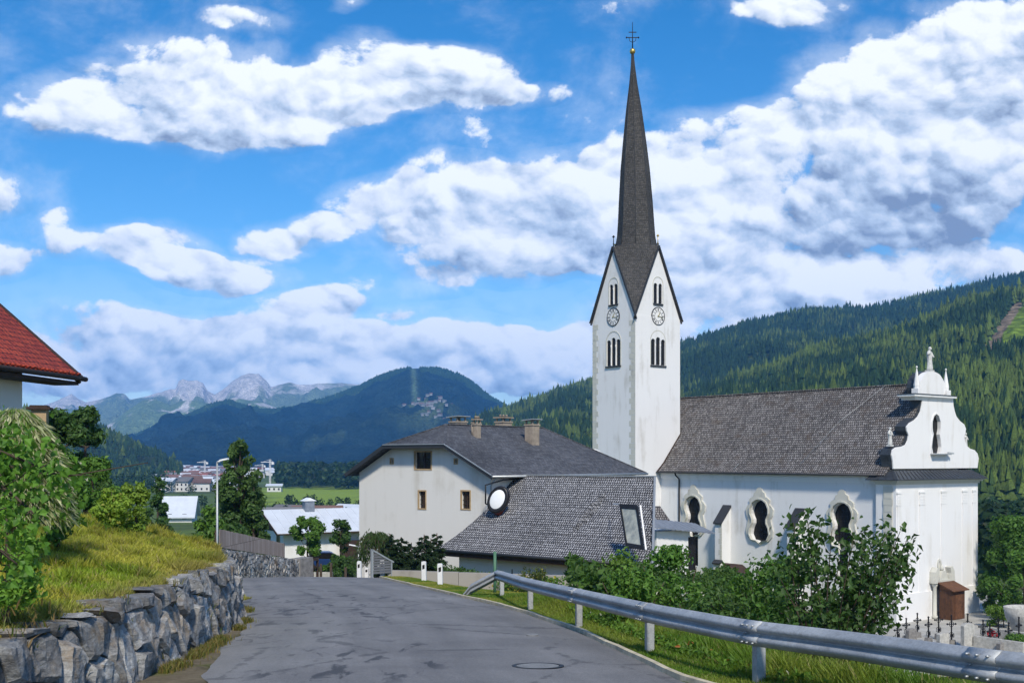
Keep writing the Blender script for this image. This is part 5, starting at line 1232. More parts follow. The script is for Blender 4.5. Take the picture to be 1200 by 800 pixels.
# boulder wall along the left edge of the road
wy = np.arange(4.0, 27.2, .1); wx = ip(wy, T_W) ; pts = np.stack([wx, wy], 1); sl2 = np.concatenate([[0], np.cumsum(np.linalg.norm(np.diff(pts, axis=0), axis=1))]); WL = float(sl2[-1])
def wmap(s, z, o):
    y = float(np.interp(s, sl2, wy)); x = float(np.interp(s, sl2, wx)); x2 = float(np.interp(s + .2, sl2, wx)); y2 = float(np.interp(s + .2, sl2, wy))
    if s > WL - .3: x2 = x - .05; y2 = y + .2
    t = Vector((x2 - x, y2 - y)).normalized(); n = Vector((t.y, -t.x)); zb = float(base(y)) - .05
    off = o - z * .16
    return (x + n.x * off, y + n.y * off, zb + z)
def wtop(s): y = float(np.interp(s, sl2, wy)); return float(ip(y, T_WT)) - float(base(y)) + .03
bw = thing('boulder_wall', 'retaining wall of big grey boulders below the grassy bank on the left', 'stone wall', (-4.6, 15, float(base(15))))
seeds = []; s_ = .2
while s_ < WL:
    w = random.uniform(.30, .68); kind = random.random(); x = s_ + w / 2
    if kind < .28: seeds.append((x, .45 + random.uniform(-.1, .15))); seeds.append((x + random.uniform(-.15, .15), 1.12))
    elif kind < .75: seeds += [(x + random.uniform(-.1, .1), .18), (x + random.uniform(-.12, .12), .62 + random.uniform(-.1, .1)), (x + random.uniform(-.1, .1), 1.08)]
    else: seeds += [(x - .1, .12), (x + .12, .42), (x - .08, .8), (x + .05, 1.18)]
    s_ += w
stone_wall(None, wmap, WL, wtop, seeds, 1.1, .021, .12, .40, 3, 0, .045, bw)
mb = MB(); vs = []; fs = []
ss = np.arange(0, WL, .3)
for s_ in ss: 
    for z, o in ((-.2, -.14), (wtop(s_) - .16, -.12), (wtop(s_) - .14, -.7), (-.2, -.7)): vs.append(wmap(float(s_), z, o))
for i in range(len(ss) - 1):
    for k in range(4): fs.append((i * 4 + k, i * 4 + (k + 1) % 4, i * 4 + 4 + (k + 1) % 4, i * 4 + 4 + k))
fs += [(3, 2, 1, 0), tuple(len(ss) * 4 - 4 + k for k in range(4))]; mb.add(vs, fs); mb.build('soil_joints', 'wall_soil', bw)
# rubble wall with board fence beyond the bend
A0 = Vector((-12.7, 48.5)); A1 = Vector((-11.6, 60.5)); t2 = (A1 - A0); L2_ = t2.length; t2.normalize(); n2 = Vector((t2.y, -t2.x))
def top2(s): return -(642 - HY) / F * 48.5 + (-(657.5 - HY) / F * 59.5 + (642 - HY) / F * 48.5) * s / L2_
def m2(s, z, o): q = A0 + t2 * s + n2 * (o - z * .05); return (q.x, q.y, -7.0 + z)
rwl = thing('rubble_wall', 'grey rubble stone wall with mortar joints at the road bend, carrying a board fence', 'stone wall', (-12, 54, -6.5))
seeds = [(x + random.uniform(-.12, .12), z + random.uniform(-.07, .07)) for x in np.arange(.1, L2_, .36) for z in np.arange(0, 3.1, .21)]
stone_wall(None, m2, L2_, lambda s: top2(s) + 7.0, seeds, 1.0, .012, .05, .2, 0, 0, 0, rwl)
mb = MB(); c4_ = [(0, -.02), (L2_, -.02), (L2_, -.4), (0, -.4)]
vs = [m2(s, 0, o) for s, o in c4_] + [m2(s, top2(s) + 7.0 - .02, o) for s, o in c4_]; mb.add(vs, [(3, 2, 1, 0), (4, 5, 6, 7), (0, 1, 5, 4), (1, 2, 6, 5), (2, 3, 7, 6), (3, 0, 4, 7)]); mb.build('mortar', 'grey_concrete', rwl)
mb = MB(); q0 = m2(L2_ - .02, 0, .06); q1 = m2(L2_ - .02, 0, -.6); mb.prism([(q0[0], q0[1]), (q0[0] + .5, q0[1] + 1.1), (q1[0] + .5, q1[1] + 1.3), (q1[0], q1[1])], 'z', -7.2, top2(L2_) + .05); mb.build('end_pier', 'black_iron' if False else 'grave_stone', rwl)
fen = thing('board_fence', 'weathered pinkish-grey vertical board fence on top of the rubble wall', 'fence', (A0.x, A0.y, top2(0)))
mb = MB(); k = 0; s_ = .1
LF = L2_ * .80
while s_ < LF:
    z0 = top2(s_) + .03; hh = .80 - .12 * s_ / L2_ + random.uniform(-.012, .012); q = A0 + t2 * s_ + n2 * (-.14); q2 = q + t2 * .135
    o = n2 * .025; mb.add([(q.x, q.y, z0), (q2.x, q2.y, z0), (q2.x + o.x, q2.y + o.y, z0), (q.x + o.x, q.y + o.y, z0), (q.x, q.y, z0 + hh), (q2.x, q2.y, z0 + hh), (q2.x + o.x, q2.y + o.y, z0 + hh), (q.x + o.x, q.y + o.y, z0 + hh)], [(3, 2, 1, 0), (4, 5, 6, 7), (0, 1, 5, 4), (1, 2, 6, 5), (2, 3, 7, 6), (3, 0, 4, 7)]); s_ += .145
mb.build('boards', 'grey_boards', fen)
mb = MB()
for zz in (.15, .62): a = A0 - n2 * .2; b_ = A0 + t2 * LF - n2 * .2; mb.bar((a.x, a.y, top2(0) + zz), (b_.x, b_.y, top2(LF) + zz * .85), .05, .08)
mb.build('rails', 'grey_boards', fen); 
for s_ in (0.0, 2.5, 5, 7.5, 10):
    mb = MB(); q = A0 + t2 * s_ - n2 * .25; mb.bar((q.x, q.y, top2(s_) - .3), (q.x, q.y, top2(s_) + .78), .09, .09); mb.build('post', 'dark_wood', fen)

# ------------------------------------------------------------------ lamp post, cranes, small things by the crest
def lamp(px, ptop, Y, label, arm=.9, dirx=1):
    x = (px - CX) / F * Y; z1 = (HY - ptop) / F * Y; z0 = zat(x, Y) - .3; t = thing('street_lamp', label, 'street lamp', (x, Y, z0))
    mb = MB(); mb.tube([(x, Y, z0), (x, Y, z0 + 1.2), (x, Y, z1)], [.055, .05, .035], 8); mb.build('pole', 'lamp_grey', t)
    mb = MB(); mb.tube([(x, Y, z1 - .02), (x + dirx * arm * .4, Y - .1, z1 + .06)], .04, 6); mb.bar((x + dirx * arm * .35, Y - .1, z1 + .06), (x + dirx * arm, Y - .15, z1 + .12), .16, .06); mb.build('lamp_head', 'white_disc', t)
lamp(254.5, 541, 42, 'tall slim grey street lamp in front of the large dark tree at the left', .45)
lamp(302 + 118, 640, 62, 'short curved lamp beside the left corner of the big white house', .5, -1)
def crane(px, ptop, pbot, Y, label, jib=1, jl=28):
    x = (px - CX) / F * Y; z1 = (HY - ptop) / F * Y; z0 = zat(x, Y) - 1; t = thing('tower_crane', label, 'crane', (x, Y, z0)); s_ = .5
    mb = MB()
    for i in (-1, 1):
        for j in (-1, 1): mb.bar((x + i * s_, Y + j * s_, z0), (x + i * s_, Y + j * s_, z1), .28, .28)
    z = z0; k = 0
    while z < z1 - 2: mb.bar((x - s_, Y - s_, z), (x + s_, Y - s_, z + 2), .16, .16) if k % 2 else mb.bar((x + s_, Y - s_, z), (x - s_, Y - s_, z + 2), .16, .16); z += 2; k += 1
    mb.build('mast', 'white_paint', t)
    mb = MB(); jz_ = z1 - 2.2; mb.bar((x - jib * jl * .3, Y, jz_), (x + jib * jl, Y, jz_), .5, .5); mb.bar((x - jib * 0, Y, z1), (x + jib * jl * .7, Y, jz_ + .4), .14, .14); mb.bar((x, Y, z1), (x - jib * jl * .3, Y, jz_ + .3), .14, .14); mb.box(x - jib * jl * .3 - 1, x - jib * jl * .3 + 1, Y - .6, Y + .6, jz_ - 2, jz_); mb.build('jib', 'white_paint', t)
crane(316.5, 538, 562, 900, 'white tower crane right of the large dark tree, jib pointing left', -1, 7.5); crane(240, 539, 560, 1150, 'pale tower crane over the town, left of the large dark tree', -1, 8); crane(307.5, 543, 562, 1300, 'farther tower crane half hidden beside the large dark tree', -1, 9)
# blue car beside the white bungalow
cz_ = zat(-14.5, 88); cp = Vector((-14.6, 88, cz_)); car = thing('parked_car', 'dark blue car parked in the garden behind the small tree', 'car', cp); KM = frame(cp, (.97, .2))
mb = MB(KM); mb.prism([(-2.0, .35), (2.05, .35), (2.1, .7), (1.9, .85), (1.0, .95), (-1.7, .98), (-2.05, .8)], 'y', -.85, .85); cb_ = mb.build('body', 'car_blue', car, bevel=.04)
mb = MB(KM); mb.prism([(-1.65, .96), (1.0, .94), (.3, 1.42), (-1.2, 1.45)], 'y', -.74, .74); mb.build('windows', 'dark_glass', car); mb = MB(KM); mb.prism([(-1.25, 1.42), (.35, 1.40), (.1, 1.50), (-1.0, 1.52)], 'y', -.7, .7); mb.build('roof', 'car_blue', car)
for i in (-1.3, 1.35):
    for j in (-.8, .8): mb = MB(KM @ Matrix.Translation((i, j, .32)) @ Matrix.Rotation(R(90), 4, 'X')); mb.lathe((0, 0, -.1), [(.2, 0), (.32, .02), (.32, .18), (.2, .2)], 16); mb.build('wheel', 'tyre', car)
q = P(373, 667, 72); q.z = zat(q.x, q.y); pl = thing('garden_trough', 'pale stone trough on the small lawn behind the road crest', 'planter', q); mb = MB(Matrix.Translation(q)); mb.ring([(-.9, -.4), (.9, -.4), (.9, .4), (-.9, .4)], [(-.75, -.28), (.75, -.28), (.75, .28), (-.75, .28)], 'z', 0, .55); mb.build('trough', 'light_grave_stone', pl); mb = MB(Matrix.Translation(q)); mb.box(-.75, .75, -.28, .28, .05, .45); mb.build('soil', 'wall_soil', pl)
for k, (px, Y, h) in enumerate(((366, 66, 1.25), (376, 67.5, 1.0), (388, 69, 1.1), (405, 70, .9))):
    x = (px - CX) / F * Y; z = zat(x, Y); mb = MB(); mb.bar((x, Y, z - .2), (x, Y, z + h), .14, .14)
    tag(mb.build('wooden_post', 'bark'), ['wooden post left of the pale trough', 'wooden post right behind the pale trough', 'wooden post under the small tree beside the car', 'wooden post nearest to the big white house'][k], 'post', 'wooden posts on the small lawn')
mb = MB(); a = P(352, 655, 64); b_ = P(372, 655, 67); mb.bar((a.x, a.y, a.z), (b_.x, b_.y, b_.z), .12, .16); mb.bar((a.x, a.y, a.z - .45), (b_.x, b_.y, b_.z - .45), .1, .14)
for q in (a, b_): mb.bar((q.x, q.y, zat(q.x, q.y) - .2), (q.x, q.y, q.z + .1), .14, .14)
tag(mb.build('rail_fence', 'dark_wood'), 'dark two-rail wooden fence right of the rubble wall', 'fence')

# ------------------------------------------------------------------ valley town
simple('far_wall', (.30, .31, .32), .9, 0, .3, .05); simple('town_white', (.62, .62, .61), .8, 0, .1, .05); simple('town_roof', (.15, .09, .075), .8, 0, .35, .05); simple('town_roof_grey', (.16, .16, .17), .7, 0, .3, .05); simple('town_roof_red', (.26, .10, .08), .8, 0, .3, .05)
def town_house(px, Y, w, d, h, rh, rz, roofm, label, win=True, name='house', group='houses in the valley town', z=None, wallm='town_white'):
    x = (px - CX) / F * Y; z = zat(x, Y) if z is None else z; t = thing(name, label, 'house', (x, Y, z), group, rz); m = Matrix.Translation((x, Y, z)) @ Matrix.Rotation(rz, 4, 'Z')
    mb = MB(m); mb.prism([(-d / 2, -2), (d / 2, -2), (d / 2, h), (0, h + rh * .96), (-d / 2, h)], 'x', -w / 2, w / 2); mb.build('wall', wallm, t)
    k = rh / (d / 2); e = .9; mb = MB(m); mb.prism([(-d / 2 - e, h - k * e + .1), (0, h + rh + .1), (d / 2 + e, h - k * e + .1), (d / 2 + e, h - k * e - .2), (0, h + rh - .2), (-d / 2 - e, h - k * e - .2)], 'x', -w / 2 - e, w / 2 + e); mb.build('roof', roofm, t)
    if win:
        mb = MB(m); n = max(2, int(w / 3))
        for f_ in range(max(1, int(h / 3))):
            for i in range(n): xx = -w / 2 + (i + .5) * w / n; mb.box(xx - .55, xx + .55, -d / 2 - .04, -d / 2 - .005, 1 + f_ * 2.9, 2.4 + f_ * 2.9)
        mb.build('windows', 'house_glass', t)
    return t
town_house(211, 300, 7.6, 11, 2.2, 4.6, .15, 'white_metal_roof', 'white-roofed house with a dormer at the left, behind the grassy bank', name='house', group=None)
# hipped look: pale big roof in front of the town
dark = ['town_roof', 'town_roof_grey', 'town_roof_red', 'white_metal_roof']
TL = {'town_roof': 'small white house with a brown roof in the crowded far valley town', 'town_roof_grey': 'small white house with a grey roof in the crowded far valley town', 'town_roof_red': 'small white house with a reddish roof in the crowded far valley town', 'white_metal_roof': 'small white house with a pale roof in the crowded far valley town'}
rr = random.Random(4); placed = []
for _ in range(3000):
    u = rr.uniform(196, 275) if rr.random() < .8 else rr.uniform(292, 420); py = rr.uniform(547.5, 577); Y = 22 / ((py - HY) / F)
    if u > 292 and not (548 < py < 560): continue
    w = rr.uniform(8, 14); x = (u - CX) / F * Y
    if any(abs(x - a) < 9.5 and abs(Y - b) < 11 * (1 + Y / 1500) for a, b in placed): continue
    placed.append((x, Y))
    if len(placed) > 235: break
    rm_ = rr.choices(dark, [2, 2.4, 2, 3.2])[0]; town_house(u, Y, w, rr.uniform(8, 11), rr.uniform(4.5, 7.5), rr.uniform(1.6, 2.6), rr.uniform(-.6, .6), rm_, TL[rm_], Y < 1100)
town_house(236, 830, 13, 9, 7.5, 1.6, .1, 'white_metal_roof', 'largest white block with rows of windows in the middle of the far town'); town_house(192, 1000, 26, 10, 7, .8, .05, 'white_metal_roof', 'long white hall at the left end of the far town'); town_house(322, 720, 9, 8, 4, 1.0, .1, 'white_metal_roof', 'white house at the left end of the bright green meadow')
for k, (px, Y, rm_, lb) in enumerate(((322, 210, 'town_roof_grey', 'dark roofed house just above the pale bungalow roof, left of its chimney'), (372, 235, 'town_roof', 'brown roofed house above the middle of the pale bungalow roof'), (402, 190, 'town_roof_grey', 'grey-blue roofed house above the right end of the pale bungalow roof'), (418, 170, 'brown_wood', 'reddish wooden hut by the left corner of the big white house'), (345, 260, 'town_roof_grey', 'low dark roofed house below the bright meadow'), (412, 300, 'white_metal_roof', 'pale flat-roofed house near the left corner of the big white house'))):
    town_house(px, Y, 9, 7, 3.0, 1.8, .3 - k * .2, rm_, lb, False, group='houses between bungalow and meadow', wallm='town_white' if k not in (3,) else 'brown_wood')
# village on the mountain shoulder
rr = random.Random(9); n = 0
for _ in range(600):
    u = rr.gauss(497, 20); v = .43 + rr.gauss(0, .055) - (u - 495) * .0012
    if not (455 < u < 535): continue
    X, Y, Z = r_blue.at(u, v); X, Y, Z = float(X), float(Y), float(Z)
    town_house(u, Y, rr.uniform(6, 10), 6, 3.2, 1.8, rr.uniform(-.5, .5), rr.choice(['town_roof', 'town_roof_grey']), 'tiny white house of the hillside village on the dark blue mountain', False, wallm='far_wall', group='hillside village houses', z=Z + 1.5); n += 1
    if n >= 42: break
sX, sY, sZ = [float(q) for q in r_blue.at(489, .50)]
tw = thing('village_church', 'tiny white church with a tower in the hillside village on the blue mountain', 'church', (sX, sY, sZ)); mb = MB(); mb.box(sX - 3, sX + 3, sY - 3, sY + 3, sZ - 4, sZ + 12); mb.box(sX + 3, sX + 16, sY - 4, sY + 4, sZ - 4, sZ + 7); mb.build('wall', 'far_wall', tw); mb = MB(); mb.lathe((sX, sY, sZ + 12), [(3.6, 0), (1.6, 3), (.1, 9)], 6, smooth=False); mb.build('spire', 'town_roof', tw)
# houses right of the church
for k, (px, py, w, Y, rm_, lb) in enumerate(((1166, 640, 8, 210, 'town_roof_red', 'house with a maroon roof right of the church front, half behind the tree'), (1160, 655, 6, 190, 'white_metal_roof', 'pale roofed house right of the church front below the maroon roof'), (1192, 622, 10, 260, 'town_roof', 'house with a brown roof at the right edge above the tree'), (1158, 690, 5, 150, 'town_roof_grey', 'small grey roofed hut right beside the church corner'))):
    x = (px - CX) / F * Y; town_house(px, Y, w, 7, 3.2, 1.8, -.4 + .3 * k, rm_, lb, False, group='houses right of the church', z=(HY - py) / F * Y - 3)
# white distant hut on the forest slope
for u, v, lb in ((1180, .50, 'lower of two white huts in the right forest'), (1192, .54, 'upper of two white huts in the right forest')):
    X, Y, Z = [float(q) for q in r_near.at(u, v)]; town_house(u, Y, 7, 5, 3.5, 1.4, .3, 'white_metal_roof', lb, False, group='huts in the right forest', z=Z + 2)

# ------------------------------------------------------------------ churchyard
def grave_cross(px, py, Y, h, lab):
    x = (px - CX) / F * Y; z = -13.545; t = thing('grave_cross', lab, 'grave cross', (x, Y, z), 'black wrought iron grave crosses'); rz = random.uniform(.2, .7); m = Matrix.Translation((x, Y, z)) @ Matrix.Rotation(rz, 4, 'Z')
    mb = MB(m); mb.prism([(-.28, 0), (.28, 0), (.2, .42), (-.2, .42)], 'y', -.18, .18); mb.build('plinth', 'grave_stone', t)
    mb = MB(m); mb.bar((0, 0, .4), (0, 0, h), .07, .07); a = h * .72; mb.bar((-.34, 0, a), (.34, 0, a), .06, .06)
    for e in ((0, h), (-.34, a), (.34, a)): mb.lathe((e[0], 0, e[1] - .07), [(.02, 0), (.09, .07), (.02, .16)], 6)
    rg_ = [(.19 * math.cos(q) , a + .19 * math.sin(q)) for q in np.linspace(0, 2 * math.pi, 13)]; mb.tube([(p_[0], 0, p_[1]) for p_ in rg_], .022, 5, cap=False)
    for sg in (-1, 1): mb.tube([(0, 0, .5), (sg * .22, 0, .62), (sg * .2, 0, .85), (0, 0, .98)], .022, 5)
    mb.box(-.13, .13, -.05, -.03, .62, .84); mb.build('cross', 'black_iron', t)
gl_ = [(1052, 'first from the left, beside the leafy shrub'), (1062, 'second from the left, low one'), (1075, 'third from the left, left of the porch'), (1088, 'taller, in line with the porch left edge'), (1100, 'just left below the porch door'), (1115, 'right under the porch corner'), (1134, 'behind the pale square gravestone'), (1152, 'right of the pale square gravestone'), (1160, 'below the red flowers'), (1170, 'right of the red flowers'), (1182, 'second from the right edge'), (1194, 'at the right edge')]
for i, (px, wd) in enumerate(gl_): grave_cross(px, 745, 80.5 + (i * 37 % 5) * .9 - (2.0 if px > 1130 else 0), 1.55 + (i * 29 % 7) * .12, 'black iron grave cross, ' + wd)
def headstone(px, Y, w, h, lab, mat='grave_stone', rz=.4):
    x = (px - CX) / F * Y; t = thing('headstone', lab, 'gravestone', (x, Y, -13.55)); m = Matrix.Translation((x, Y, -13.55)) @ Matrix.Rotation(rz, 4, 'Z')
    mb = MB(m); mb.prism([(-w / 2, .15), (w / 2, .15), (w / 2, h * .9), (w * .3, h), (-w * .3, h), (-w / 2, h * .9)], 'y', -.18, .18); mb.build('stone', mat, t, bevel=.015); mb = MB(m); mb.box(-w / 2 - .12, w / 2 + .12, -.28, .28, -.02, .15); mb.build('base', 'light_grave_stone', t)
headstone(1134, 79.6, 1.0, 1.75, 'pale square gravestone pillar in front of the church corner', 'light_grave_stone'); headstone(1068, 82, .8, 1.0, 'low dark headstone among the crosses left of the porch'); headstone(1105, 80, .9, 1.0, 'pale low headstone below the porch', 'light_grave_stone'); headstone(1178, 77.8, 1.3, .7, 'wide low headstone near the right edge')
mb = MB(); 
for a, b_, lb in (((1142, 79.5), (1200, 76.5), 'low pale stone border nearest to the guardrail, right of the church'), ((1150, 84), (1215, 80), 'low pale stone border behind the red flowers')):
    mb = MB()
    q0 = ((a[0] - CX) / F * a[1], a[1], -13.1); q1 = ((b_[0] - CX) / F * b_[1], b_[1], -13.1); mb.bar(q0, q1, .3, .85); tag(mb.build('grave_border', 'light_grave_stone'), lb, 'low wall')
q = Vector(((1162 - CX) / F * 82.0, 82.0, -13.55)); rb = thing('flower_bowl', 'bunch of bright red flowers in a bowl on the grave right of the church', 'flowers', q)
mb = MB(Matrix.Translation(q)); mb.lathe((0, 0, 0), [(.2, 0), (.25, .05), (.34, .4), (.30, .42)], 14); mb.build('bowl', 'grave_stone', rb)
mb = MB(Matrix.Translation(q)); rr = random.Random(3)
for k in range(70):
    a = rr.uniform(0, 6.28); r = rr.uniform(0, .42); z = .4 + rr.uniform(0, .55) * (1 - r / .6); mb.lathe((r * math.cos(a), r * math.sin(a) * .8, z), [(.02, 0), (.07, .03), (.02, .08)], 6)
mb.build('petals', 'red_petals', rb)
q = Vector(((1203 - CX) / F * 84.0, 84.0, -13.55)); bp = thing('stone_planter', 'curved white stone basin at the right edge beside the tree', 'planter', q); mb = MB(Matrix.Translation(q)); mb.lathe((0, 0, 0), [(.7, 0), (1.0, .5), (1.5, 1.5), (1.65, 2.3), (1.5, 2.3), (1.3, 1.9)], 24); mb.build('basin', 'light_grave_stone', bp)
# ------------------------------------------------------------------ vegetation
def rot_frames(n, rng, up_bias=0.0):
    a = rng.normal(size=(n, 3)); a[:, 2] += up_bias; a /= np.linalg.norm(a, axis=1)[:, None]; b = rng.normal(size=(n, 3)); b -= a * (a * b).sum(1)[:, None]; b /= np.linalg.norm(b, axis=1)[:, None]; return a, b, np.cross(a, b)
def leaf_mesh(name, P_, size, cols, mat='leaves', parent=None, rng=RNG, nrm=None, droop=.2, wide=.55, origin=(0, 0, 0), tipdir=None):
    """each leaf: a folded kite of four triangles with pointed tip"""
    n = len(P_); size = np.broadcast_to(np.asarray(size, float), (n,))[:, None]; nn, l, w = rot_frames(n, rng, .35)
    if nrm is not None: nn = nn * .55 + nrm * .75; nn /= np.linalg.norm(nn, axis=1)[:, None]; l = l - nn * (nn * l).sum(1)[:, None]; l /= np.linalg.norm(l, axis=1)[:, None]
    l[:, 2] -= droop; 
    if tipdir is not None: l = l * .5 + tipdir
    l /= np.linalg.norm(l, axis=1)[:, None]; w = np.cross(nn, l); w /= np.linalg.norm(w, axis=1)[:, None] + 1e-9; nn = np.cross(l, w)
    v0 = P_; v1 = P_ + l * size * .4 + w * size * wide * .5 + nn * size * .10; v2 = P_ + l * size - nn * size * .12; v3 = P_ + l * size * .4 - w * size * wide * .5 + nn * size * .10; vm = P_ + l * size * .45 - nn * size * .02
    V = np.stack([v0, v1, v2, v3, vm], 1).reshape(-1, 3); b = np.arange(n)[:, None] * 5
    Fc = np.concatenate([b + [0, 1, 4], b + [1, 2, 4], b + [2, 3, 4], b + [3, 0, 4]], 0)
    c = np.repeat(cols, 5, 0); return raw_mesh(name, V, Fc, 3, mat, c, parent=parent, origin=origin)
def pal(n, rng, c1, c2, extra=None, pe=.06, clump=None):
    t = rng.random(n) * .6 + (clump if clump is not None else rng.random(n)) * .4; c = np.array(c1)[None] * (1 - t[:, None]) + np.array(c2)[None] * t[:, None]; c = c * rng.uniform(.75, 1.25, n)[:, None]
    if extra is not None: m = rng.random(n) < pe; c[m] = np.array(extra) * rng.uniform(.7, 1.2, m.sum())[:, None]
    return c * 1.2
GREENS = {'dark': ((.028, .068, .016), (.065, .130, .026)), 'mid': ((.045, .110, .016), (.105, .205, .03)), 'bright': ((.06, .14, .012), (.15, .27, .025)), 'blue': ((.018, .048, .024), (.035, .08, .038))}
def tree(name, label, cat, x, y, H, Rr, col='mid', nleaf=4000, leaf=.22, trunk=.12, crown_z=.3, nblob=14, seed=1, z=None, group=None, pointed=False, shell=.55, extra=None, trunks=1, lean=(0, 0), flat=1.0, twig='bark'):
    rng = np.random.default_rng(seed); z = zat(x, y) if z is None else z; t = thing(name, label, cat, (x, y, z - .1), group); zc = z + H * crown_z
    # clumps of foliage around real limbs
    bl = []
    for k in range(nblob):
        h = (k + .5) / nblob if pointed else rng.random() ** .85; hh = zc + (z + H - zc) * h
        rmax = Rr * (math.sqrt(max(.02, 1 - (2 * h * .92 - .75) ** 2 * .85)) if not pointed else (1 - h) ** .62 * 1.0 + .08); a = k * 2.4 + rng.random() * .8; rr_ = rmax * rng.uniform(.25, .78)
        s_ = Rr * rng.uniform(.22, .40) * (1 if not pointed else (1.1 - h * .75)); bl.append((x + lean[0] * h + rr_ * math.cos(a), y + lean[1] * h + rr_ * math.sin(a) * flat, min(hh, z + H - s_ * .7), s_))
    bl = np.array(bl); wts = bl[:, 3] ** 2; idx = rng.choice(len(bl), nleaf, p=wts / wts.sum()); d = rng.normal(size=(nleaf, 3)); d /= np.linalg.norm(d, axis=1)[:, None]
    rad = (rng.random(nleaf) ** .35) * (1 - shell * .0); c = bl[idx]; q = c[:, :3] + d * (c[:, 3] * rad * rng.uniform(.75, 1.2, nleaf))[:, None] * np.array([1, 1, .85])
    nz_ = np.array([fbm(np.array([a * 1.7]), np.array([b * 1.7]), seed)[0] for a, b in bl[:, :2]]); cl = nz_[idx]; g1, g2 = GREENS[col] if isinstance(col, str) else col
    o = leaf_mesh('crown', q, rng.uniform(.7, 1.3, nleaf) * leaf, pal(nleaf, rng, g1, g2, extra, .05, cl), parent=t, rng=rng, nrm=d)
    mb = MB()
    for k in range(trunks):
        ox = (k - (trunks - 1) / 2) * .18; top = Vector((x + lean[0] * .8 + ox * 3, y + lean[1] * .8, z + H * .82)); pts = [Vector((x + ox, y, z - .3)), Vector((x + ox * 1.4 + rng.normal() * .04 * H * .3, y, z + H * .25)), Vector((x + lean[0] * .4 + ox * 2, y + lean[1] * .4, z + H * .5)), top]
        mb.tube(catmull(pts, 3), list(np.linspace(trunk / (1 + .5 * (trunks > 1)), trunk * .18, 10)), 7)
    for b_ in bl:
        h = max(.12, min(.75, (b_[2] - z) / H - .12)); st_ = Vector((x + lean[0] * h, y + lean[1] * h, z + H * h)); e = Vector(b_[:3]); m_ = st_.lerp(e, .5) + Vector((0, 0, -.04 * H)); mb.tube([st_, m_, e], [trunk * .35, trunk * .2, trunk * .06], 5)
    mb.build('trunk', twig, t); return t
def px_(px, Y): return (px - CX) / F * Y

# dark trees at the left behind the bank, and shrubs in front of the red-roofed house
tree('broadleaf_tree', 'tall dark green tree right of the red-roofed house, highest of its clump', 'tree', px_(100, 62), 62, (HY - 478) / F * 62 + 3.2, 1.9, 'dark', 5500, .30, .2, .15, 16, 11, z=-3.2)
tree('broadleaf_tree', 'dark green tree close to the white wall under the red roof', 'tree', px_(66, 60), 60, (HY - 480) / F * 60 + 3, 1.7, 'dark', 4500, .30, .2, .15, 14, 12, z=-3)
tree('broadleaf_tree', 'lower bushy green tree in front of the tall dark trees at the left', 'tree', px_(108, 46), 46, 2.3, 1.15, 'mid', 4000, .2, .12, .1, 12, 13, z=-2.3)
tree('broadleaf_tree', 'dark rounded tree beside the small white-roofed house at the left', 'tree', px_(185, 90), 90, 5.3, 1.45, 'dark', 3000, .35, .15, .15, 12, 14, z=-6.8, pointed=True)
tree('bush', 'bright green bush on the crest of the bank, left of a paler bush', 'bush', px_(131, 24.5), 24.5, 1.0, .5, ((.11, .20, .018), (.24, .33, .04)), 2400, .09, .03, -.12, 14, 15, z=-1.55, extra=(.25, .24, .05))
tree('bush', 'pale green bush on the crest of the bank, right of its neighbour', 'bush', px_(160, 25), 25, .95, .42, ((.10, .18, .02), (.20, .28, .04)), 2400, .09, .03, -.12, 14, 16, z=-1.5)
tree('bush', 'leafy bush with a few white blossoms on the bank below the foreground branches', 'bush', px_(68, 17), 17, 1.15, .50, 'mid', 2600, .085, .03, -.1, 18, 17, z=-1.05, extra=(.55, .55, .45))
tree('bush', 'small round green bush between the dark trees and the bank crest', 'bush', px_(98, 30), 30, 1.3, .7, 'mid', 2600, .11, .04, -.1, 18, 18, z=-1.75)
# dry brushy mound
tx, ty_ = px_(18, 15), 15; rng = np.random.default_rng(5); t = thing('dry_brush', 'mound of dry grey-brown drooping twigs under the white wall at the left edge', 'shrub', (tx, ty_, -1.2)); n = 9000
a = rng.uniform(0, 6.28, n); ph = rng.random(n) ** .6; rr_ = .62 * np.sin(ph * 1.5); q = np.stack([tx + rr_ * np.cos(a), ty_ + rr_ * np.sin(a), -.95 + 1.6 * np.cos(ph * 1.45) + rng.normal(0, .03, n)], 1)
td = np.stack([np.cos(a) * .8, np.sin(a) * .8, -.9 + 0 * a], 1); leaf_mesh('twigs', q, rng.uniform(.12, .3, n), pal(n, rng, (.22, .25, .12), (.46, .46, .30), (.12, .20, .04), .4), parent=t, rng=rng, wide=.09, tipdir=td)
mb = MB()
for k in range(26): a = k * 2.4; mb.tube([(tx, ty_, -1.3), (tx + .3 * math.cos(a), ty_ + .3 * math.sin(a), .2), (tx + .6 * math.cos(a), ty_ + .6 * math.sin(a), .2 - .6 * rng.random())], [.02, .012, .004], 4)
mb.build('stems', 'silvery_twig', t)
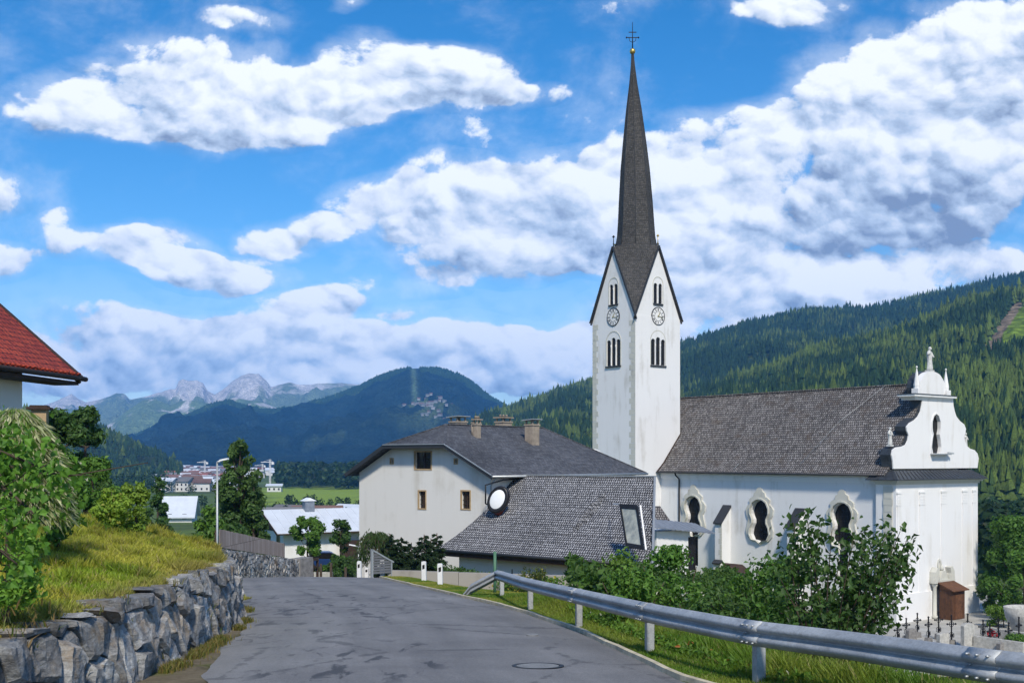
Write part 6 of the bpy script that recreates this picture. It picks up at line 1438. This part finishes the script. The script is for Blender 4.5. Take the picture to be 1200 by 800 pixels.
# foreground branch tips of a young lime tree entering from the left
rng = np.random.default_rng(21); t = thing('lime_tree', 'young lime tree with large bright leaves reaching in from the left edge', 'tree', (-4.2, 7.2, -1.1)); q = []; mb = MB(); dirs = []
BR = [((-4.2, 7.1, -1.1), [(-3.9, 7.2, .0), (-3.5, 7.25, .08), (-3.1, 7.3, -.06)]), ((-4.2, 7.1, -.9), [(-3.85, 7.3, -.15), (-3.45, 7.4, -.05), (-3.0, 7.5, -.12)]), ((-4.2, 7.1, -.8), [(-3.8, 7.0, -.25), (-3.35, 7.0, -.12), (-3.0, 7.0, -.36)]), ((-4.2, 7.1, -.9), [(-3.8, 6.9, -.5), (-3.45, 6.9, -.42), (-3.1, 6.95, -.66)]),
      ((-4.2, 7.1, -.9), [(-3.9, 7.3, -.05), (-3.7, 7.5, .12), (-3.5, 7.6, .10)]), ((-4.2, 7.1, -1.0), [(-3.85, 6.8, -.6), (-3.6, 6.8, -.72), (-3.5, 6.8, -.8)]), ((-4.3, 7.1, -1.1), [(-3.85, 6.8, -.95), (-3.65, 6.75, -1.0), (-3.5, 6.7, -1.1)])]
for st_, pts in BR:
    cv = catmull([st_] + pts, 6); mb.tube(cv, list(np.linspace(.03, .006, len(cv))), 6)
    for p in cv[4:]:
        for _ in range(30): v = Vector(rng.normal(size=3)) * .11; q.append(p + v)
        e = p + Vector(rng.normal(size=3)) * .14; mb.tube([p, e], [.005, .003], 4)
q = np.array([tuple(p) for p in q]); leaf_mesh('leaves', q, rng.uniform(.04, .075, len(q)), pal(len(q), rng, (.035, .10, .012), (.12, .25, .03)), parent=t, rng=rng, droop=.9, wide=.8); mb.tube([(-4.2, 7.1, -1.4), (-4.22, 7.1, -.6), (-4.1, 7.15, .0)], [.05, .04, .02], 8); mb.build('branches', 'bark', t)

tree('bush', 'bright fresh-green bush under the foreground branches at the left edge', 'bush', px_(8, 10.5), 10.5, .95, .45, ((.06, .15, .015), (.16, .29, .035)), 3600, .055, .03, -.1, 18, 19, z=-1.25)
# big spruce-like tree by the lamp, its undergrowth
rngc = np.random.default_rng(31)
def spruce(name, label, x, y, z, H, Rr, n, col, seed, leaf=.3, group=None, cat='tree'):
    rng = np.random.default_rng(seed); t = thing(name, label, cat, (x, y, z), group); mb = MB(); mb.tube([(x, y, z - .3), (x, y, z + H * .5), (x, y, z + H)], [H * .02, H * .013, .02], 8); Q = []; D = []
    nb = int(H * 13)
    for k in range(nb):
        h = (k + .5) / nb; zz = z + H * (.06 + .92 * h); L_ = Rr * ((1 - h) ** .78) * (rng.uniform(.72, 1.12)) + .08; a = k * 2.399 + rng.random() * .5; dr = .15 + .25 * (1 - h)
        st_ = Vector((x, y, zz)); e = st_ + Vector((math.cos(a) * L_, math.sin(a) * L_, -dr * L_ * .6 + .1 * L_)); mb.tube([st_, st_.lerp(e, .6) + Vector((0, 0, -.05 * L_)), e], [.035, .02, .008], 4)
        m = max(6, int(n / nb * (.35 + 1.3 * (1 - h)))); tt = rng.uniform(.18, 1.08, m); base_ = np.array(st_)[None] * (1 - tt[:, None]) + np.array(e)[None] * tt[:, None]; sp_ = rng.normal(size=(m, 3)) * np.array([.13, .13, .085]) * L_ * (1.05 - tt * .5)[:, None] * 1.5; Q.append(base_ + sp_); D.append(np.tile([math.cos(a), math.sin(a), -.25], (m, 1)))
    Q = np.concatenate(Q); D = np.concatenate(D); g1, g2 = GREENS[col] if isinstance(col, str) else col
    leaf_mesh('needles', Q, rng.uniform(.6, 1.3, len(Q)) * leaf, pal(len(Q), rng, g1, g2), parent=t, rng=rng, wide=.35, tipdir=D); mb.build('trunk', 'bark', t)
tree('conifer', 'large dark conifer behind the street lamp, tallest tree left of the road', 'tree', px_(280, 70), 70, (HY - 516) / F * 70 + 7.6, 3.0, ((.030, .070, .018), (.085, .150, .032)), 17000, .27, .22, .0, 46, 41, z=-7.6, pointed=True)
tree('conifer', 'lower dark conifer merging with the right foot of the large one', 'tree', px_(297, 69), 69, 6.3, 1.5, ((.028, .065, .018), (.07, .125, .03)), 6000, .26, .15, .0, 24, 42, z=-7.6, pointed=True)
tree('broadleaf_tree', 'light green broadleaf bush-tree at the foot of the street lamp', 'tree', px_(246, 62), 62, 3.2, 1.3, 'mid', 3000, .26, .1, .1, 12, 43, z=-5.9)
tree('broadleaf_tree', 'low green bush-tree under the large conifer, right of the street lamp', 'tree', px_(272, 60), 60, 2.6, 1.3, 'dark', 3000, .26, .1, .1, 12, 44, z=-6.2)
tree('garden_tree', 'small round-crowned tree in front of the pale bungalow, left of its twin', 'tree', px_(360, 80), 80, (HY - 600) / F * 80 + 8.9, 1.35, 'mid', 3000, .26, .12, .38, 14, 45, z=-8.9)
tree('garden_tree', 'slimmer airy tree in front of the pale bungalow, next to the big white house', 'tree', px_(399, 82), 82, (HY - 609) / F * 82 + 9, 1.15, 'dark', 1700, .24, .08, .3, 13, 46, z=-9)
for k, (px, Y, h, r, c, lb) in enumerate(((392, 74, 1.5, 1.0, 'dark', 'dark hedge bush behind the lawn, left part'), (408, 73, 1.6, 1.0, 'dark', 'dark hedge bush behind the lawn, beside the big white house'), (383, 76, 1.3, .7, 'mid', 'green bush at the left end of the garden hedge'))):
    tree('bush', lb, 'bush', px_(px, Y), Y, h, r, c, 1500, .2, .05, .1, 9, 50 + k)
# weeping shrub and junipers before the house
x, y = px_(440, 50), 50; rng = np.random.default_rng(61); z = zat(x, y); t = thing('weeping_shrub', 'drooping willow-like shrub over the slatted gate, before the white house wall', 'shrub', (x, y, z)); mb = MB(); Q = []; D = []
for k in range(60):
    a = rng.uniform(0, 6.28); r = rng.uniform(.3, 1.15); p0 = Vector((x, y, z + 1.5)); p1 = Vector((x + math.cos(a) * r * .6, y + math.sin(a) * r * .5, z + 2.15 - r * .25)); p2 = Vector((x + math.cos(a) * r, y + math.sin(a) * r * .8, z + 1.0 + rng.uniform(-.3, .3))); cv = catmull([p0, p1, p2], 5); mb.tube(cv, .012, 4)
    for p in cv[2:]:
        for _ in range(9): Q.append(tuple(p + Vector(rng.normal(size=3)) * .08)); D.append((math.cos(a) * .3, math.sin(a) * .3, -1))
leaf_mesh('leaves', np.array(Q), rng.uniform(.10, .22, len(Q)), pal(len(Q), rng, (.022, .05, .014), (.06, .10, .025)), parent=t, rng=rng, wide=.25, tipdir=np.array(D)); mb.tube([(x, y, z - .2), (x, y, z + 1.55)], [.09, .06], 7); mb.build('trunk', 'bark', t)
jl = ['leftmost of the dark upright junipers by the house wall', 'second juniper from the left in the dark row', 'low juniper in the middle of the dark row', 'tall juniper right of the middle of the dark row', 'juniper with two tips near the right end of the dark row', 'rightmost juniper, next to the corner of the shingled roof', 'small juniper low in front of the dark row']
for k, (px, top, r) in enumerate(((457, 631, .75), (470, 634, .7), (482, 640, .65), (497, 632, .75), (505, 636, .6), (512, 631, .5), (465, 645, .8))):
    Y = 49.6 + (k % 3) * .5; x = px_(px, Y); z = zat(x, Y); H = ((HY - top) / F * Y - z) * 1.12; spruce('juniper', jl[k], x, Y, z, H, r, 3200, ((.012, .03, .012), (.03, .055, .02)), 70 + k, .17, 'junipers in front of the big house', 'shrub')
def hedge(name, label, x0, y0, x1, y1, h, w, n, col, leaf, seed, zoff=0, cat='hedge', extra=None):
    rng = np.random.default_rng(seed); s = rng.random(n); xx = x0 + (x1 - x0) * s + rng.normal(0, w, n); yy = y0 + (y1 - y0) * s + rng.normal(0, w * .8, n); hh = h * (.55 + .75 * fbm(s * 9, s * 0 + 2, seed)); zz = land(xx, yy) + zoff + hh * (rng.random(n) ** .6)
    g1, g2 = GREENS[col] if isinstance(col, str) else col; o = leaf_mesh(name, np.stack([xx, yy, zz], 1), rng.uniform(.6, 1.3, n) * leaf, pal(n, rng, g1, g2, extra, .06, fbm(xx, yy, seed)), rng=rng, origin=((x0 + x1) / 2, (y0 + y1) / 2, zat((x0 + x1) / 2, (y0 + y1) / 2))); return tag(o, label, cat)
hedge('hedge', 'low hedge behind the garden wall, under the edge of the shingled roof', px_(518, 49.5), 49.5, px_(575, 48.5), 48.5, .95, .3, 4500, ((.03, .075, .015), (.07, .13, .03)), .13, 81)
hedge('hedge', 'mixed shrubs with yellow tips behind the garden wall, right of the green pole', px_(592, 46), 46, px_(650, 45), 45, .75, .3, 2600, 'mid', .13, 82, extra=(.45, .38, .05))
tree('shrub', 'bare-looking spreading shrub rising behind the guardrail start, before the shingled roof', 'shrub', px_(622, 40), 40, 2.1, .85, ((.05, .07, .02), (.10, .13, .03)), 900, .11, .04, .3, 14, 83, z=-6.0, extra=(.3, .25, .04))

# shrubs on the slope behind the guardrail
SH = [(742, 668, 19.5, .9, 'mid', 'leafy green shrub behind the guardrail, left end, in front of the shingled roof', 3400, .10), (785, 640, 22.5, .85, ((.045, .115, .018), (.10, .21, .03)), 'taller green shrub behind the guardrail, before the white sacristy', 3800, .11), (706, 672, 23.5, .7, 'mid', 'low green shrub at the far end of the planting behind the guardrail', 2000, .11),
      (728, 645, 24.5, .75, ((.06, .13, .02), (.14, .23, .04)), 'light green shrub against the corner of the shingled roof', 2200, .11), (800, 680, 19, .8, 'mid', 'low shrub with white blossoms behind the middle of the guardrail', 2200, .085), (835, 690, 18, .8, 'dark', 'low dark shrub under the first buttress, behind the guardrail', 2200, .09),
      (920, 655, 17.5, 1.05, ((.04, .10, .018), (.09, .18, .03)), 'dense rounded shrub behind the guardrail, below the middle church window', 4200, .095), (960, 650, 16.5, 1.0, ((.035, .085, .018), (.08, .17, .03)), 'large dark leafy shrub behind the guardrail, below the last church window', 4200, .095), (880, 672, 18, .8, 'mid', 'small shrub left of the dense rounded shrub', 2400, .09)]
for k, (px, top, Y, r, col, lb, n, lf) in enumerate(SH):
    x = px_(px, Y); z = min(zat(x, Y), (HY - top) / F * Y - 1.2); H = (HY - top) / F * Y - z; tree('shrub', lb, 'shrub', x, Y, H, r, col, int(n * .62), lf, .04, .02, 17, 100 + k, z=z, extra=(.5, .5, .42) if 'blossoms' in lb else None, trunks=3)
# the tall lilac-like shrub with big dark leaves, limbs spreading open against the white wall
rng = np.random.default_rng(131); Y0 = 14.6; x0 = px_(965, Y0); z0 = zat(x0, Y0) - .2; t = thing('tall_shrub', 'tall open shrub with big dark leaves spreading before the white church front', 'shrub', (x0, Y0, z0)); mb = MB(); Q = []; C = []
tips = [(930, 612), (945, 603), (960, 612), (975, 622), (950, 628), (935, 622), (1000, 632), (1012, 620), (1025, 622), (1040, 625), (1055, 622), (1063, 632), (1068, 645), (1060, 655), (1045, 650), (1028, 645), (1010, 650), (1040, 668), (1055, 662), (1030, 672), (1000, 668), (985, 655), (1020, 690), (1040, 695), (1050, 700), (1005, 700), (985, 690), (965, 670), (940, 665), (1030, 712), (995, 720), (960, 700), (1015, 636), (1050, 640), (925, 640), (905, 660), (1010, 678)]
for (px, py) in tips:
    Y = Y0 + rng.uniform(-.7, .7); e = P(px, py, Y); b0 = Vector((x0 + rng.uniform(-.25, .25), Y0 + rng.uniform(-.2, .2), z0)); m_ = b0.lerp(e, .55) + Vector((rng.uniform(-.1, .1), 0, .12)); cv = catmull([b0, m_, e], 6); mb.tube(cv, list(np.linspace(.016, .004, len(cv))), 5)
    for j, p in enumerate(cv[2:]):
        for _ in range(12 if j > 6 else 9): Q.append(tuple(p + Vector(rng.normal(size=3)) * (.09 if j > 6 else .15)))
Q = np.array(Q); leaf_mesh('leaves', Q, rng.uniform(.07, .125, len(Q)), pal(len(Q), rng, (.020, .050, .014), (.065, .125, .026)), parent=t, rng=rng, droop=.55, wide=.62); mb.build('branches', 'bark', t)
# trees right of the church
tree('broadleaf_tree', 'full bright green tree at the right edge beside the church front', 'tree', px_(1190, 96), 96, 9.6, 3.4, ((.03, .085, .012), (.085, .17, .025)), 9000, .34, .25, .12, 22, 141, z=-14.6)
tree('broadleaf_tree', 'smaller green tree at the right edge in front of the full one', 'tree', px_(1200, 90), 90, 6.0, 2.2, 'mid', 4500, .3, .18, .12, 14, 142, z=-13.6)
tree('bush', 'light green round bush beside the white stone basin', 'bush', px_(1176, 89), 89, 2.1, 1.5, ((.06, .12, .012), (.13, .22, .03)), 3000, .2, .05, .05, 10, 143, z=-13.6)
tree('bush', 'low bush at the right edge among the graves', 'bush', px_(1192, 78), 78, 1.3, 1.1, 'mid', 1800, .16, .04, .05, 8, 144, z=-13.6)
tree('bush', 'dark bush between the church corner and the tree', 'bush', px_(1158, 97), 97, 2.6, 1.2, 'dark', 1800, .25, .05, .05, 8, 145, z=-13.8)
# far woods in the valley
def far_trees(spec, name, label, seed, cat='trees'):
    rng = np.random.default_rng(seed); Q = []; S = []; C = []; N_ = []
    for (px0, px1, Y0_, Y1_, n, hmin, hmax, nl) in spec:
        for _ in range(n):
            Y = rng.uniform(Y0_, Y1_); x = px_(rng.uniform(px0, px1), Y); z = zat(x, Y); h = rng.uniform(hmin, hmax); r = h * .32; d = rng.normal(size=(nl, 3)); d /= np.linalg.norm(d, axis=1)[:, None]
            q = np.array([x, Y, z + h * .55]) + d * np.array([r, r, h * .45]) * rng.uniform(.7, 1.05, nl)[:, None]; Q.append(q); N_.append(d); S.append(np.full(nl, h * .17)); tn = rng.uniform(.6, 1.2); C.append(np.array([[.030, .062, .020]]) * tn * rng.uniform(.7, 1.4, (nl, 1)))
    o = leaf_mesh(name, np.concatenate(Q), np.concatenate(S), np.concatenate(C), rng=rng, nrm=np.concatenate(N_), wide=.9); return o
tag(far_trees([(328, 424, 800, 1150, 190, 14, 20, 60), (420, 520, 700, 1150, 60, 12, 18, 40), (190, 290, 620, 1700, 36, 5, 8, 30), (60, 196, 650, 900, 90, 8, 13, 40)], 'valley_woods', '', 151), kind='stuff')
tag(far_trees([(318, 425, 130, 420, 60, 2.5, 5, 70), (1150, 1260, 120, 420, 110, 5, 9, 80), (560, 760, 140, 300, 60, 5, 9, 30), (190, 300, 330, 500, 22, 3, 5, 50)], 'valley_trees', '', 152), kind='stuff')

# ------------------------------------------------------------------ conifer forest: three ragged tiers per tree
def forest(name, X, Y, Z, Hh, tint, seed, tiers=3, k=6):
    rng = np.random.default_rng(seed); n = len(X); V = []; Fs = []; nv = tiers * (k + 1); vb = np.empty((n, nv, 3)); col = np.empty((n, nv, 3)); ph = rng.uniform(0, 6.28, n)
    for t_ in range(tiers):
        z0 = Hh * (.10 + .26 * t_); z1 = Hh * (.52 + .24 * t_); r = Hh * (.205 - .055 * t_) * rng.uniform(.8, 1.2, n)
        for j in range(k):
            a = ph + 6.2832 * j / k + t_ * .5; rj = r * rng.uniform(.6, 1.25, n); vb[:, t_ * (k + 1) + j] = np.stack([X + np.cos(a) * rj, Y + np.sin(a) * rj, Z + z0 + Hh * rng.uniform(-.05, .05, n)], 1)
            col[:, t_ * (k + 1) + j] = tint * rng.uniform(.8, 1.25, (n, 1))
        vb[:, t_ * (k + 1) + k] = np.stack([X, Y, Z + z1], 1); col[:, t_ * (k + 1) + k] = tint * 1.1
    idx = np.arange(n)[:, None] * nv; Fl = []
    for t_ in range(tiers):
        for j in range(k): Fl.append(idx + np.array([[t_ * (k + 1) + j, t_ * (k + 1) + (j + 1) % k, t_ * (k + 1) + k]]))
    return tag(raw_mesh(name, vb.reshape(-1, 3), np.concatenate(Fl), 3, 'conifer_needles', col.reshape(-1, 3)), kind='stuff')
def on_ridge(rg, n, seed, px0, px1, v0, v1, hm, reject=None, lit_bias=None):
    rng = np.random.default_rng(seed); U = rng.uniform(px0, px1, n); V = rng.uniform(v0, v1, n); X, Y, Z = rg.at(U, V)
    keep = np.ones(n, bool) if reject is None else ~reject(U, V); U, V, X, Y, Z = U[keep], V[keep], X[keep], Y[keep], Z[keep]; m = len(X)
    patch = fbm(X / 45, Y / 60, seed, 4); sp = sstep(.42, .62, patch + (lit_bias(U, V) if lit_bias else 0) + rng.normal(0, .07, m))[:, None]  # random paler trees, plus sunlit bands painted into the tint
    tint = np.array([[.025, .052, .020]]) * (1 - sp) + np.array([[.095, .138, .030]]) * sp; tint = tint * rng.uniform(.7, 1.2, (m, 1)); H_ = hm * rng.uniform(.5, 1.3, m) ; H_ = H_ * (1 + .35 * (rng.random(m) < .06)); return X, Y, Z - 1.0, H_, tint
forest('near_forest', *on_ridge(r_near, 42000, 201, 640, 1250, .05, 1.02, 12.5, lambda U, V: meadow_mask(U, V) | scar_mask(U, V), lambda U, V: .15 * sstep(.80, .96, V) - .055), 201)  # sunlit crest painted in as paler tree tints
forest('far_forest', *on_ridge(r_far, 44000, 202, 535, 1250, .18, 1.015, 14, None, lambda U, V: (.20 * sstep(.72, .9, V) - .1) * (U < 720) - .16 * (U >= 720)), 202, 3, 5)  # sunlit upper left painted paler, remaining slope darker
forest('spur_forest', *on_ridge(r_left, 3500, 203, -60, 212, .05, 1.02, 11, None, None), 203, 2, 5)
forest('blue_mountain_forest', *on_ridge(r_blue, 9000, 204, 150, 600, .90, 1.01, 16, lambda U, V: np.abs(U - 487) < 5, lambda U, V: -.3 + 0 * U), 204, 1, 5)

# ------------------------------------------------------------------ grass and weeds
def blades(name, X, Y, Z, H, cols, seed, wide=.014, bend=.5):
    rng = np.random.default_rng(seed); n = len(X); a = rng.uniform(0, 6.28, n); dx, dy = np.cos(a), np.sin(a); w = wide * rng.uniform(.6, 1.4, n); b = H * bend * rng.uniform(.1, 1, n); a2 = rng.uniform(0, 6.28, n)
    v0 = np.stack([X - dx * w, Y - dy * w, Z - .02], 1); v1 = np.stack([X + dx * w, Y + dy * w, Z - .02], 1); mx = X + np.cos(a2) * b * .35; my = Y + np.sin(a2) * b * .35
    v2 = np.stack([mx + dx * w * .7, my + dy * w * .7, Z + H * .6], 1); v3 = np.stack([mx - dx * w * .7, my - dy * w * .7, Z + H * .6], 1); v4 = np.stack([X + np.cos(a2) * b, Y + np.sin(a2) * b, Z + H], 1)
    V = np.stack([v0, v1, v2, v3, v4], 1).reshape(-1, 3); i = np.arange(n)[:, None] * 5; Fc = np.concatenate([i + [0, 1, 2], i + [0, 2, 3], i + [3, 2, 4]], 0)
    return tag(raw_mesh(name, V, Fc, 3, 'grass_blades', np.repeat(cols, 5, 0)), kind='stuff')
rng = np.random.default_rng(301); n = 330000
Y = rng.uniform(5, 30, n); D = rng.exponential(3.2, n); X = ip(Y, T_W) - .30 - D; k = (X > -22) & (X / Y > -.56); X, Y, D = X[k], Y[k], D[k]
n1 = fbm(X * .55, Y * .55, 5); n2 = fbm(X * 2.1, Y * 2.1, 8); t = sstep(.40, .62, n1)[:, None]; ed = sstep(.6, .0, D)[:, None]
c = np.array([[.21, .30, .022]]) * (1 - t) + np.array([[.38, .37, .05]]) * t; c = c * (1 - .6 * ed) + np.array([[.34, .25, .09]]) * .6 * ed; m = rng.random(len(X)) < .10; c[m] = (.36, .29, .12); c = c * rng.uniform(.65, 1.3, (len(X), 1)) * (1.15 - .35 * sstep(.45, .7, n2))[:, None]
blades('bank_grass', X, Y, land(X, Y), rng.uniform(.05, .15, len(X)) * (1 + .8 * (n2 > .6)), c, 302, .010, .9)
# bunches between boulders and along their foot
n = 26000; S_ = rng.uniform(.3, WL - .1, n); top = rng.random(n) < .30; vv = []
for s_, tp in zip(S_, top):
    if tp: vv.append(wmap(s_, wtop(s_) - .12 + rng.normal(0, .03), -.20 - rng.random() * .25))
    else: vv.append(wmap(s_, .02, .06 + abs(rng.normal(0, .10))))
vv = np.array(vv); g_ = fbm(S_ * 1.3, S_ * 0, 12); kp = (g_ > .53) | top; vv = vv[kp]; m_ = len(vv); t = rng.random((m_, 1)) ; c = (np.array([[.09, .13, .02]]) * (1 - t) + np.array([[.26, .19, .07]]) * t) * rng.uniform(.6, 1.3, (m_, 1))
zz = np.where(top[kp], vv[:, 2], base(vv[:, 1])); blades('wall_foot_grass', vv[:, 0], vv[:, 1], zz, rng.uniform(.03, .12, m_), c, 304, .008, .8)
n = 3200; S_ = rng.uniform(.3, WL - .1, n); ZZ = rng.uniform(.1, 1.1, n); g_ = fbm(S_ * 2.2, ZZ * 2.2, 14); kp = g_ > .56; vv = np.array([wmap(s_, z_, .0) for s_, z_ in zip(S_[kp], ZZ[kp])]); m_ = len(vv); t = rng.random((m_, 1)); c = (np.array([[.07, .13, .02]]) * (1 - t) + np.array([[.24, .15, .06]]) * t) * rng.uniform(.6, 1.2, (m_, 1)); blades('joint_grass', vv[:, 0], vv[:, 1], vv[:, 2], rng.uniform(.05, .14, m_), c, 305, .008, 1.2)
# right verge: short dry grass by the kerb, taller weeds toward the slope
n = 420000; Y = 6 + 40 * rng.random(n) ** 1.25; D = rng.exponential(1.5, n) + .1; X = ip(Y, T_R) + D; k = (X < 14) & (X / Y < .52); X, Y, D = X[k], Y[k], D[k]
n1 = fbm(X * .6, Y * .6, 25); n2 = fbm(X * 1.7, Y * 1.7, 28); past = sstep(.1, 1.0, X - (ip(Y, T_RX) - .9)); far = sstep(24, 33, Y); t = (sstep(.35, .6, n1) * (.40 + .55 * far))[:, None]
c = np.array([[.11, .21, .02]]) * (1 - t) + np.array([[.32, .32, .055]]) * t; m = rng.random(len(X)) < .05; c[m] = (.32, .28, .12); c = c * rng.uniform(.6, 1.3, (len(X), 1))
H = (.06 + .30 * sstep(.5, 1.3, D) * (1 - far) * n2 * 1.4 + .12 * past) * rng.uniform(.5, 1.3, len(X)); blades('verge_grass', X, Y, land(X, Y), H, c, 306, .009, .7)
# broad-leaved weeds covering the slope beneath and behind the rail
n = 40000; Y = 7 + 17 * rng.random(n); X = ip(Y, T_RX) - .35 + rng.exponential(1.6, n); hgt = .2 + .75 * fbm(X * .8, Y * .8, 33) * sstep(-.2, 1.6, X - ip(Y, T_RX)) * 1.5; k = (X / Y < .60); X, Y, hgt = X[k], Y[k], hgt[k]; Z = land(X, Y) + hgt * rng.random(len(X)) ** .5
m_ = len(X); cl = fbm(X * 1.5, Y * 1.5, 44); c = pal(m_, rng, (.04, .10, .014), (.14, .24, .03), (.30, .10, .03), .015, cl); w_ = rng.random(m_) < .008; c[w_] = (.6, .6, .55)
tag(leaf_mesh('slope_weeds', np.stack([X, Y, Z], 1), rng.uniform(.04, .10, m_), c, rng=rng, droop=.2, wide=.6), kind='stuff')
n = 26000; Y = 22 + 40 * rng.random(n); X = ip(Y, T_RX) + rng.exponential(2.5, n); k = (X / Y < .5); X, Y = X[k], Y[k]; m_ = len(X); Z = land(X, Y) + rng.random(m_) ** .5 * (.5 + 1.2 * fbm(X * .5, Y * .5, 35)); c = pal(m_, rng, (.025, .06, .012), (.07, .13, .025), None, 0, fbm(X, Y, 45))
tag(leaf_mesh('slope_scrub', np.stack([X, Y, Z], 1), rng.uniform(.12, .25, m_), c, rng=rng, droop=.2, wide=.6), kind='stuff')

# ------------------------------------------------------------------ the air
HAZE = 1.05e-4
mb = MB(); mb.box(-5600, 5600, -310, 8200, -60, 720); hz_ = mb.build('haze', 'white_paint'); hz_.data.materials.clear()
hm_ = bpy.data.materials.new('haze'); hm_.use_nodes = True; nt = hm_.node_tree; nt.nodes.clear(); vo = nt.nodes.new('ShaderNodeVolumePrincipled'); vo.inputs['Color'].default_value = (.11, .41, 1.0, 1); vo.inputs['Density'].default_value = HAZE; vo.inputs['Anisotropy'].default_value = -.3
oo_ = nt.nodes.new('ShaderNodeOutputMaterial'); nt.links.new(vo.outputs[0], oo_.inputs['Volume']); hz_.data.materials.append(hm_); tag(hz_, kind='stuff')
